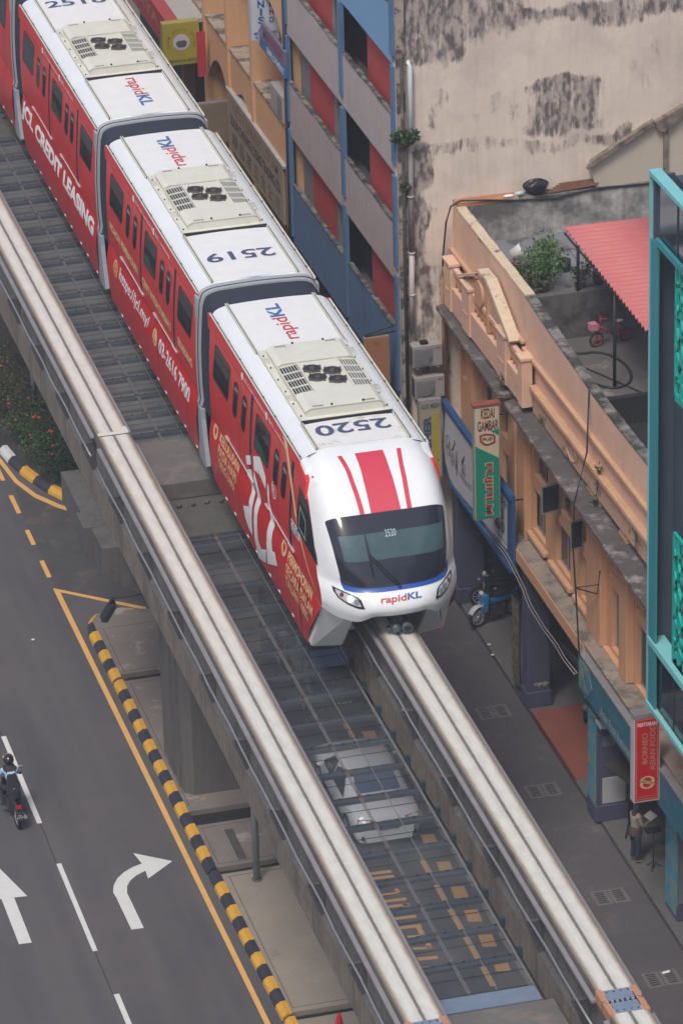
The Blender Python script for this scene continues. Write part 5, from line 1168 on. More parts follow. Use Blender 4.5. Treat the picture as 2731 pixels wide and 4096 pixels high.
mb = MB(); mb.box(7.72, 7.90, 23.585, 23.592, 4.2, 6.02); mb.build('yellow_strip', YSF, t)
lettering('ALAT MESIN', onface(23.594), .52, .14, u0=7.41, v0=6.18, bold=.02).build('lettering', NAVY, t)
lettering('ARCHER', lambda a, b: Vector((7.69-b, 23.583, 4.35+a)), 1.62, .22, bold=.05).build('lettering', NAVY, t)
t, f = perp_sign('hanging_sign', 'blue lettered white sign ANISA EMPLOYMENT AGENCY near the photo top', 6.72, 7.57, 38.9, 11.41, 14.0, M('pale_blue_face', (.50, .54, .62), .5, var=.04), M('pale_frame', (.45, .46, .5), .6), .25, True, None)
BL2 = M('royal_blue_lettering', (.03, .09, .28), .5)
for i, ch in enumerate('ANISA'): lettering(ch, onface(38.894), .20 if ch != 'I' else .07, .22, u0=6.93 if ch != 'I' else 6.995, v0=12.67-.245*i, bold=.03).build('lettering', BL2, t)
for i, ch in enumerate('NBHD'): lettering(ch, onface(38.894), .13, .17, u0=7.28, v0=12.67-.24*i, bold=.03).build('lettering', BL2, t)
lettering('EMPLOYMENT AGENCY', onface(38.894), .70, .09, u0=6.80, v0=11.60, bold=.02).build('lettering', BL2, t)
lettering('職 業 介 紹 所', onface(38.894), .62, .10, u0=6.84, v0=11.47).build('lettering', BL2, t)
t, f = perp_sign('hanging_sign', 'olive yellow square sign with a round white pot emblem', 5.70, 6.86, 46.5, 8.12, 9.5, M('olive_yellow_face', (.36, .31, .03), .5, var=.06), M('yellow_frame', (.34, .31, .08), .6), .3, True, 7.9)
mb = MB(); c = (6.28, 8.86); mb.cyl((c[0], 46.485, c[1]), 1, .26, .008, 32); mb.build('round_emblem', M('emblem_white', (.52, .52, .56), .5), t)
mb = MB(); mb.prism([(6.12, 8.78), (6.18, 8.70), (6.38, 8.70), (6.44, 8.78), (6.46, 8.86), (6.38, 8.92), (6.18, 8.92), (6.10, 8.86)], 1, 46.478, 46.484); mb.build('pot_emblem', M('pot_grey', (.08, .09, .14), .6), t)
YB = M('olive_brown_lettering', (.16, .14, .02), .6)
for i, ch in enumerate('NASI DALCA USTAZ'):
    a = R_(200-220*i/15.); 
    if ch != ' ': q = plane((c[0]+.38*math.cos(a), 46.484, c[1]+.38*math.sin(a)), (math.sin(a), 0, -math.cos(a)), (math.cos(a), 0, math.sin(a))); lettering(ch, lambda u, v, q=q: q(u-.03, v), .06, .08, bold=.01).build('lettering', YB, t)
lettering('NASI DALCA USTAZ', onface(46.493), 1.0, .09, u0=5.78, v0=8.22, bold=.02).build('lettering', M('dark_green_lettering', (.03, .06, .02), .6), t)
t, f = perp_sign('hanging_sign', 'blank faded brown sign half hidden behind the train roof', 6.55, 7.57, 46.0, 5.6, 6.95, M('faded_brown_face', (.23, .18, .12), .6, var=.12, scale=1.5), M('brown_grey_frame', (.22, .2, .2), .6), .2)
t, f = perp_sign('hanging_sign', 'plain orange brown sign beside the blue wall behind the front car roof', 6.15, 6.85, 24.6, 6.3, 8.0, M('orange_brown_face', (.34, .16, .08), .6, var=.1), M('orange_brown_frame', (.3, .2, .15), .6), .12, False)
mb = MB(); mb.tube([(6.2, 24.66, 8.05), (7.2, 24.66, 8.28)], .02, 6); mb.tube([(6.2, 24.66, 8.02), (7.05, 24.7, 8.05)], .02, 6); mb.build('bracket', M('black_iron', (.02, .02, .025), .6), t)
lettering('SW', onface(24.594), .2, .14, u0=6.4, v0=7.72, bold=.01).build('lettering', M('brown_lettering', (.2, .1, .05), .6), t)
# shop board SOON CHEONG LOONG
t = thing('shop_signboard', 'long weathered board SOON CHEONG LOONG TRADING CO. on the tan building', 'sign', (6.9, 40, 6.4))
mb = MB(); mb.box(7.0, 7.08, 36.75, 43.6, 6.44, 8.26); mb.build('board', M('weathered_sign_board', (.31, .255, .19), .7, var=.12, scale=1.2, streak=.2), t)
mb = MB(); mb.box(6.98, 7.35, 36.6, 43.7, 8.26, 8.34); mb.build('board_top', M('grey_flashing', (.40, .39, .38), .7, var=.12, scale=2), t)
f = lambda a, b: Vector((6.992, 43.35-a, b))
lettering('KEDAI BARANG LOGAM', lambda a, b: f(a, b), 5.5, .40, u0=.55, v0=7.74, bold=.01).build('lettering', M('tan_lettering', (.24, .15, .08), .7), t)
lettering('SOON CHEONG LOONG TRADING CO.', f, 6.2, .36, u0=.15, v0=7.28, bold=.02).build('lettering', M('brown_black_lettering', (.06, .045, .04), .7), t)
lettering('順 昌 隆 五 金 公 司', f, 5.9, .50, u0=.3, v0=6.62, bold=.0).build('lettering', M('dull_brown_lettering', (.10, .075, .055), .7), t)
for y in (42.6, 40.6, 38.6, 37.0):
    mb = MB(); mb.tube([(7.3, y, 8.3), (7.9, y, 8.9), (7.9, y, 9.6)], .02, 5); mb.build('bracket', M('black_iron', (.02, .02, .025), .6), t)
t = thing('shop_signboard', 'slanting blue EMPLOYMENT board below the ANISA sign', 'sign', (6.95, 38, 11.3))
mb = MB(); mb.box(6.96, 7.05, 35.9, 38.9, 11.28, 11.62); mb.build('blue_board', M('sign_blue', (.03, .15, .33), .5, var=.05), t)
mb = MB(); mb.box(6.96, 7.05, 35.9, 38.7, 11.622, 12.1); mb.build('grey_board', M('sign_grey_purple', (.16, .14, .22), .5, var=.05), t)
lettering('EMPLOYMENT', lambda a, b: Vector((6.955, 38.0-a, 11.34+b)), 2.05, .22, bold=.02).build('lettering', LWHT, t)
lettering('MANISA', lambda a, b: Vector((6.955, 38.4-a, 11.70+b)), 2.3, .32, bold=.02).build('lettering', M('maroon_red', (.26, .05, .05), .5), t)
# white PARADISE banner board
t = thing('shop_signboard', 'white banner board with line drawings and PARADISE on the shop front', 'sign', (8.1, 21, 4.1))
SB = M('signboard_blue', (.02, .085, .22), .6, var=.1)
mb = MB(); mb.box(8.11, 8.2, 17.55, 23.9, 4.05, 6.28); mb.box(8.05, 8.11, 17.62, 23.85, 6.12, 6.26); mb.box(8.05, 8.11, 17.62, 23.3, 4.05, 4.16); mb.build('board', SB, t)
mb = MB(); mb.add([(8.09, a, b) for a, b in [(23.6, 6.02), (23.75, 5.4), (23.85, 4.9), (23.7, 4.5), (23.3, 4.2), (22.8, 4.14), (17.95, 4.55), (17.9, 5.95), (21.3, 6.1)]], [tuple(range(9))[::-1]]); mb.build('banner', M('banner_white', (.50, .50, .56), .6, var=.03), t)
lettering('PARADISE', lambda a, b: Vector((8.082, 22.3-a, 4.72+b-a*.02)), .72, .13, bold=.005).build('lettering', NAVY, t)
lettering('ES', lambda a, b: Vector((8.082, 21.45-a, 4.74+b)), .24, .16, bold=.01).build('lettering', NAVY, t)
lettering('& RETAIL', lambda a, b: Vector((8.082, 18.55-a, 5.75+b)), .62, .14, bold=.01).build('lettering', NAVY, t)
lettering('WHOLESALE ENTERPRISE SDN BHD', lambda a, b: Vector((8.082, 19.2-a, 4.66+b)), 1.2, .06).build('lettering', NAVY, t)
LN = M('line_drawing', (.10, .10, .14), .6)
def loopt(cy, cz, ry, rz, r=.008): mb.tube([(8.08, cy+ry*math.cos(t*.4488), cz+rz*math.sin(t*.4488)) for t in range(14)], r, 4, 0, True)
mb = MB(); loopt(23.35, 5.25, .16, .20); loopt(23.38, 4.98, .13, .14); loopt(23.25, 5.2, .05, .09); mb.build('line_drawing', LN, t)
mb = MB(); loopt(22.98, 4.95, .17, .24); loopt(22.95, 4.95, .09, .12); mb.tube([(8.08, 22.9, 5.2), (8.08, 22.75, 5.45)], .02, 4); loopt(22.72, 5.5, .05, .06); mb.build('line_drawing', LN, t)
mb = MB()
for k in range(4): mb.tube([(8.08, 22.62+.03*math.sin(k+j), 4.75+.12*j+.02*k) for j in range(5)], .008, 4)
mb.tube([(8.08, 22.55, 4.6), (8.08, 22.45, 5.4)], .01, 4); mb.build('line_drawing', LN, t)
mb = MB(); mb.tube([(8.08, 22.05, 4.95), (8.08, 21.75, 4.95), (8.08, 21.75, 5.25), (8.08, 22.05, 5.25)], .012, 4, 0, True); mb.tube([(8.08, 21.9, 4.95), (8.08, 21.9, 5.25)], .012, 4); mb.tube([(8.08, 21.95, 5.28), (8.08, 21.8, 5.5)], .03, 4); mb.build('line_drawing', LN, t)
mb = MB(); loopt(18.3, 5.05, .1, .14, .02); loopt(18.3, 5.35, .05, .05, .02); mb.tube([(8.08, 18.3, 5.4), (8.08, 18.3, 5.6)], .02, 4); loopt(18.75, 4.95, .12, .1, .05); mb.build('line_drawing', LN, t)
# blue shop sign by the red tiles
t = thing('shop_signboard', 'dirty turquoise shop board with white script above the red tiled floor', 'sign', (8.1, 9.5, 3.6))
SBT = M('turquoise_board', (.03, .15, .24), .6, var=.15, scale=1.2, col2=(.10, .16, .16), c2t=(.6, .72), c2s=1.5)
mb = MB(); mb.box(8.10, 8.22, 2.0, 11.95, 3.62, 4.60); mb.build('board', SBT, t)
mb = MB(); mb.box(8.08, 8.32, 2.0, 11.95, 4.60, 4.64); mb.build('board_top', M('grey_flashing2', (.24, .23, .24), .7, var=.15, scale=2), t)
mb = MB(); mb.prism([(11.9, 3.7), (11.9, 4.5), (11.1, 4.5), (10.85, 4.1), (11.1, 3.8)], 0, 8.085, 8.098); mb.build('faded_picture', PHO, t)
lettering('Selera Borneo', lambda a, b: Vector((8.09, 9.9-a, 4.12+b)), 1.5, .26, shear=.2).build('lettering', M('teal_script', (.10, .26, .30), .6), t)
lettering('Asian Food Restoran', lambda a, b: Vector((8.09, 10.2-a, 3.74+b)), 2.3, .25, bold=.02).build('lettering', M('pale_script', (.36, .42, .42), .6), t)
mb = MB(); mb.box(8.3, 8.75, 10.85, 11.5, 2.95, 3.05); tag(mb.build('lamp_shade', M('pale_metal_hood', (.42, .44, .48), .5), loc=(8.5, 11.2, 3.0), bevel=.02), 'small pale metal hood under the turquoise shop board', 'hood')
# ================================================================== FOLIAGE
def leaf_mat(name, c, c2):
    return M(name, c, .6, var=.25, scale=6, col2=c2, c2t=(.42, .6), c2s=3)
LG = leaf_mat('leaf_green', (.045, .10, .025), (.02, .05, .015)); LD = leaf_mat('leaf_dark', (.018, .045, .014), (.01, .02, .01))
LB = leaf_mat('leaf_bright', (.10, .22, .04), (.04, .11, .02)); LY = leaf_mat('leaf_yellowish', (.14, .15, .04), (.08, .07, .03)); LBR = leaf_mat('leaf_brown', (.10, .07, .04), (.05, .035, .02))
FLR = M('orange_flower', (.65, .10, .03), .6, var=.2); FLP = M('pink_flower', (.55, .08, .35), .6, var=.2); STM = M('stem_brown', (.08, .055, .03), .8, var=.2)
def leaves(mb, c, r, n, size, mats=(0, 1), rnd=random, flat=.7):
    for _ in range(n):
        while True:
            p = Vector((rnd.uniform(-1, 1), rnd.uniform(-1, 1), rnd.uniform(-1, 1)))
            if .15 < p.length < 1: break
        p = Vector((p.x*r[0], p.y*r[1], p.z*r[2]))+Vector(c); s = size*rnd.uniform(.6, 1.3)
        d = Vector((rnd.uniform(-1, 1), rnd.uniform(-1, 1), rnd.uniform(-.3, .9))).normalized(); q = d.cross(Vector((rnd.uniform(-1, 1), rnd.uniform(-1, 1), rnd.uniform(-1, 1)))).normalized()
        mb.add([p, p+d*s*.5+q*s*.28, p+d*s, p+d*s*.5-q*s*.28], [(0, 1, 2, 3)], rnd.choice(mats))
def shrub(name, label, loc, r, n, size, mats, mlist, cat='shrub', group=None, flowers=None, stems=6, extra=None):
    t = thing(name, label, cat, loc, group); rnd = random.Random(int(abs(loc[0]*131+loc[1]*17)*10))
    mb = MB()
    for k in range(7):
        a = k*.9; c = (loc[0]+.45*r[0]*math.cos(a), loc[1]+.45*r[1]*math.sin(a), loc[2]+r[2]*(.7+.3*math.sin(k*2.1)))
        leaves(mb, c, (r[0]*.62, r[1]*.62, r[2]*.62), n//7, size, mlist, rnd)
    mb.build('foliage', mats, t)
    mb = MB()
    for k in range(stems):
        a = k*2.4; mb.tube([loc, (loc[0]+.4*r[0]*math.cos(a), loc[1]+.4*r[1]*math.sin(a), loc[2]+r[2]*.6), (loc[0]+.8*r[0]*math.cos(a), loc[1]+.8*r[1]*math.sin(a), loc[2]+r[2]*1.2)], [.03, .018, .006], 5)
    mb.build('stem', STM, t)
    if flowers:
        mb = MB()
        for k in range(flowers[1]):
            a = rnd.uniform(0, 6.3); q = rnd.uniform(.1, .95); p = (loc[0]+r[0]*q*math.cos(a), loc[1]+r[1]*q*math.sin(a), loc[2]+r[2]*(1.30-.45*q)+rnd.uniform(-.1, .06))
            for j in range(5): mb.ball((p[0]+.03*math.cos(j*1.26), p[1]+.03*math.sin(j*1.26), p[2]), .026, 0, 6, 4)
        mb.build('flower_cluster', flowers[0], t)
    return t
mb = MB(); mb.prism([(.05, 33.05), (-.35, 33.6), (-.8, 34.4), (-1.1, 35.3), (-1.32, 36.6), (-1.5, 38), (-1.65, 42), (-1.7, 58), (2.5, 58), (2.5, 32.6), (.6, 32.6)], 2, .0, .14); struct(mb.build('soil_bed', M('dark_soil', (.05, .042, .035), .95, var=.3, scale=4)))
mb = MB(); mb.prism([(.1, 32.95), (1.4, 32.6), (1.4, 33.9), (.6, 33.9)], 2, .141, .15); struct(mb.build('soil_patch', M('bare_soil', (.20, .16, .13), .95, var=.15)))
for i, (x, y, r, h, n, ml, fl, lab) in enumerate((
    (-.35, 35.0, .75, .62, 1500, (0, 1, 1), 2, 'dark hedge clump nearest the point of the striped kerb'), (-.45, 36.3, .85, .70, 1700, (0, 0, 1, 2), 4, 'hedge clump with orange flowers behind the kerb point'),
    (-.70, 37.8, .85, .70, 1700, (0, 2, 0, 1), 5, 'hedge clump with many orange flowers beside the white kerb stones'), (-.9, 39.5, .9, .72, 1600, (0, 4, 1, 3), 2, 'brownish dry patch of the hedge'),
    (-1.0, 41.2, .9, .78, 1700, (3, 3, 0, 4), 2, 'yellowish patch of the hedge'), (-.95, 43.0, 1.0, .85, 1700, (0, 1, 3), 2, 'dark green hedge part by the left edge'),
    (-1.0, 44.9, 1.0, .9, 1600, (0, 1, 1), 0, 'farthest dark hedge part under the monorail beam'), (.6, 35.6, .8, .55, 900, (0, 1, 1), 3, 'hedge clump partly under the monorail beam'), (.5, 38.2, .8, .6, 800, (0, 1), 2, 'shaded hedge clump below the beam'))):
    shrub('hedge_shrub', lab, (x, y, .14), (r, r*.95, h), n, .085, [LG, LD, LB, LY, LBR], ml, group='hedge shrubs on the island', flowers=(FLR, fl) if fl else None)
# blue post in hedge
mb = MB(); mb.cyl((-.15, 39.75, .14), 2, .085, 5.0, 10); tag(mb.build('blue_post', M('pale_blue_post', (.28, .37, .44), .6, var=.08), loc=(-.15, 39.75, .14)), 'pale blue post rising from the hedge under the beam', 'post')
# wall ferns
def fern(loc, s, label):
    t = thing('wall_fern', label, 'fern', loc, None); mb = MB(); rnd = random.Random(5)
    for k in range(46):
        a = rnd.uniform(0, 6.28); L_ = s*rnd.uniform(.4, 1); d = Vector((math.cos(a)*.9, -abs(math.sin(a))*.7, .8*math.sin(a*1.7)+.25)).normalized(); p = Vector(loc)
        for j in range(6):
            q = p+d*L_*(j/6)+Vector((0, 0, -.18*L_*(j/6)**2)); sd_ = d.cross(Vector((0, 1, .3))).normalized()
            w_ = .05*s*(1.4-j/6)*1.6
            mb.add([q, q+d*L_*.2+sd_*w_, q+d*L_*.26, q+d*L_*.2-sd_*w_], [(0, 1, 2, 3)], rnd.choice((0, 1)))
    mb.build('frond', [leaf_mat('fern_green', (.12, .16, .045), (.05, .08, .03)), LG], t)
FN = [leaf_mat('fern_green', (.12, .16, .045), (.05, .08, .03)), LG]
shrub('wall_fern', 'large green weed growing beside the white pipe on the beige wall', (7.28, 24.22, 13.45), (.34, .16, .30), 420, .15, FN, (0, 1), cat='weed', stems=4)
shrub('wall_fern', 'small weed lower down beside the white pipe', (7.26, 24.25, 12.2), (.16, .1, .16), 110, .11, FN, (0, 1), cat='weed', stems=2)
# roof garden
P_ = [LB, LG, LY, LD]
def potted(loc, r, n, label, ml=(0, 0, 1), pot=True, fl=None, tall=1.0):
    t = shrub('potted_plant', label, (loc[0], loc[1], loc[2]+(.28 if pot else .02)), (r, r, r*tall), n, .10, P_, ml, cat='plant', flowers=fl, stems=5)
    if pot:
        mb = MB(); mb.tube([(loc[0], loc[1], loc[2]), (loc[0], loc[1], loc[2]+.28), (loc[0], loc[1], loc[2]+.30)], [.13, .17, .19], 14); mb.build('pot', M('grey_pot', (.20, .19, .18), .8, var=.1), t)
potted((9.85, 20.35, 10.6), .62, 900, 'largest leafy bush in the roof garden', (0, 0, 1), tall=1.1)
potted((9.25, 20.6, 10.6), .38, 420, 'roof garden bush with pink flowers next to the orange parapet', (0, 1, 1), fl=(FLP, 6))
potted((10.15, 21.2, 10.6), .40, 380, 'tall roof garden plant near the post', (0, 0, 1), tall=1.6)
potted((9.35, 19.95, 10.6), .34, 320, 'yellowish plant leaning over the low roof wall', (1, 2, 1))
potted((11.35, 20.4, 10.6), .42, 420, 'leafy plant under the edge of the red roof', (0, 1, 1))
potted((10.75, 20.1, 10.6), .28, 160, 'small thin plant beside the black post', (0, 1))
potted((8.98, 21.7, 10.6), .22, 140, 'grassy tuft close to the parapet beside the white bucket', (0, 0), pot=False)
t = thing('white_bucket', 'white plastic bucket on a short pole in the roof garden', 'bucket', (9.7, 22.2, 10.6))
mb = MB(); c = Vector((9.68, 22.1, 11.0)); ax = Vector((.75, -.2, .45)).normalized(); mb.tube([c-ax*.16, c+ax*.1, c+ax*.16], [.15, .19, .20], 18); mb.build('bucket_body', M('white_plastic', (.66, .66, .66), .45), t)
mb = MB(); mb.tube([c+ax*.161, c+ax*.165], [.165, .165], 18); mb.build('bucket_mouth', M('bucket_inside', (.42, .40, .34), .6), t)
mb = MB(); mb.tube([(9.68, 22.1, 10.6), (9.68, 22.1, 10.9)], .015, 5); mb.build('pole', STEEL, t)
mb = MB(); mb.tube([(10.75, 21.5, 10.6), (10.75, 21.5, 10.9)], [.17, .19], 14); tag(mb.build('black_bucket', BLK, loc=(10.75, 21.5, 10.6)), 'small black bucket among the roof garden plants', 'bucket')
mb = MB(); mb.tube([(9.7, 21.0, 10.9), (9.7, 21.0, 10.98), (9.7, 21.0, 11.0)], [.16, .20, .21], 16); tag(mb.build('grey_basin', M('grey_plastic', (.34, .33, .30), .6), loc=(9.7, 21.0, 10.9)), 'round grey basin sitting among the flowering plants', 'basin')
# ---- red corrugated roof on posts
t = thing('corrugated_roof', 'sloping faded red corrugated awning over the roof terrace', 'awning', (11.5, 17, 12.2))
P0, P1, P2 = Vector((10.42, 20.35, 12.26)), Vector((10.22, 13.15, 12.38)), Vector((13.6, 21.0, 11.95))
mb = MB(); U, V = P1-P0, P2-P0; n = 170
vs = []
for i in range(n+1):
    for s in (0, 1): vs.append(P0+U*(i/n)+V*s+Vector((0, 0, .045*math.cos(i*2*math.pi*27/n))))
mb.add(vs, [(2*i, 2*i+1, 2*i+3, 2*i+2) for i in range(n)], 0, True)
sh = mb.build('sheet', M('red_sheet', (.50, .135, .135), .6, var=.05, scale=1.5, col2=(.44, .16, .15), c2t=(.45, .7)), t); sm_ = sh.modifiers.new('s', 'SOLIDIFY'); sm_.thickness = .008
for x, y, z0, z1, lab in ((10.5, 19.5, 10.86, 12.2, 'a'), (10.38, 16.12, 9.6, 12.25, 'b')):
    mb = MB(); mb.tube([(x, y, z0), (x, y, z1)], .045, 8); mb.build('post', M('black_iron', (.02, .02, .025), .6), t)
mb = MB(); mb.tube([(10.4, 20.3, 12.15), (10.3, 13.3, 12.27)], .03, 6); mb.build('purlin', M('black_iron', (.02, .02, .025), .6), t)
mb = MB(); P = [(9.95, 18.4, 9.63)]+[(10.45+.62*math.cos(a), 17.2+1.15*math.sin(a), 9.63) for a in [R_(100-k*17) for k in range(15)]]+[(9.9, 15.9, 9.66), (9.2, 16.0, 9.9)]
mb.tube(P, .035, 6); tag(mb.build('garden_hose', BLK, loc=(10.4, 17, 9.6)), 'black hose looped on the lower roof floor', 'hose')
mb = MB(); mb.tube([(8.55, 21.8, 11.66), (9.0, 20.0, 11.2), (9.3, 19.3, 10.2), (9.35, 19.0, 9.64), (10.9, 15.6, 9.64)], .018, 5); tag(mb.build('loose_cable', BLK, loc=(9, 19, 10)), 'thin cable hanging over the parapet into the lower roof', 'cable')
# child's bicycle
def wheel(root, c, r, w_, ax, name='wheel', spk=8, tm=None, rm=None):
    n = 20; e1 = Vector((0, 1, 0)); e2 = Vector((0, 0, 1)); c = Vector(c)
    mb = MB(); mb.tube([c+(e1*math.cos(2*math.pi*k/n)+e2*math.sin(2*math.pi*k/n))*r for k in range(n)], w_, 8, 0, True); wh = mb.build(name, tm or BLK, root)
    mb = MB(); mb.tube([c+(e1*math.cos(2*math.pi*k/n)+e2*math.sin(2*math.pi*k/n))*(r-w_*1.1) for k in range(n)], w_*.5, 6, 0, True)
    for k in range(spk): a = 2*math.pi*k/spk; mb.tube([c, c+(e1*math.cos(a)+e2*math.sin(a))*(r-w_)], w_*.2, 4)
    mb.cyl((c.x-w_*1.2, c.y, c.z), 0, w_*1.1, w_*2.4, 10); mb.build('rim', rm or STEEL, wh); return wh
t = thing('child_bicycle', 'small red and pink bicycle with a white saddle on the lower roof', 'bicycle', (0, 0, 0))
RP2 = M('bicycle_red', (.42, .02, .05), .45)
wheel(t, (0, .42, .20), .18, .022, 0, rm=RP2); wheel(t, (0, -.42, .20), .18, .022, 0, rm=RP2)
mb = MB()
for a, b in (((0, .42, .20), (0, .34, .62)), ((0, .34, .55), (0, -.10, .30)), ((0, -.10, .25), (0, -.20, .58)), ((0, -.10, .27), (0, -.42, .20)), ((0, -.20, .50), (0, -.42, .20)), ((0, .33, .60), (0, .30, .80))): mb.tube([a, b], .022, 6)
mb.tube([(-.22, .24, .82), (0, .31, .78), (.22, .24, .82)], .014, 6); mb.build('frame', RP2, t)
mb = MB(); mb.ball((0, -.22, .62), .1, 0, 12, 7, (.7, 1.1, .35)); mb.build('saddle', M('white_plastic', (.66, .66, .66), .45), t)
mb = MB(); mb.prism([(-.12, .42), (.12, .42), (.10, .62), (-.10, .62)], 2, .5, .68); mb.build('basket', M('pink_plastic', (.55, .2, .28), .6), t)
mb = MB(); mb.tube([(.12, .0, .1), (.2, .3, .02)], .01, 4); mb.box(-.15, .15, -.13, -.07, .2, .24); mb.build('pedal', BLK, t)
t.location = (11.15, 18.75, 9.6); t.rotation_euler = (0, 0, R_(98))
# trash bag, planks, bottle, cables on the coping
mb = MB(); rnd = random.Random(3)
mb.grid(lambda u, v: (10.82+.33*math.sin(math.pi*v)*math.cos(2*math.pi*u)*(1+.12*math.sin(u*19)+.1*math.sin(v*13)), 24.15+.2*math.sin(math.pi*v)*math.sin(2*math.pi*u)*(1+.1*math.sin(u*23)), 11.93-.20*math.cos(math.pi*v)*(1+.15*math.sin(u*17+1))), 36, 16, 0, True, True)
tag(mb.build('trash_bag', M('black_bag_plastic', (.012, .012, .016), .35, var=.2), loc=(10.82, 24.15, 11.72)), 'black plastic rubbish bag lying on the stained wall', 'rubbish bag')
mb = MB()
for k in range(5): mb.hexa([(11.1+.1*k, 24.05+.05*k, 11.73+.03*k), (11.1+.1*k, 24.12+.05*k, 11.73+.03*k), (12.5+.05*k, 24.15+.04*k, 11.78+.02*k), (12.5+.05*k, 24.08+.04*k, 11.78+.02*k)], [(11.1+.1*k, 24.05+.05*k, 11.76+.03*k), (11.1+.1*k, 24.12+.05*k, 11.76+.03*k), (12.5+.05*k, 24.15+.04*k, 11.82+.02*k), (12.5+.05*k, 24.08+.04*k, 11.82+.02*k)])
tag(mb.build('plank_pile', M('rotten_plank', (.20, .10, .06), .9, var=.25, scale=6), loc=(11.8, 24.1, 11.7)), 'pile of brown rotten planks beside the rubbish bag', 'planks')
mb = MB(); mb.tube([(10.22, 24.1, 11.80), (10.42, 24.1, 11.82), (10.48, 24.1, 11.83)], [.06, .06, .025], 10); tag(mb.build('plastic_bottle', M('clear_plastic', (.45, .55, .52), .2), loc=(10.35, 24.1, 11.8)), 'clear plastic bottle lying left of the rubbish bag', 'bottle')
mb = MB(); mb.ball((10.05, 24.08, 11.79), .1, 0, 8, 5, (1.6, .7, .35)); tag(mb.build('paper_scrap', LWHT, loc=(10.05, 24.08, 11.76)), 'crumpled pale litter on the orange tile coping', 'litter')
mb = MB(); mb.tube([(16, 23.96, 11.64), (13.9, 23.96, 11.70), (12.4, 23.97, 11.74), (11.3, 23.96, 11.60), (10.2, 23.97, 11.68), (9.4, 23.97, 11.79), (8.7, 23.98, 11.86), (8.45, 24.05, 11.7), (8.36, 24.2, 11.2), (8.27, 24.25, 10.2), (8.25, 24.3, 9.0), (8.25, 24.3, 5)], .025, 6)
tag(mb.build('black_cable', BLK, loc=(10, 24, 11.6)), 'long black cable draped along the stained wall and down the beige wall', 'cable')
# pipes on the beige wall
t = thing('white_drain_pipe', 'white plastic pipe with a bent top running down the beige wall', 'pipe', (7.45, 24.28, 8))
mb = MB(); mb.tube([(7.46, 24.40, 15.72), (7.46, 24.32, 15.72), (7.46, 24.28, 15.64), (7.46, 24.28, 13.3)], .075, 12); mb.build('upper_pipe', M('white_pvc', (.62, .63, .66), .45, var=.03), t)
mb = MB(); mb.tube([(7.45, 24.29, 13.3), (7.43, 24.29, 10.4)], .07, 12); mb.build('middle_pipe', M('grimy_pvc', (.24, .22, .22), .6, var=.2, scale=4, streak=.6), t)
mb = MB(); mb.tube([(7.43, 24.29, 10.4), (7.40, 24.29, 8.15)], .075, 12)
for z in (10.4, 12.0, 9.2): mb.tube([(7.43, 24.29, z), (7.43, 24.29, z+.05)], .095, 12)
mb.build('lower_pipe', M('off_white_pvc', (.46, .44, .44), .55, var=.08), t)
mb = MB(); mb.tube([(7.24, 24.26, 16.0), (7.24, 24.26, 5.5)], .05, 8); tag(mb.build('rusty_conduit', M('rotten_conduit', (.07, .06, .055), .9, var=.3, scale=5, col2=(.22, .18, .15), c2t=(.55, .62)), loc=(7.24, 24.26, 5.5)), 'flaking dark conduit at the corner of the beige wall', 'conduit')
mb = MB(); mb.tube([(8.62, 24.0, 9.98), (8.40, 24.1, 10.02), (8.30, 24.2, 9.9), (8.28, 24.22, 9.6), (8.28, 24.22, 6.0)], .075, 12)
tag(mb.build('orange_drain_pipe', ORA, loc=(8.28, 24.2, 6)), 'orange painted drain pipe at the end of the decorated parapet', 'pipe')
def aircon(x, z, lab, top):
    t = thing('air_conditioner_unit', lab, 'air conditioner', (x, 24.0, z), 'outdoor air conditioner units on the beige wall')
    mb = MB(); mb.box(x, x+.82, 23.98, 24.3, z, z+.62); b = mb.build('casing', M('aircon_casing', (.34, .32, .32), .55, var=.08, scale=3), t, bevel=.015)
    mb = MB(); mb.box(x+.02, x+.56, 23.972, 23.978, z+.03, z+.52); mb.cyl((x+.30, 23.955, z+.28), 1, .22, .012, 24)
    for rr in (.06, .11, .16, .2): mb.tube([(x+.30+rr*math.cos(k*.2618), 23.95, z+.28+rr*math.sin(k*.2618)) for k in range(24)], .006, 4, 0, True)
    mb.build('fan_guard', M('aircon_grille', (.20, .20, .21), .6, var=.1), t)
    mb = MB()
    for k in range(6): mb.box(x-.008, x-.001, 24.0, 24.28, z+.06+k*.085, z+.11+k*.085)
    mb.build('side_vent', DARK, t)
    mb = MB(); mb.box(x+.63, x+.76, 23.968, 23.978, z+.52, z+.55); mb.build('badge_strip', M('badge_red', (.3, .1, .08), .5), t)
    mb = MB(); mb.box(x+.1, x+.15, 23.95, 24.38, z-.05, z-.005); mb.box(x+.66, x+.71, 23.95, 24.38, z-.05, z-.005); mb.build('bracket', GALV, t)
    if top: mb = MB(); mb.box(x+.25, x+.45, 24.05, 24.22, z+.625, z+.70); tag(mb.build('plastic_tray', BLK, loc=(x+.35, 24.1, z+.63)), 'small dark tray on top of the upper air conditioner', 'tray')
aircon(7.32, 7.22, 'upper air conditioner unit with a small tray on it, below the white pipe', True); aircon(7.37, 6.30, 'lower air conditioner unit directly above the ALAT MESIN sign', False)
t = thing('air_conditioner_unit', 'tall grey air conditioner on the tan building ledge beside the blue pipe', 'air conditioner', (7.3, 37, 9.7), 'outdoor air conditioner units')
mb = MB(); mb.box(7.0, 7.5, 36.5, 37.9, 9.68, 10.5); mb.build('casing', M('aircon_casing', (.34, .32, .32), .55), t, bevel=.02)
mb = MB(); mb.box(6.99, 6.999, 36.6, 37.1, 9.75, 10.4); mb.build('side_vent', M('aircon_grille', (.20, .20, .21), .6), t)
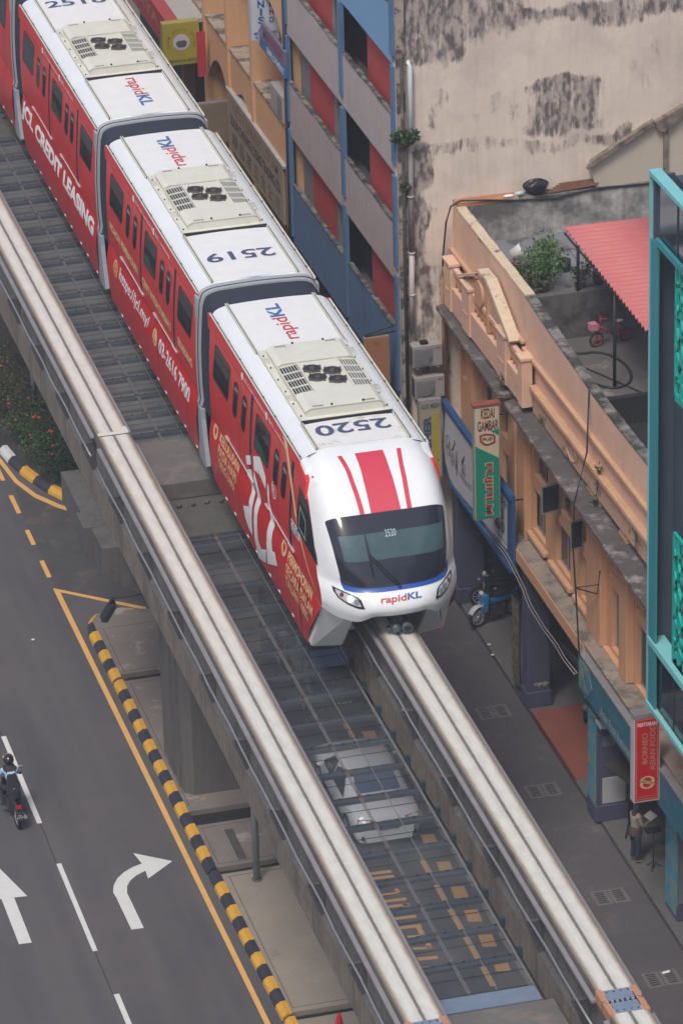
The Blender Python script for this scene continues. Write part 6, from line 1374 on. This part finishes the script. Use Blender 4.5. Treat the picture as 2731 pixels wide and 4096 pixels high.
# cables in front of the walkway
def cable(P, r, label, mat=None):
    mb = MB(); mb.tube(P, r, 5); return tag(mb.build('hanging_cable', mat or BLK, loc=P[0]), label, 'cable')
PV = M('pale_cable', (.34, .32, .33), .5)
CBP = [(8.0, 19.8, 4.36), (8.0, 19.11, 4.38), (8.0, 17.9, 4.46), (8.0, 17.33, 4.40), (8.0, 16.35, 4.22), (8.0, 15.8, 4.0), (8.0, 14.65, 3.93), (8.0, 13.6, 3.98), (8.0, 12.91, 3.92), (8.0, 11.95, 3.98)]
cable(CBP, .011, 'pale cable sagging below the orange ledge, outer of the pair', PV); cable([(x+.03, y-.10, z+.09) for x, y, z in CBP], .010, 'pale cable sagging below the orange ledge, inner of the pair', PV)
for k in range(4):
    cable([(8.15, 18.5-.3*k, 4.4), (8.12+.02*k, 16.6-.2*k, 4.05-.12*k), (8.15, 15-.3*k, 3.9-.12*k), (8.15, 13.4, 3.9+.06*k), (8.15, 12.1, 4.1+.05*k)], .010+.002*k, ('topmost', 'second', 'third', 'lowest')[k]+' of the thin dark wires tangled under the orange ledge')
cable([(8.62, 12.7, 11.35), (8.3, 11.9, 10.0), (8.0, 11.98, 8.64), (7.98, 12.0, 7.4), (8.0, 11.8, 6.0), (8.05, 11.75, 4.66)], .022, 'black cable dropping from the parapet to the turquoise shop board')
t = thing('iron_bracket', 'black triangular iron bracket on the orange pilaster', 'bracket', (8.5, 11.9, 6.2)); mb = MB(); mb.tube([(8.55, 11.65, 6.9), (8.5, 11.7, 6.25), (8.02, 12.0, 6.35)], .02, 5); mb.tube([(8.02, 12.0, 6.35), (8.55, 11.7, 6.5)], .014, 5); mb.build('iron_bar', M('black_iron', (.02, .02, .025), .6), t)
shrub('ledge_weed', 'small green weed growing on the canopy edge by the parapet foot', (8.45, 11.7, 8.62), (.12, .12, .22), 60, .09, [LG, LB], (0, 1), cat='weed', stems=2)
shrub('ledge_weed', 'dry brownish weed on the string course of the plain parapet', (8.46, 11.45, 9.62), (.1, .12, .16), 50, .07, [LBR, LY], (0, 1), cat='weed', stems=2)
shrub('ledge_weed', 'dry weed below the last pedestal of the balustrade', (8.2, 18.6, 8.85), (.14, .25, .25), 110, .08, [LBR, LY], (0, 1), cat='weed', stems=2)
# lamp post stump, cone, bracket lamp on the beam
t = thing('signal_post', 'grey octagonal post on the island rising behind the left beam', 'post', (-.42, 11.0, .155))
mb = MB(); mb.tube([(-.42, 11.0, .155), (-.42, 11.0, 5.8)], .088, 8); mb.build('shaft', M('grey_post_paint', (.24, .26, .26), .55, var=.12, scale=3, col2=(.30, .34, .40), c2t=(.6, .7), streak=.2), t)
mb = MB(); mb.tube([(-.42, 11.0, 2.35), (-.42, 11.0, 2.38)], .096, 8); mb.build('black_band', BLK, t)
mb = MB(); mb.tube([(-.42, 11.0, .155), (-.42, 11.0, .18)], .14, 10)
mb.build('base_plate', COND, t)
t = thing('traffic_cone', 'red traffic cone tip at the bottom edge of the photo', 'traffic cone', (-.29, 3.66, .155))
mb = MB(); mb.tube([(-.29, 3.66, .18), (-.29, 3.66, .70), (-.29, 3.66, .72)], [.15, .045, .04], 18); mb.build('cone_body', M('cone_red', (.62, .02, .02), .5), t)
mb = MB(); mb.box(-.47, -.11, 3.48, 3.84, .156, .18); mb.build('cone_base', BLK, t)
t = thing('flood_lamp', 'black flood lamp on a long arm sticking out from under the left beam', 'lamp', (-2.9, 14.5, 6.2))
mb = MB(); mb.tube([(-1.9, 14.5, 6.55), (-2.98, 14.5, 6.55)], .025, 6); mb.tube([(-2.98, 14.5, 6.60), (-3.0, 14.5, 6.38)], .045, 8); mb.build('arm', M('black_iron', (.02, .02, .025), .6), t)
mb = MB(); mb.hexa([(-3.28, 14.4, 5.98), (-3.12, 14.4, 5.94), (-2.86, 14.4, 6.34), (-2.98, 14.4, 6.42)], [(-3.28, 14.62, 6.06), (-3.12, 14.62, 6.02), (-2.86, 14.62, 6.42), (-2.98, 14.62, 6.50)]); mb.build('lamp_head', BLK, t, bevel=.02)
# ================================================================== VEHICLES
def car_model(name, label, col, rear_cam=True, dark=False):
    t = thing(name, label, 'car', (0, 0, 0))
    PA = M(name+'_paint', col, .28, var=.02, coat=.6)
    st = [(-2.18, .62, .55, .74), (-2.12, .78, .62, .90), (-1.95, .84, .70, .99), (-1.55, .86, .78, 1.02), (-1.2, .87, .74, 1.08), (-.55, .87, .60, 1.40), (-.1, .87, .62, 1.46), (.45, .87, .60, 1.42), (1.15, .87, .72, 1.02), (1.6, .86, .72, .96), (2.0, .82, .62, .84), (2.2, .66, .5, .70)]
    mb = MB(); secs = []
    for y, w_, wr, zt in st:
        zb = min(zt-.02, .96); s = [(w_*.92, .22), (w_, .42), (w_, .70), (w_*.97, zb-.06), (wr+.03 if zt > 1.05 else w_*.9, (zt-.05)), (wr*.8, zt), (0, zt+.015)]
        secs.append([(x, y, z) for x, z in s]+[(-x, y, z) for x, z in s[:-1][::-1]])
    n = len(secs[0]); 
    for s0, s1 in zip(secs, secs[1:]): mb.add(s0+s1, [(i, i+1, n+i+1, n+i) for i in range(n-1)], 0, True)
    mb.add(secs[0], [tuple(range(n))]); mb.add(secs[-1], [tuple(range(n))[::-1]])
    o = mb.build('car_body', PA, t); bm = bmesh.new(); bm.from_mesh(o.data); bmesh.ops.remove_doubles(bm, verts=bm.verts, dist=1e-4); bm.to_mesh(o.data); bm.free()
    G = M('car_glass', (.03, .045, .075), .1, var=.15, spec=.8)
    mb = MB(); mb.add([(-.56, -1.23, 1.10), (.56, -1.23, 1.10), (.50, -.60, 1.405), (-.50, -.60, 1.405)], [(0, 1, 2, 3)]); mb.build('rear_window', M('rear_window_glass', (.10, .13, .22), .12, var=.1), t)
    mb = MB(); mb.add([(-.64, 1.10, 1.06), (.64, 1.10, 1.06), (.50, .50, 1.42), (-.50, .50, 1.42)], [(3, 2, 1, 0)]); mb.build('windscreen', G, t)
    for sg in (-1, 1):
        for a, b, c, d in ((-1.0, -.55, -.5, .05), (.1, .1, .42, .95)):
            mb = MB(); mb.add([(sg*.868, a if a < 0 else a, .95), (sg*.868, d, .95), (sg*.66, c if a > 0 else 0.03, 1.36), (sg*.66, b, 1.36)], [(0, 1, 2, 3)]); mb.build('side_window', G, t)
        mb = MB(); mb.ball((sg*.98, .72, 1.02), .1, 0, 10, 6, (1.1, .7, .7)); mb.build('door_mirror', PA, t)
        mb = MB(); mb.add([(sg*.40, -2.165, .84), (sg*.78, -2.10, .88), (sg*.80, -2.09, .70), (sg*.56, -2.19, .72)], [(0, 1, 2, 3)]); mb.build('tail_lamp', M('tail_lamp_bright', (.42, .01, .03), .25), t)
        mb = MB(); mb.add([(sg*.42, 2.21, .66), (sg*.74, 2.10, .72), (sg*.76, 2.06, .60), (sg*.5, 2.21, .56)], [(3, 2, 1, 0)]); mb.build('headlight', M('headlight_lens', (.50, .58, .58), .15), t)
        for y in (-1.35, 1.35):
            mb = MB(); mb.cyl((sg*.74, y, .32), 0, .32, sg*.16, 24); wh = mb.build('wheel', BLK, t); mb = MB(); mb.cyl((sg*.895, y, .32), 0, .2, sg*.01, 20); mb.build('rim', STEEL, wh)
    mb = MB(); mb.box(-.26, .26, -2.215, -2.20, .55, .66); pl_ = mb.build('number_plate', BLK, t)
    lettering('WKD 3517' if not dark else 'W', lambda a, b: Vector((-.2+a, -2.22, .57+b)), .4, .08).build('plate_lettering', LWHT, pl_)
    mb = MB(); mb.box(-.7, .7, -2.17, -2.14, .30, .42); mb.build('bumper_grille', BLK, t)
    return t
c1 = car_model('white_sedan', 'white saloon car parked under the metal mesh walkway', (.80, .80, .80)); c1.location = (3.15, 13.95, 0)
c2 = car_model('black_sedan', 'black car half hidden under the front of the train and the right beam', (.012, .014, .02), dark=True); c2.location = (3.75, 20.5, 0)
lettering
# motorcycle builder, forward = +y
def motorbike(label, col, col2, plate=None, mirror=True, name='motorcycle'):
    t = thing(name, label, 'motorcycle', (0, 0, 0)); PA = M(label[:14].strip().replace(' ', '_')+'_paint', col, .3, coat=.4, var=.03); P2 = M(label[:14].strip().replace(' ', '_')+'_trim', col2, .4, var=.05)
    wheel(t, (0, .62, .29), .26, .045, 0, spk=10); wheel(t, (0, -.60, .29), .26, .05, 0, spk=10)
    mb = MB(); mb.grid(lambda u, v: (.11*(1-.5*abs(2*v-1))*math.cos(2*math.pi*u), -.85+1.25*v, .62+.10*math.sin(2*math.pi*u)+.12*(2*v-1)**2*(1 if v < .5 else .2)), 14, 12, 0, True, True); mb.build('body', PA, t)
    mb = MB(); mb.hexa([(-.14, .36, .42), (.14, .36, .42), (.12, .50, .40), (-.12, .50, .40)], [(-.17, .34, .95), (.17, .34, .95), (.10, .52, .92), (-.10, .52, .92)]); mb.build('front_cowl', PA, t, bevel=.03)
    mb = MB(); mb.grid(lambda u, v: (.09*math.cos(math.pi*u), .62+.30*math.cos(math.pi*(.15+.8*v)), .30+.33*math.sin(math.pi*(.15+.8*v))+.02*math.sin(math.pi*u)), 6, 10); mb.build('front_mudguard', P2, t)
    mb = MB(); mb.grid(lambda u, v: (.13*math.sin(math.pi*(.1+.8*v))**.5*math.cos(2*math.pi*u), -.75+.85*v, .80+.045*math.sin(2*math.pi*u)+.05*(1-v)), 12, 10, 0, True, True); mb.build('seat', M('seat_black', (.014, .014, .018), .55), t)
    mb = MB()
    for sg in (-1, 1): mb.tube([(sg*.07, .62, .29), (sg*.08, .42, .95)], .02, 6)
    mb.build('front_fork', STEEL, t)
    mb = MB(); mb.tube([(-.34, .26, 1.02), (-.14, .38, 1.0), (.14, .38, 1.0), (.34, .26, 1.02)], .016, 6); mb.build('handlebar', BLK, t)
    mb = MB(); mb.ball((0, .50, .97), .09, 0, 12, 8, (1, .7, .9)); mb.build('headlight', M('headlight_lens', (.50, .58, .58), .15), t)
    for sg in (-1, 1):
        if mirror:
            mb = MB(); mb.tube([(sg*.26, .30, 1.02), (sg*.34, .30, 1.18)], .008, 5); mi = mb.build('mirror', BLK, t); mb = MB(); mb.ball((sg*.35, .30, 1.2), .055, 0, 10, 6, (1, .3, .7)); mb.build('mirror_head', M('mirror_lilac', (.30, .30, .36), .2), mi)
    mb = MB(); mb.box(-.07, .07, -.90, -.84, .66, .76); mb.build('tail_lamp', M('tail_lamp_bright', (.42, .01, .03), .25), t)
    mb = MB(); mb.box(-.10, .10, -.935, -.925, .40, .53); pl_ = mb.build('number_plate', BLK, t)
    if plate: lettering(plate, lambda a, b: Vector((-.085+a, -.94, .41+b)), .17, .055).build('plate_lettering', LWHT, pl_); lettering('WA', lambda a, b: Vector((-.05+a, -.94, .475+b)), .1, .045).build('plate_lettering', LWHT, pl_)
    mb = MB(); mb.hexa([(-.08, -.95, .36), (.08, -.95, .36), (.07, -.72, .55), (-.07, -.72, .55)], [(-.08, -.97, .38), (.08, -.97, .38), (.09, -.74, .70), (-.09, -.74, .70)]); mb.build('rear_mudguard', BLK, t)
    mb = MB(); mb.tube([(.13, .1, .28), (.15, -.5, .30), (.16, -.85, .38)], [.03, .045, .05], 8); mb.build('exhaust', STEEL, t)
    mb = MB(); mb.box(-.12, .12, -.15, .25, .22, .5); mb.tube([(-.25, -.05, .26), (.25, -.05, .26)], .018, 6); mb.build('engine', M('engine_grey', (.10, .10, .11), .5, metal=.5, var=.2), t)
    return t
ride = motorbike('dark motorcycle with a red tail lamp ridden along the dashed white line', (.02, .02, .03), (.03, .03, .04), '4153'); ride.location = (-5.48, 16.15, 0); ride.rotation_euler = (0, 0, R_(2))
sc = motorbike('blue and white scooter parked by the purple pillars, front wheel turned out', (.02, .17, .38), (.48, .50, .54)); sc.location = (9.1, 22.45, .16); sc.rotation_euler = (0, 0, R_(112))
mk = motorbike('black motorcycle parked behind the blue scooter against the beige wall', (.012, .03, .035), (.03, .03, .03)); mk.location = (9.55, 23.3, .16); mk.rotation_euler = (0, 0, R_(80))
m3 = motorbike('dark scooter in the shade beside the red tiled floor', (.02, .02, .03), (.05, .05, .05)); m3.location = (10.0, 16.8, .16); m3.rotation_euler = (0, 0, R_(150))
# ================================================================== PEOPLE
def skin_mesh(V, E, sub=2):
    """V: name -> (x, y, z, r); E: list of pairs.  Skin + subdivision, returned as plain data"""
    names = list(V); me = bpy.data.meshes.new('s'); me.from_pydata([V[k][:3] for k in names], [(names.index(a), names.index(b)) for a, b in E], [])
    ob = bpy.data.objects.new('s', me); COL.objects.link(ob); sk = ob.modifiers.new('k', 'SKIN'); sk.use_smooth_shade = True
    lay = me.skin_vertices[0].data
    for i, k in enumerate(names): r = V[k][3]; lay[i].radius = (r, r) if not isinstance(r, tuple) else r
    lay[0].use_root = True; sb = ob.modifiers.new('b', 'SUBSURF'); sb.levels = sub; sb.render_levels = sub
    dg = bpy.context.evaluated_depsgraph_get(); m2 = bpy.data.meshes.new_from_object(ob.evaluated_get(dg)); mb = MB()
    mb.add([tuple(v.co) for v in m2.vertices], [tuple(p.vertices) for p in m2.polygons], 0, True)
    bpy.data.objects.remove(ob); bpy.data.meshes.remove(me); bpy.data.meshes.remove(m2); return mb
SKIN = M('skin', (.34, .18, .12), .6, var=.05)
def hand(V, E, wrist, base, d, side_, pre, curl=.6):
    """palm with five separate bent fingers; d = pointing direction, side_ = across the palm"""
    d = Vector(d).normalized(); s = Vector(side_).normalized(); n_ = d.cross(s).normalized(); b = Vector(base)
    V[pre+'palm'] = (*b, .021); E.append((wrist, pre+'palm')); V[pre+'kk'] = (*(b+d*.035), .022); E.append((pre+'palm', pre+'kk'))
    for i, (o, L_) in enumerate(((-.030, .060), (-.010, .070), (.010, .065), (.030, .050))):
        k = b+d*.055+s*o; m_ = k+d*L_*.5-n_*.012; e = m_+d*L_*.25-n_*L_*curl
        V[f'{pre}a{i}'] = (*k, .009); V[f'{pre}b{i}'] = (*m_, .0085); V[f'{pre}c{i}'] = (*e, .007); E += [(pre+'kk', f'{pre}a{i}'), (f'{pre}a{i}', f'{pre}b{i}'), (f'{pre}b{i}', f'{pre}c{i}')]
    k = b-s*.035+d*.01; V[pre+'t'] = (*k, .011); V[pre+'u'] = (*(k-s*.018+d*.035-n_*.015), .009); E += [(pre+'palm', pre+'t'), (pre+'t', pre+'u')]
# rider, seen from behind, sitting on the motorcycle (local: bike frame, forward +y)
t = thing('person', 'motorcycle rider in a pale blue shirt wearing a helmet and a backpack', 'person', (0, 0, 0))
V = {'pel': (0, -.22, .90, .14), 'wai': (0, -.18, 1.03, .13), 'che': (0, -.08, 1.25, .155), 'upc': (0, -.01, 1.36, .12), 'nek': (0, .03, 1.44, .055), 'hed': (0, .07, 1.56, .095), 'top': (0, .06, 1.64, .08)}
E = [('pel', 'wai'), ('wai', 'che'), ('che', 'upc'), ('upc', 'nek'), ('nek', 'hed'), ('hed', 'top')]
for s, sg in (('l', -1), ('r', 1)):
    V.update({s+'sh': (sg*.17, .0, 1.34, .062), s+'el': (sg*.30, .12, 1.12, .045), s+'wr': (sg*.30, .24, 1.04, .03), s+'hi': (sg*.10, -.20, .88, .095), s+'kn': (sg*.22, .22, .78, .068), s+'an': (sg*.20, .05, .33, .045), s+'to': (sg*.22, .22, .27, .04)})
    E += [('upc', s+'sh'), (s+'sh', s+'el'), (s+'el', s+'wr'), ('pel', s+'hi'), (s+'hi', s+'kn'), (s+'kn', s+'an'), (s+'an', s+'to')]; hand(V, E, s+'wr', (sg*.30, .28, 1.03), (0, 1, 0), (sg*-1, 0, 0), s)
skin_mesh(V, E).build('body', M('trouser_dark', (.02, .022, .035), .8), t)
Vs = {k: (*V[k][:3], V[k][3]+.012) for k in ('wai', 'che', 'upc')}
for s in 'lr': Vs[s+'sh'] = (*V[s+'sh'][:3], .076); Vs[s+'el'] = (*[a+(b-a)*.8 for a, b in zip(V[s+'sh'][:3], V[s+'el'][:3])], .066)
skin_mesh(Vs, [('wai', 'che'), ('che', 'upc'), ('upc', 'lsh'), ('upc', 'rsh'), ('lsh', 'lel'), ('rsh', 'rel')]).build('shirt', M('pale_blue_shirt', (.36, .50, .62), .8, var=.05), t)
for s in 'lr': skin_mesh({'a': (*[a+(b-a)*.75 for a, b in zip(V[s+'sh'][:3], V[s+'el'][:3])], .047), 'b': (*V[s+'el'][:3], .046), 'c': (*V[s+'wr'][:3], .031)}, [('a', 'b'), ('b', 'c')], 1).build('forearm', SKIN, t)
t2 = thing('backpack', 'large black backpack worn by the motorcycle rider', 'backpack', (0, 0, 0))
mb = MB(); mb.hexa([(-.21, -.42, .78), (.21, -.42, .78), (.17, -.20, .90), (-.17, -.20, .90)], [(-.12, -.22, 1.30), (.12, -.22, 1.30), (.10, -.12, 1.34), (-.10, -.12, 1.34)]); mb.build('bag', M('bag_black', (.012, .014, .024), .75, var=.2), t2, bevel=.05)
mb = MB()
for sg in (-1, 1): mb.tube([(sg*.10, -.16, 1.30), (sg*.12, -.10, 1.41), (sg*.12, .08, 1.42), (sg*.13, .16, 1.25)], .022, 6)
mb.tube([(-.025, -.415, .98), (.03, -.405, 1.0)], .008, 4, 1); mb.build('strap', [BLK, M('small_green_logo', (.3, .55, .4), .5)], t2)
t3 = thing('motorcycle_helmet', 'shiny black open helmet with a gold band worn by the rider', 'helmet', (0, 0, 0))
mb = MB(); mb.ball((0, .05, 1.58), .142, 0, 24, 16, (.95, 1.08, 1.0)); hm = mb.build('shell', M('helmet_black', (.012, .012, .015), .15, coat=.6), t3)
mb = MB(); mb.tube([(.13*math.cos(a), .05+.145*math.sin(a), 1.635+.03*math.sin(a)) for a in [R_(10+k*16) for k in range(11)]], .018, 6); mb.build('gold_band', M('gold_paint', (.60, .38, .12), .35), hm)
mb = MB(); mb.add([(.10*math.cos(a)*s, .13+.09*math.sin(a)*s, 1.70-.02*s) for s in (1,) for a in [R_(k*30) for k in range(12)]], [tuple(range(12))]); mb.build('visor', M('visor_green', (.12, .15, .10), .15), hm)
for q in (t, t2, t3): q.location = ride.location; q.rotation_euler = ride.rotation_euler
# person reading at the restaurant counter, facing towards -y / +x
t = thing('person', 'person in a dark headscarf and pale apron reading a white leaflet on the shop walkway', 'person', (0, 0, 0))
V = {'pel': (0, 0, .92, .13), 'wai': (0, .01, 1.05, .11), 'che': (0, .02, 1.24, .13), 'upc': (0, .02, 1.35, .10), 'nek': (0, .03, 1.43, .05), 'hed': (0, .06, 1.54, .09), 'top': (0, .05, 1.62, .075)}
E = [('pel', 'wai'), ('wai', 'che'), ('che', 'upc'), ('upc', 'nek'), ('nek', 'hed'), ('hed', 'top')]
for s, sg in (('l', -1), ('r', 1)):
    V.update({s+'sh': (sg*.15, .02, 1.33, .055), s+'el': (sg*.20, .08, 1.06, .042), s+'wr': (sg*.12, .30, 1.10, .028), s+'hi': (sg*.09, 0, .88, .09), s+'kn': (sg*.10, .03, .48, .055), s+'an': (sg*.10, -.02, .09, .038), s+'to': (sg*.11, .13, .03, .032)})
    E += [('upc', s+'sh'), (s+'sh', s+'el'), (s+'el', s+'wr'), ('pel', s+'hi'), (s+'hi', s+'kn'), (s+'kn', s+'an'), (s+'an', s+'to')]; hand(V, E, s+'wr', (sg*.11, .34, 1.11), (0, 1, .1), (sg*-1, 0, 0), s, .4)
bd = skin_mesh(V, E).build('body', SKIN, t)
Vs = {k: (*V[k][:3], V[k][3]+.012) for k in ('pel', 'wai', 'che', 'upc')}
for s in 'lr': Vs[s+'sh'] = (*V[s+'sh'][:3], .066); Vs[s+'el'] = (*V[s+'el'][:3], .052)
skin_mesh(Vs, [('pel', 'wai'), ('wai', 'che'), ('che', 'upc'), ('upc', 'lsh'), ('upc', 'rsh'), ('lsh', 'lel'), ('rsh', 'rel')]).build('shirt', M('grey_beige_shirt', (.26, .24, .20), .85, var=.06), t)
skin_mesh({'a': (0, 0, 1.08, .14), 'b': (0, 0, .92, .19), 'c': (0, .01, .68, .19)}, [('a', 'b'), ('b', 'c')], 2).build('apron', M('dark_apron', (.08, .05, .05), .85), t)
skin_mesh({'a': (0, .0, 1.30, .15), 'b': (0, .02, 1.42, .09), 'c': (0, .035, 1.55, .105), 'd': (0, .03, 1.64, .085)}, [('a', 'b'), ('b', 'c'), ('c', 'd')], 2).build('headscarf', M('navy_headscarf', (.02, .025, .05), .85), t)
for s in 'lr': skin_mesh({'a': (V[s+'hi'][0], .0, .90, .118), 'b': (*V[s+'kn'][:2], .48, .075), 'c': (*V[s+'an'][:2], .10, .062)}, [('a', 'b'), ('b', 'c')], 1).build('trouser_leg', M('dark_trouser', (.02, .03, .05), .85), t)
t2 = thing('leaflet', 'open white leaflet in the hands of the standing person', 'leaflet', (0, 0, 0))
mb = MB(); mb.hexa([(-.16, .34, 1.12), (.16, .34, 1.12), (.16, .54, 1.20), (-.16, .54, 1.20)], [(-.16, .34, 1.13), (.16, .34, 1.13), (.16, .54, 1.21), (-.16, .54, 1.21)]); mb.build('page', M('paper_white', (.5, .5, .5), .7), t2)
for q in (t, t2): q.location = (8.62, 9.05, .16); q.rotation_euler = (0, 0, R_(-75))
# table, tilted menu board
t = thing('menu_board', 'dark square panel tilted under the turquoise board', 'board', (8.9, 10.3, 1.6))
mb = MB(); mb.hexa([(8.35, 10.6, 2.05), (8.85, 9.9, 1.75), (9.45, 10.3, 1.9), (8.95, 10.95, 2.2)], [(8.35, 10.6, 2.08), (8.85, 9.9, 1.78), (9.45, 10.3, 1.93), (8.95, 10.95, 2.23)]); mb.build('panel', M('brown_dark_panel', (.035, .028, .024), .7), t)
mb = MB(); mb.tube([(8.9, 10.4, .16), (8.9, 10.4, 1.9)], .025, 6); mb.tube([(8.75, 10.2, .17), (8.9, 10.4, .5)], .02, 5); mb.tube([(9.1, 10.6, .17), (8.9, 10.4, .5)], .02, 5); mb.build('stand', BLK, t)
t = thing('music_stand', 'thin dark stand next to the reading person', 'stand', (8.95, 8.65, .16)); mb = MB(); mb.tube([(8.95, 8.65, .16), (8.95, 8.65, 1.2)], .018, 6)
for a in (0, 2.1, 4.2): mb.tube([(8.95, 8.65, .35), (8.95+.2*math.cos(a), 8.65+.2*math.sin(a), .17)], .012, 5)
mb.build('pole', BLK, t); mb = MB(); mb.box(8.75, 9.15, 8.55, 8.8, 1.2, 1.23); mb.build('tray', BLK, t)
for (x, y, z, lab) in ((8.42, 20.5, .165, 'white scrap of litter near the drain line by the scooter'), (8.5, 21.1, .165, 'tiny pale litter piece by the scooter wheel'), (-3.1, 25.4, .01, 'tiny white litter speck on the road'), (.1, 33.6, .16, 'white litter on the bare soil')):
    mb = MB(); mb.ball((x, y, z+.02), .04, 0, 7, 4, (1.4, 1, .5)); tag(mb.build('litter', LWHT, loc=(x, y, z)), lab, 'litter')
# small dish under the PARADISE board
mb = MB(); mb.tube([(9.05, 22.9, 2.4), (9.05, 22.9, 2.46), (9.05, 22.9, 2.5)], [.33, .36, .2], 20); tag(mb.build('umbrella_top', BLK, loc=(9.05, 22.9, 2.4)), 'round black shade under the PARADISE board', 'shade')
# coupler hanging below the nose
cp = MB(); cp.tube([(XT+.02, 6.9, 9.22), (XT+.02, 6.1, 9.2)], .07, 10); cp.ball((XT-.06, 5.98, 9.2), .13, 0, 14, 9); cp.tube([(XT+.18, 6.05, 9.22), (XT+.18, 5.86, 9.2)], [.13, .12], 16); cp.box(XT-.25, XT-.15, 6.0, 6.1, 9.12, 9.2); cp.tube([(XT-.2, 6.2, 9.4), (XT+.15, 6.2, 9.45), (XT+.3, 6.1, 9.35)], .03, 6)
cp.tube([(XT+.3, 6.5, 9.65), (XT+.42, 6.2, 9.3)], .02, 5)
co = cp.build('coupler', M('coupler_steel', (.16, .18, .19), .45, metal=.5, var=.2, scale=8), train)
mb = MB(); mb.cyl((XT-.06, 5.86, 9.2), 1, .05, .02, 4); mb.cyl((XT+.18, 5.855, 9.2), 1, .09, .01, 14); mb.build('coupler_socket', BLK, co)
mb = MB(); mb.tube([(XT+1.12, 6.45, 9.35), (XT+.98, 5.9, 9.0)], .015, 5); mb.build('current_collector', M('collector_red', (.2, .04, .04), .6), train)
# ================================================================== one object per separate piece for paired parts
def split_parts(names, tol=.06):
    for o in list(bpy.data.objects):
        if o.type != 'MESH' or o.name.split('.')[0] not in names: continue
        me = o.data; n = len(me.vertices); par = list(range(n))
        def find(a):
            while par[a] != a: par[a] = par[par[a]]; a = par[a]
            return a
        for p in me.polygons:
            vs = p.vertices
            for v in vs[1:]: par[find(v)] = find(vs[0])
        comp = {}
        for v in me.vertices: comp.setdefault(find(v.index), []).append(v.index)
        bb = []
        for ids in comp.values():
            cs = [me.vertices[i].co for i in ids]; bb.append([ids, [min(c[k] for c in cs)-tol for k in range(3)], [max(c[k] for c in cs)+tol for k in range(3)]])
        merged = True
        while merged:
            merged = False
            for i in range(len(bb)):
                for j in range(i+1, len(bb)):
                    if all(bb[i][1][k] <= bb[j][2][k] and bb[j][1][k] <= bb[i][2][k] for k in range(3)):
                        a, b = bb[i], bb.pop(j); a[0] = a[0]+b[0]; a[1] = [min(x, y) for x, y in zip(a[1], b[1])]; a[2] = [max(x, y) for x, y in zip(a[2], b[2])]; merged = True; break
                if merged: break
        if len(bb) < 2: continue
        src = me
        for k, (ids, _, _) in enumerate(bb):
            idx = {v: i for i, v in enumerate(ids)}; fs = [p for p in src.polygons if p.vertices[0] in idx]
            m2 = bpy.data.meshes.new(o.name); m2.from_pydata([tuple(src.vertices[i].co) for i in ids], [], [tuple(idx[v] for v in p.vertices) for p in fs])
            for q in src.materials: m2.materials.append(q)
            for p, f in zip(m2.polygons, fs): p.material_index = f.material_index; p.use_smooth = f.use_smooth
            if k == 0: first = m2
            else:
                c = o.copy(); c.data = m2; COL.objects.link(c); c.parent = o.parent
                if k == 1:
                    pass
        o.data = first
split_parts({'lower_pipe', 'beam_bracket', 'rail_bracket', 'nose_side', 'front_skirt', 'door_gap', 'roof_rail', 'end_fairing', 'grey_jamb', 'partition_wall', 'roof_gutter', 'ground_column', 'soil_pipe', 'door_slide_rail', 'gable_coping', 'surface_patch', 'plaster_patch', 'ventilation_slot', 'open_casement', 'recessed_window', 'glazing_bar', 'skirt_clip', 'running_gear', 'rear_window', 'lower_wall'})
# ------------------------------------------------------------------ thin haze between the viewpoint and the street
hz_ = MB(); hz_.box(-60, 45, -95, 75, -1.2, 57.5)
ho = hz_.build('haze', [bpy.data.materials.new('haze_air')]); ho['kind'] = 'stuff'
hm_ = ho.data.materials[0]; hm_.use_nodes = True; ht = hm_.node_tree; ht.nodes.remove(ht.nodes['Principled BSDF'])
pv = ht.nodes.new('ShaderNodeVolumePrincipled'); pv.inputs['Color'].default_value = (.80, .86, 1, 1); pv.inputs['Density'].default_value = .00055
ht.links.new(pv.outputs[0], ht.nodes['Material Output'].inputs['Volume'])
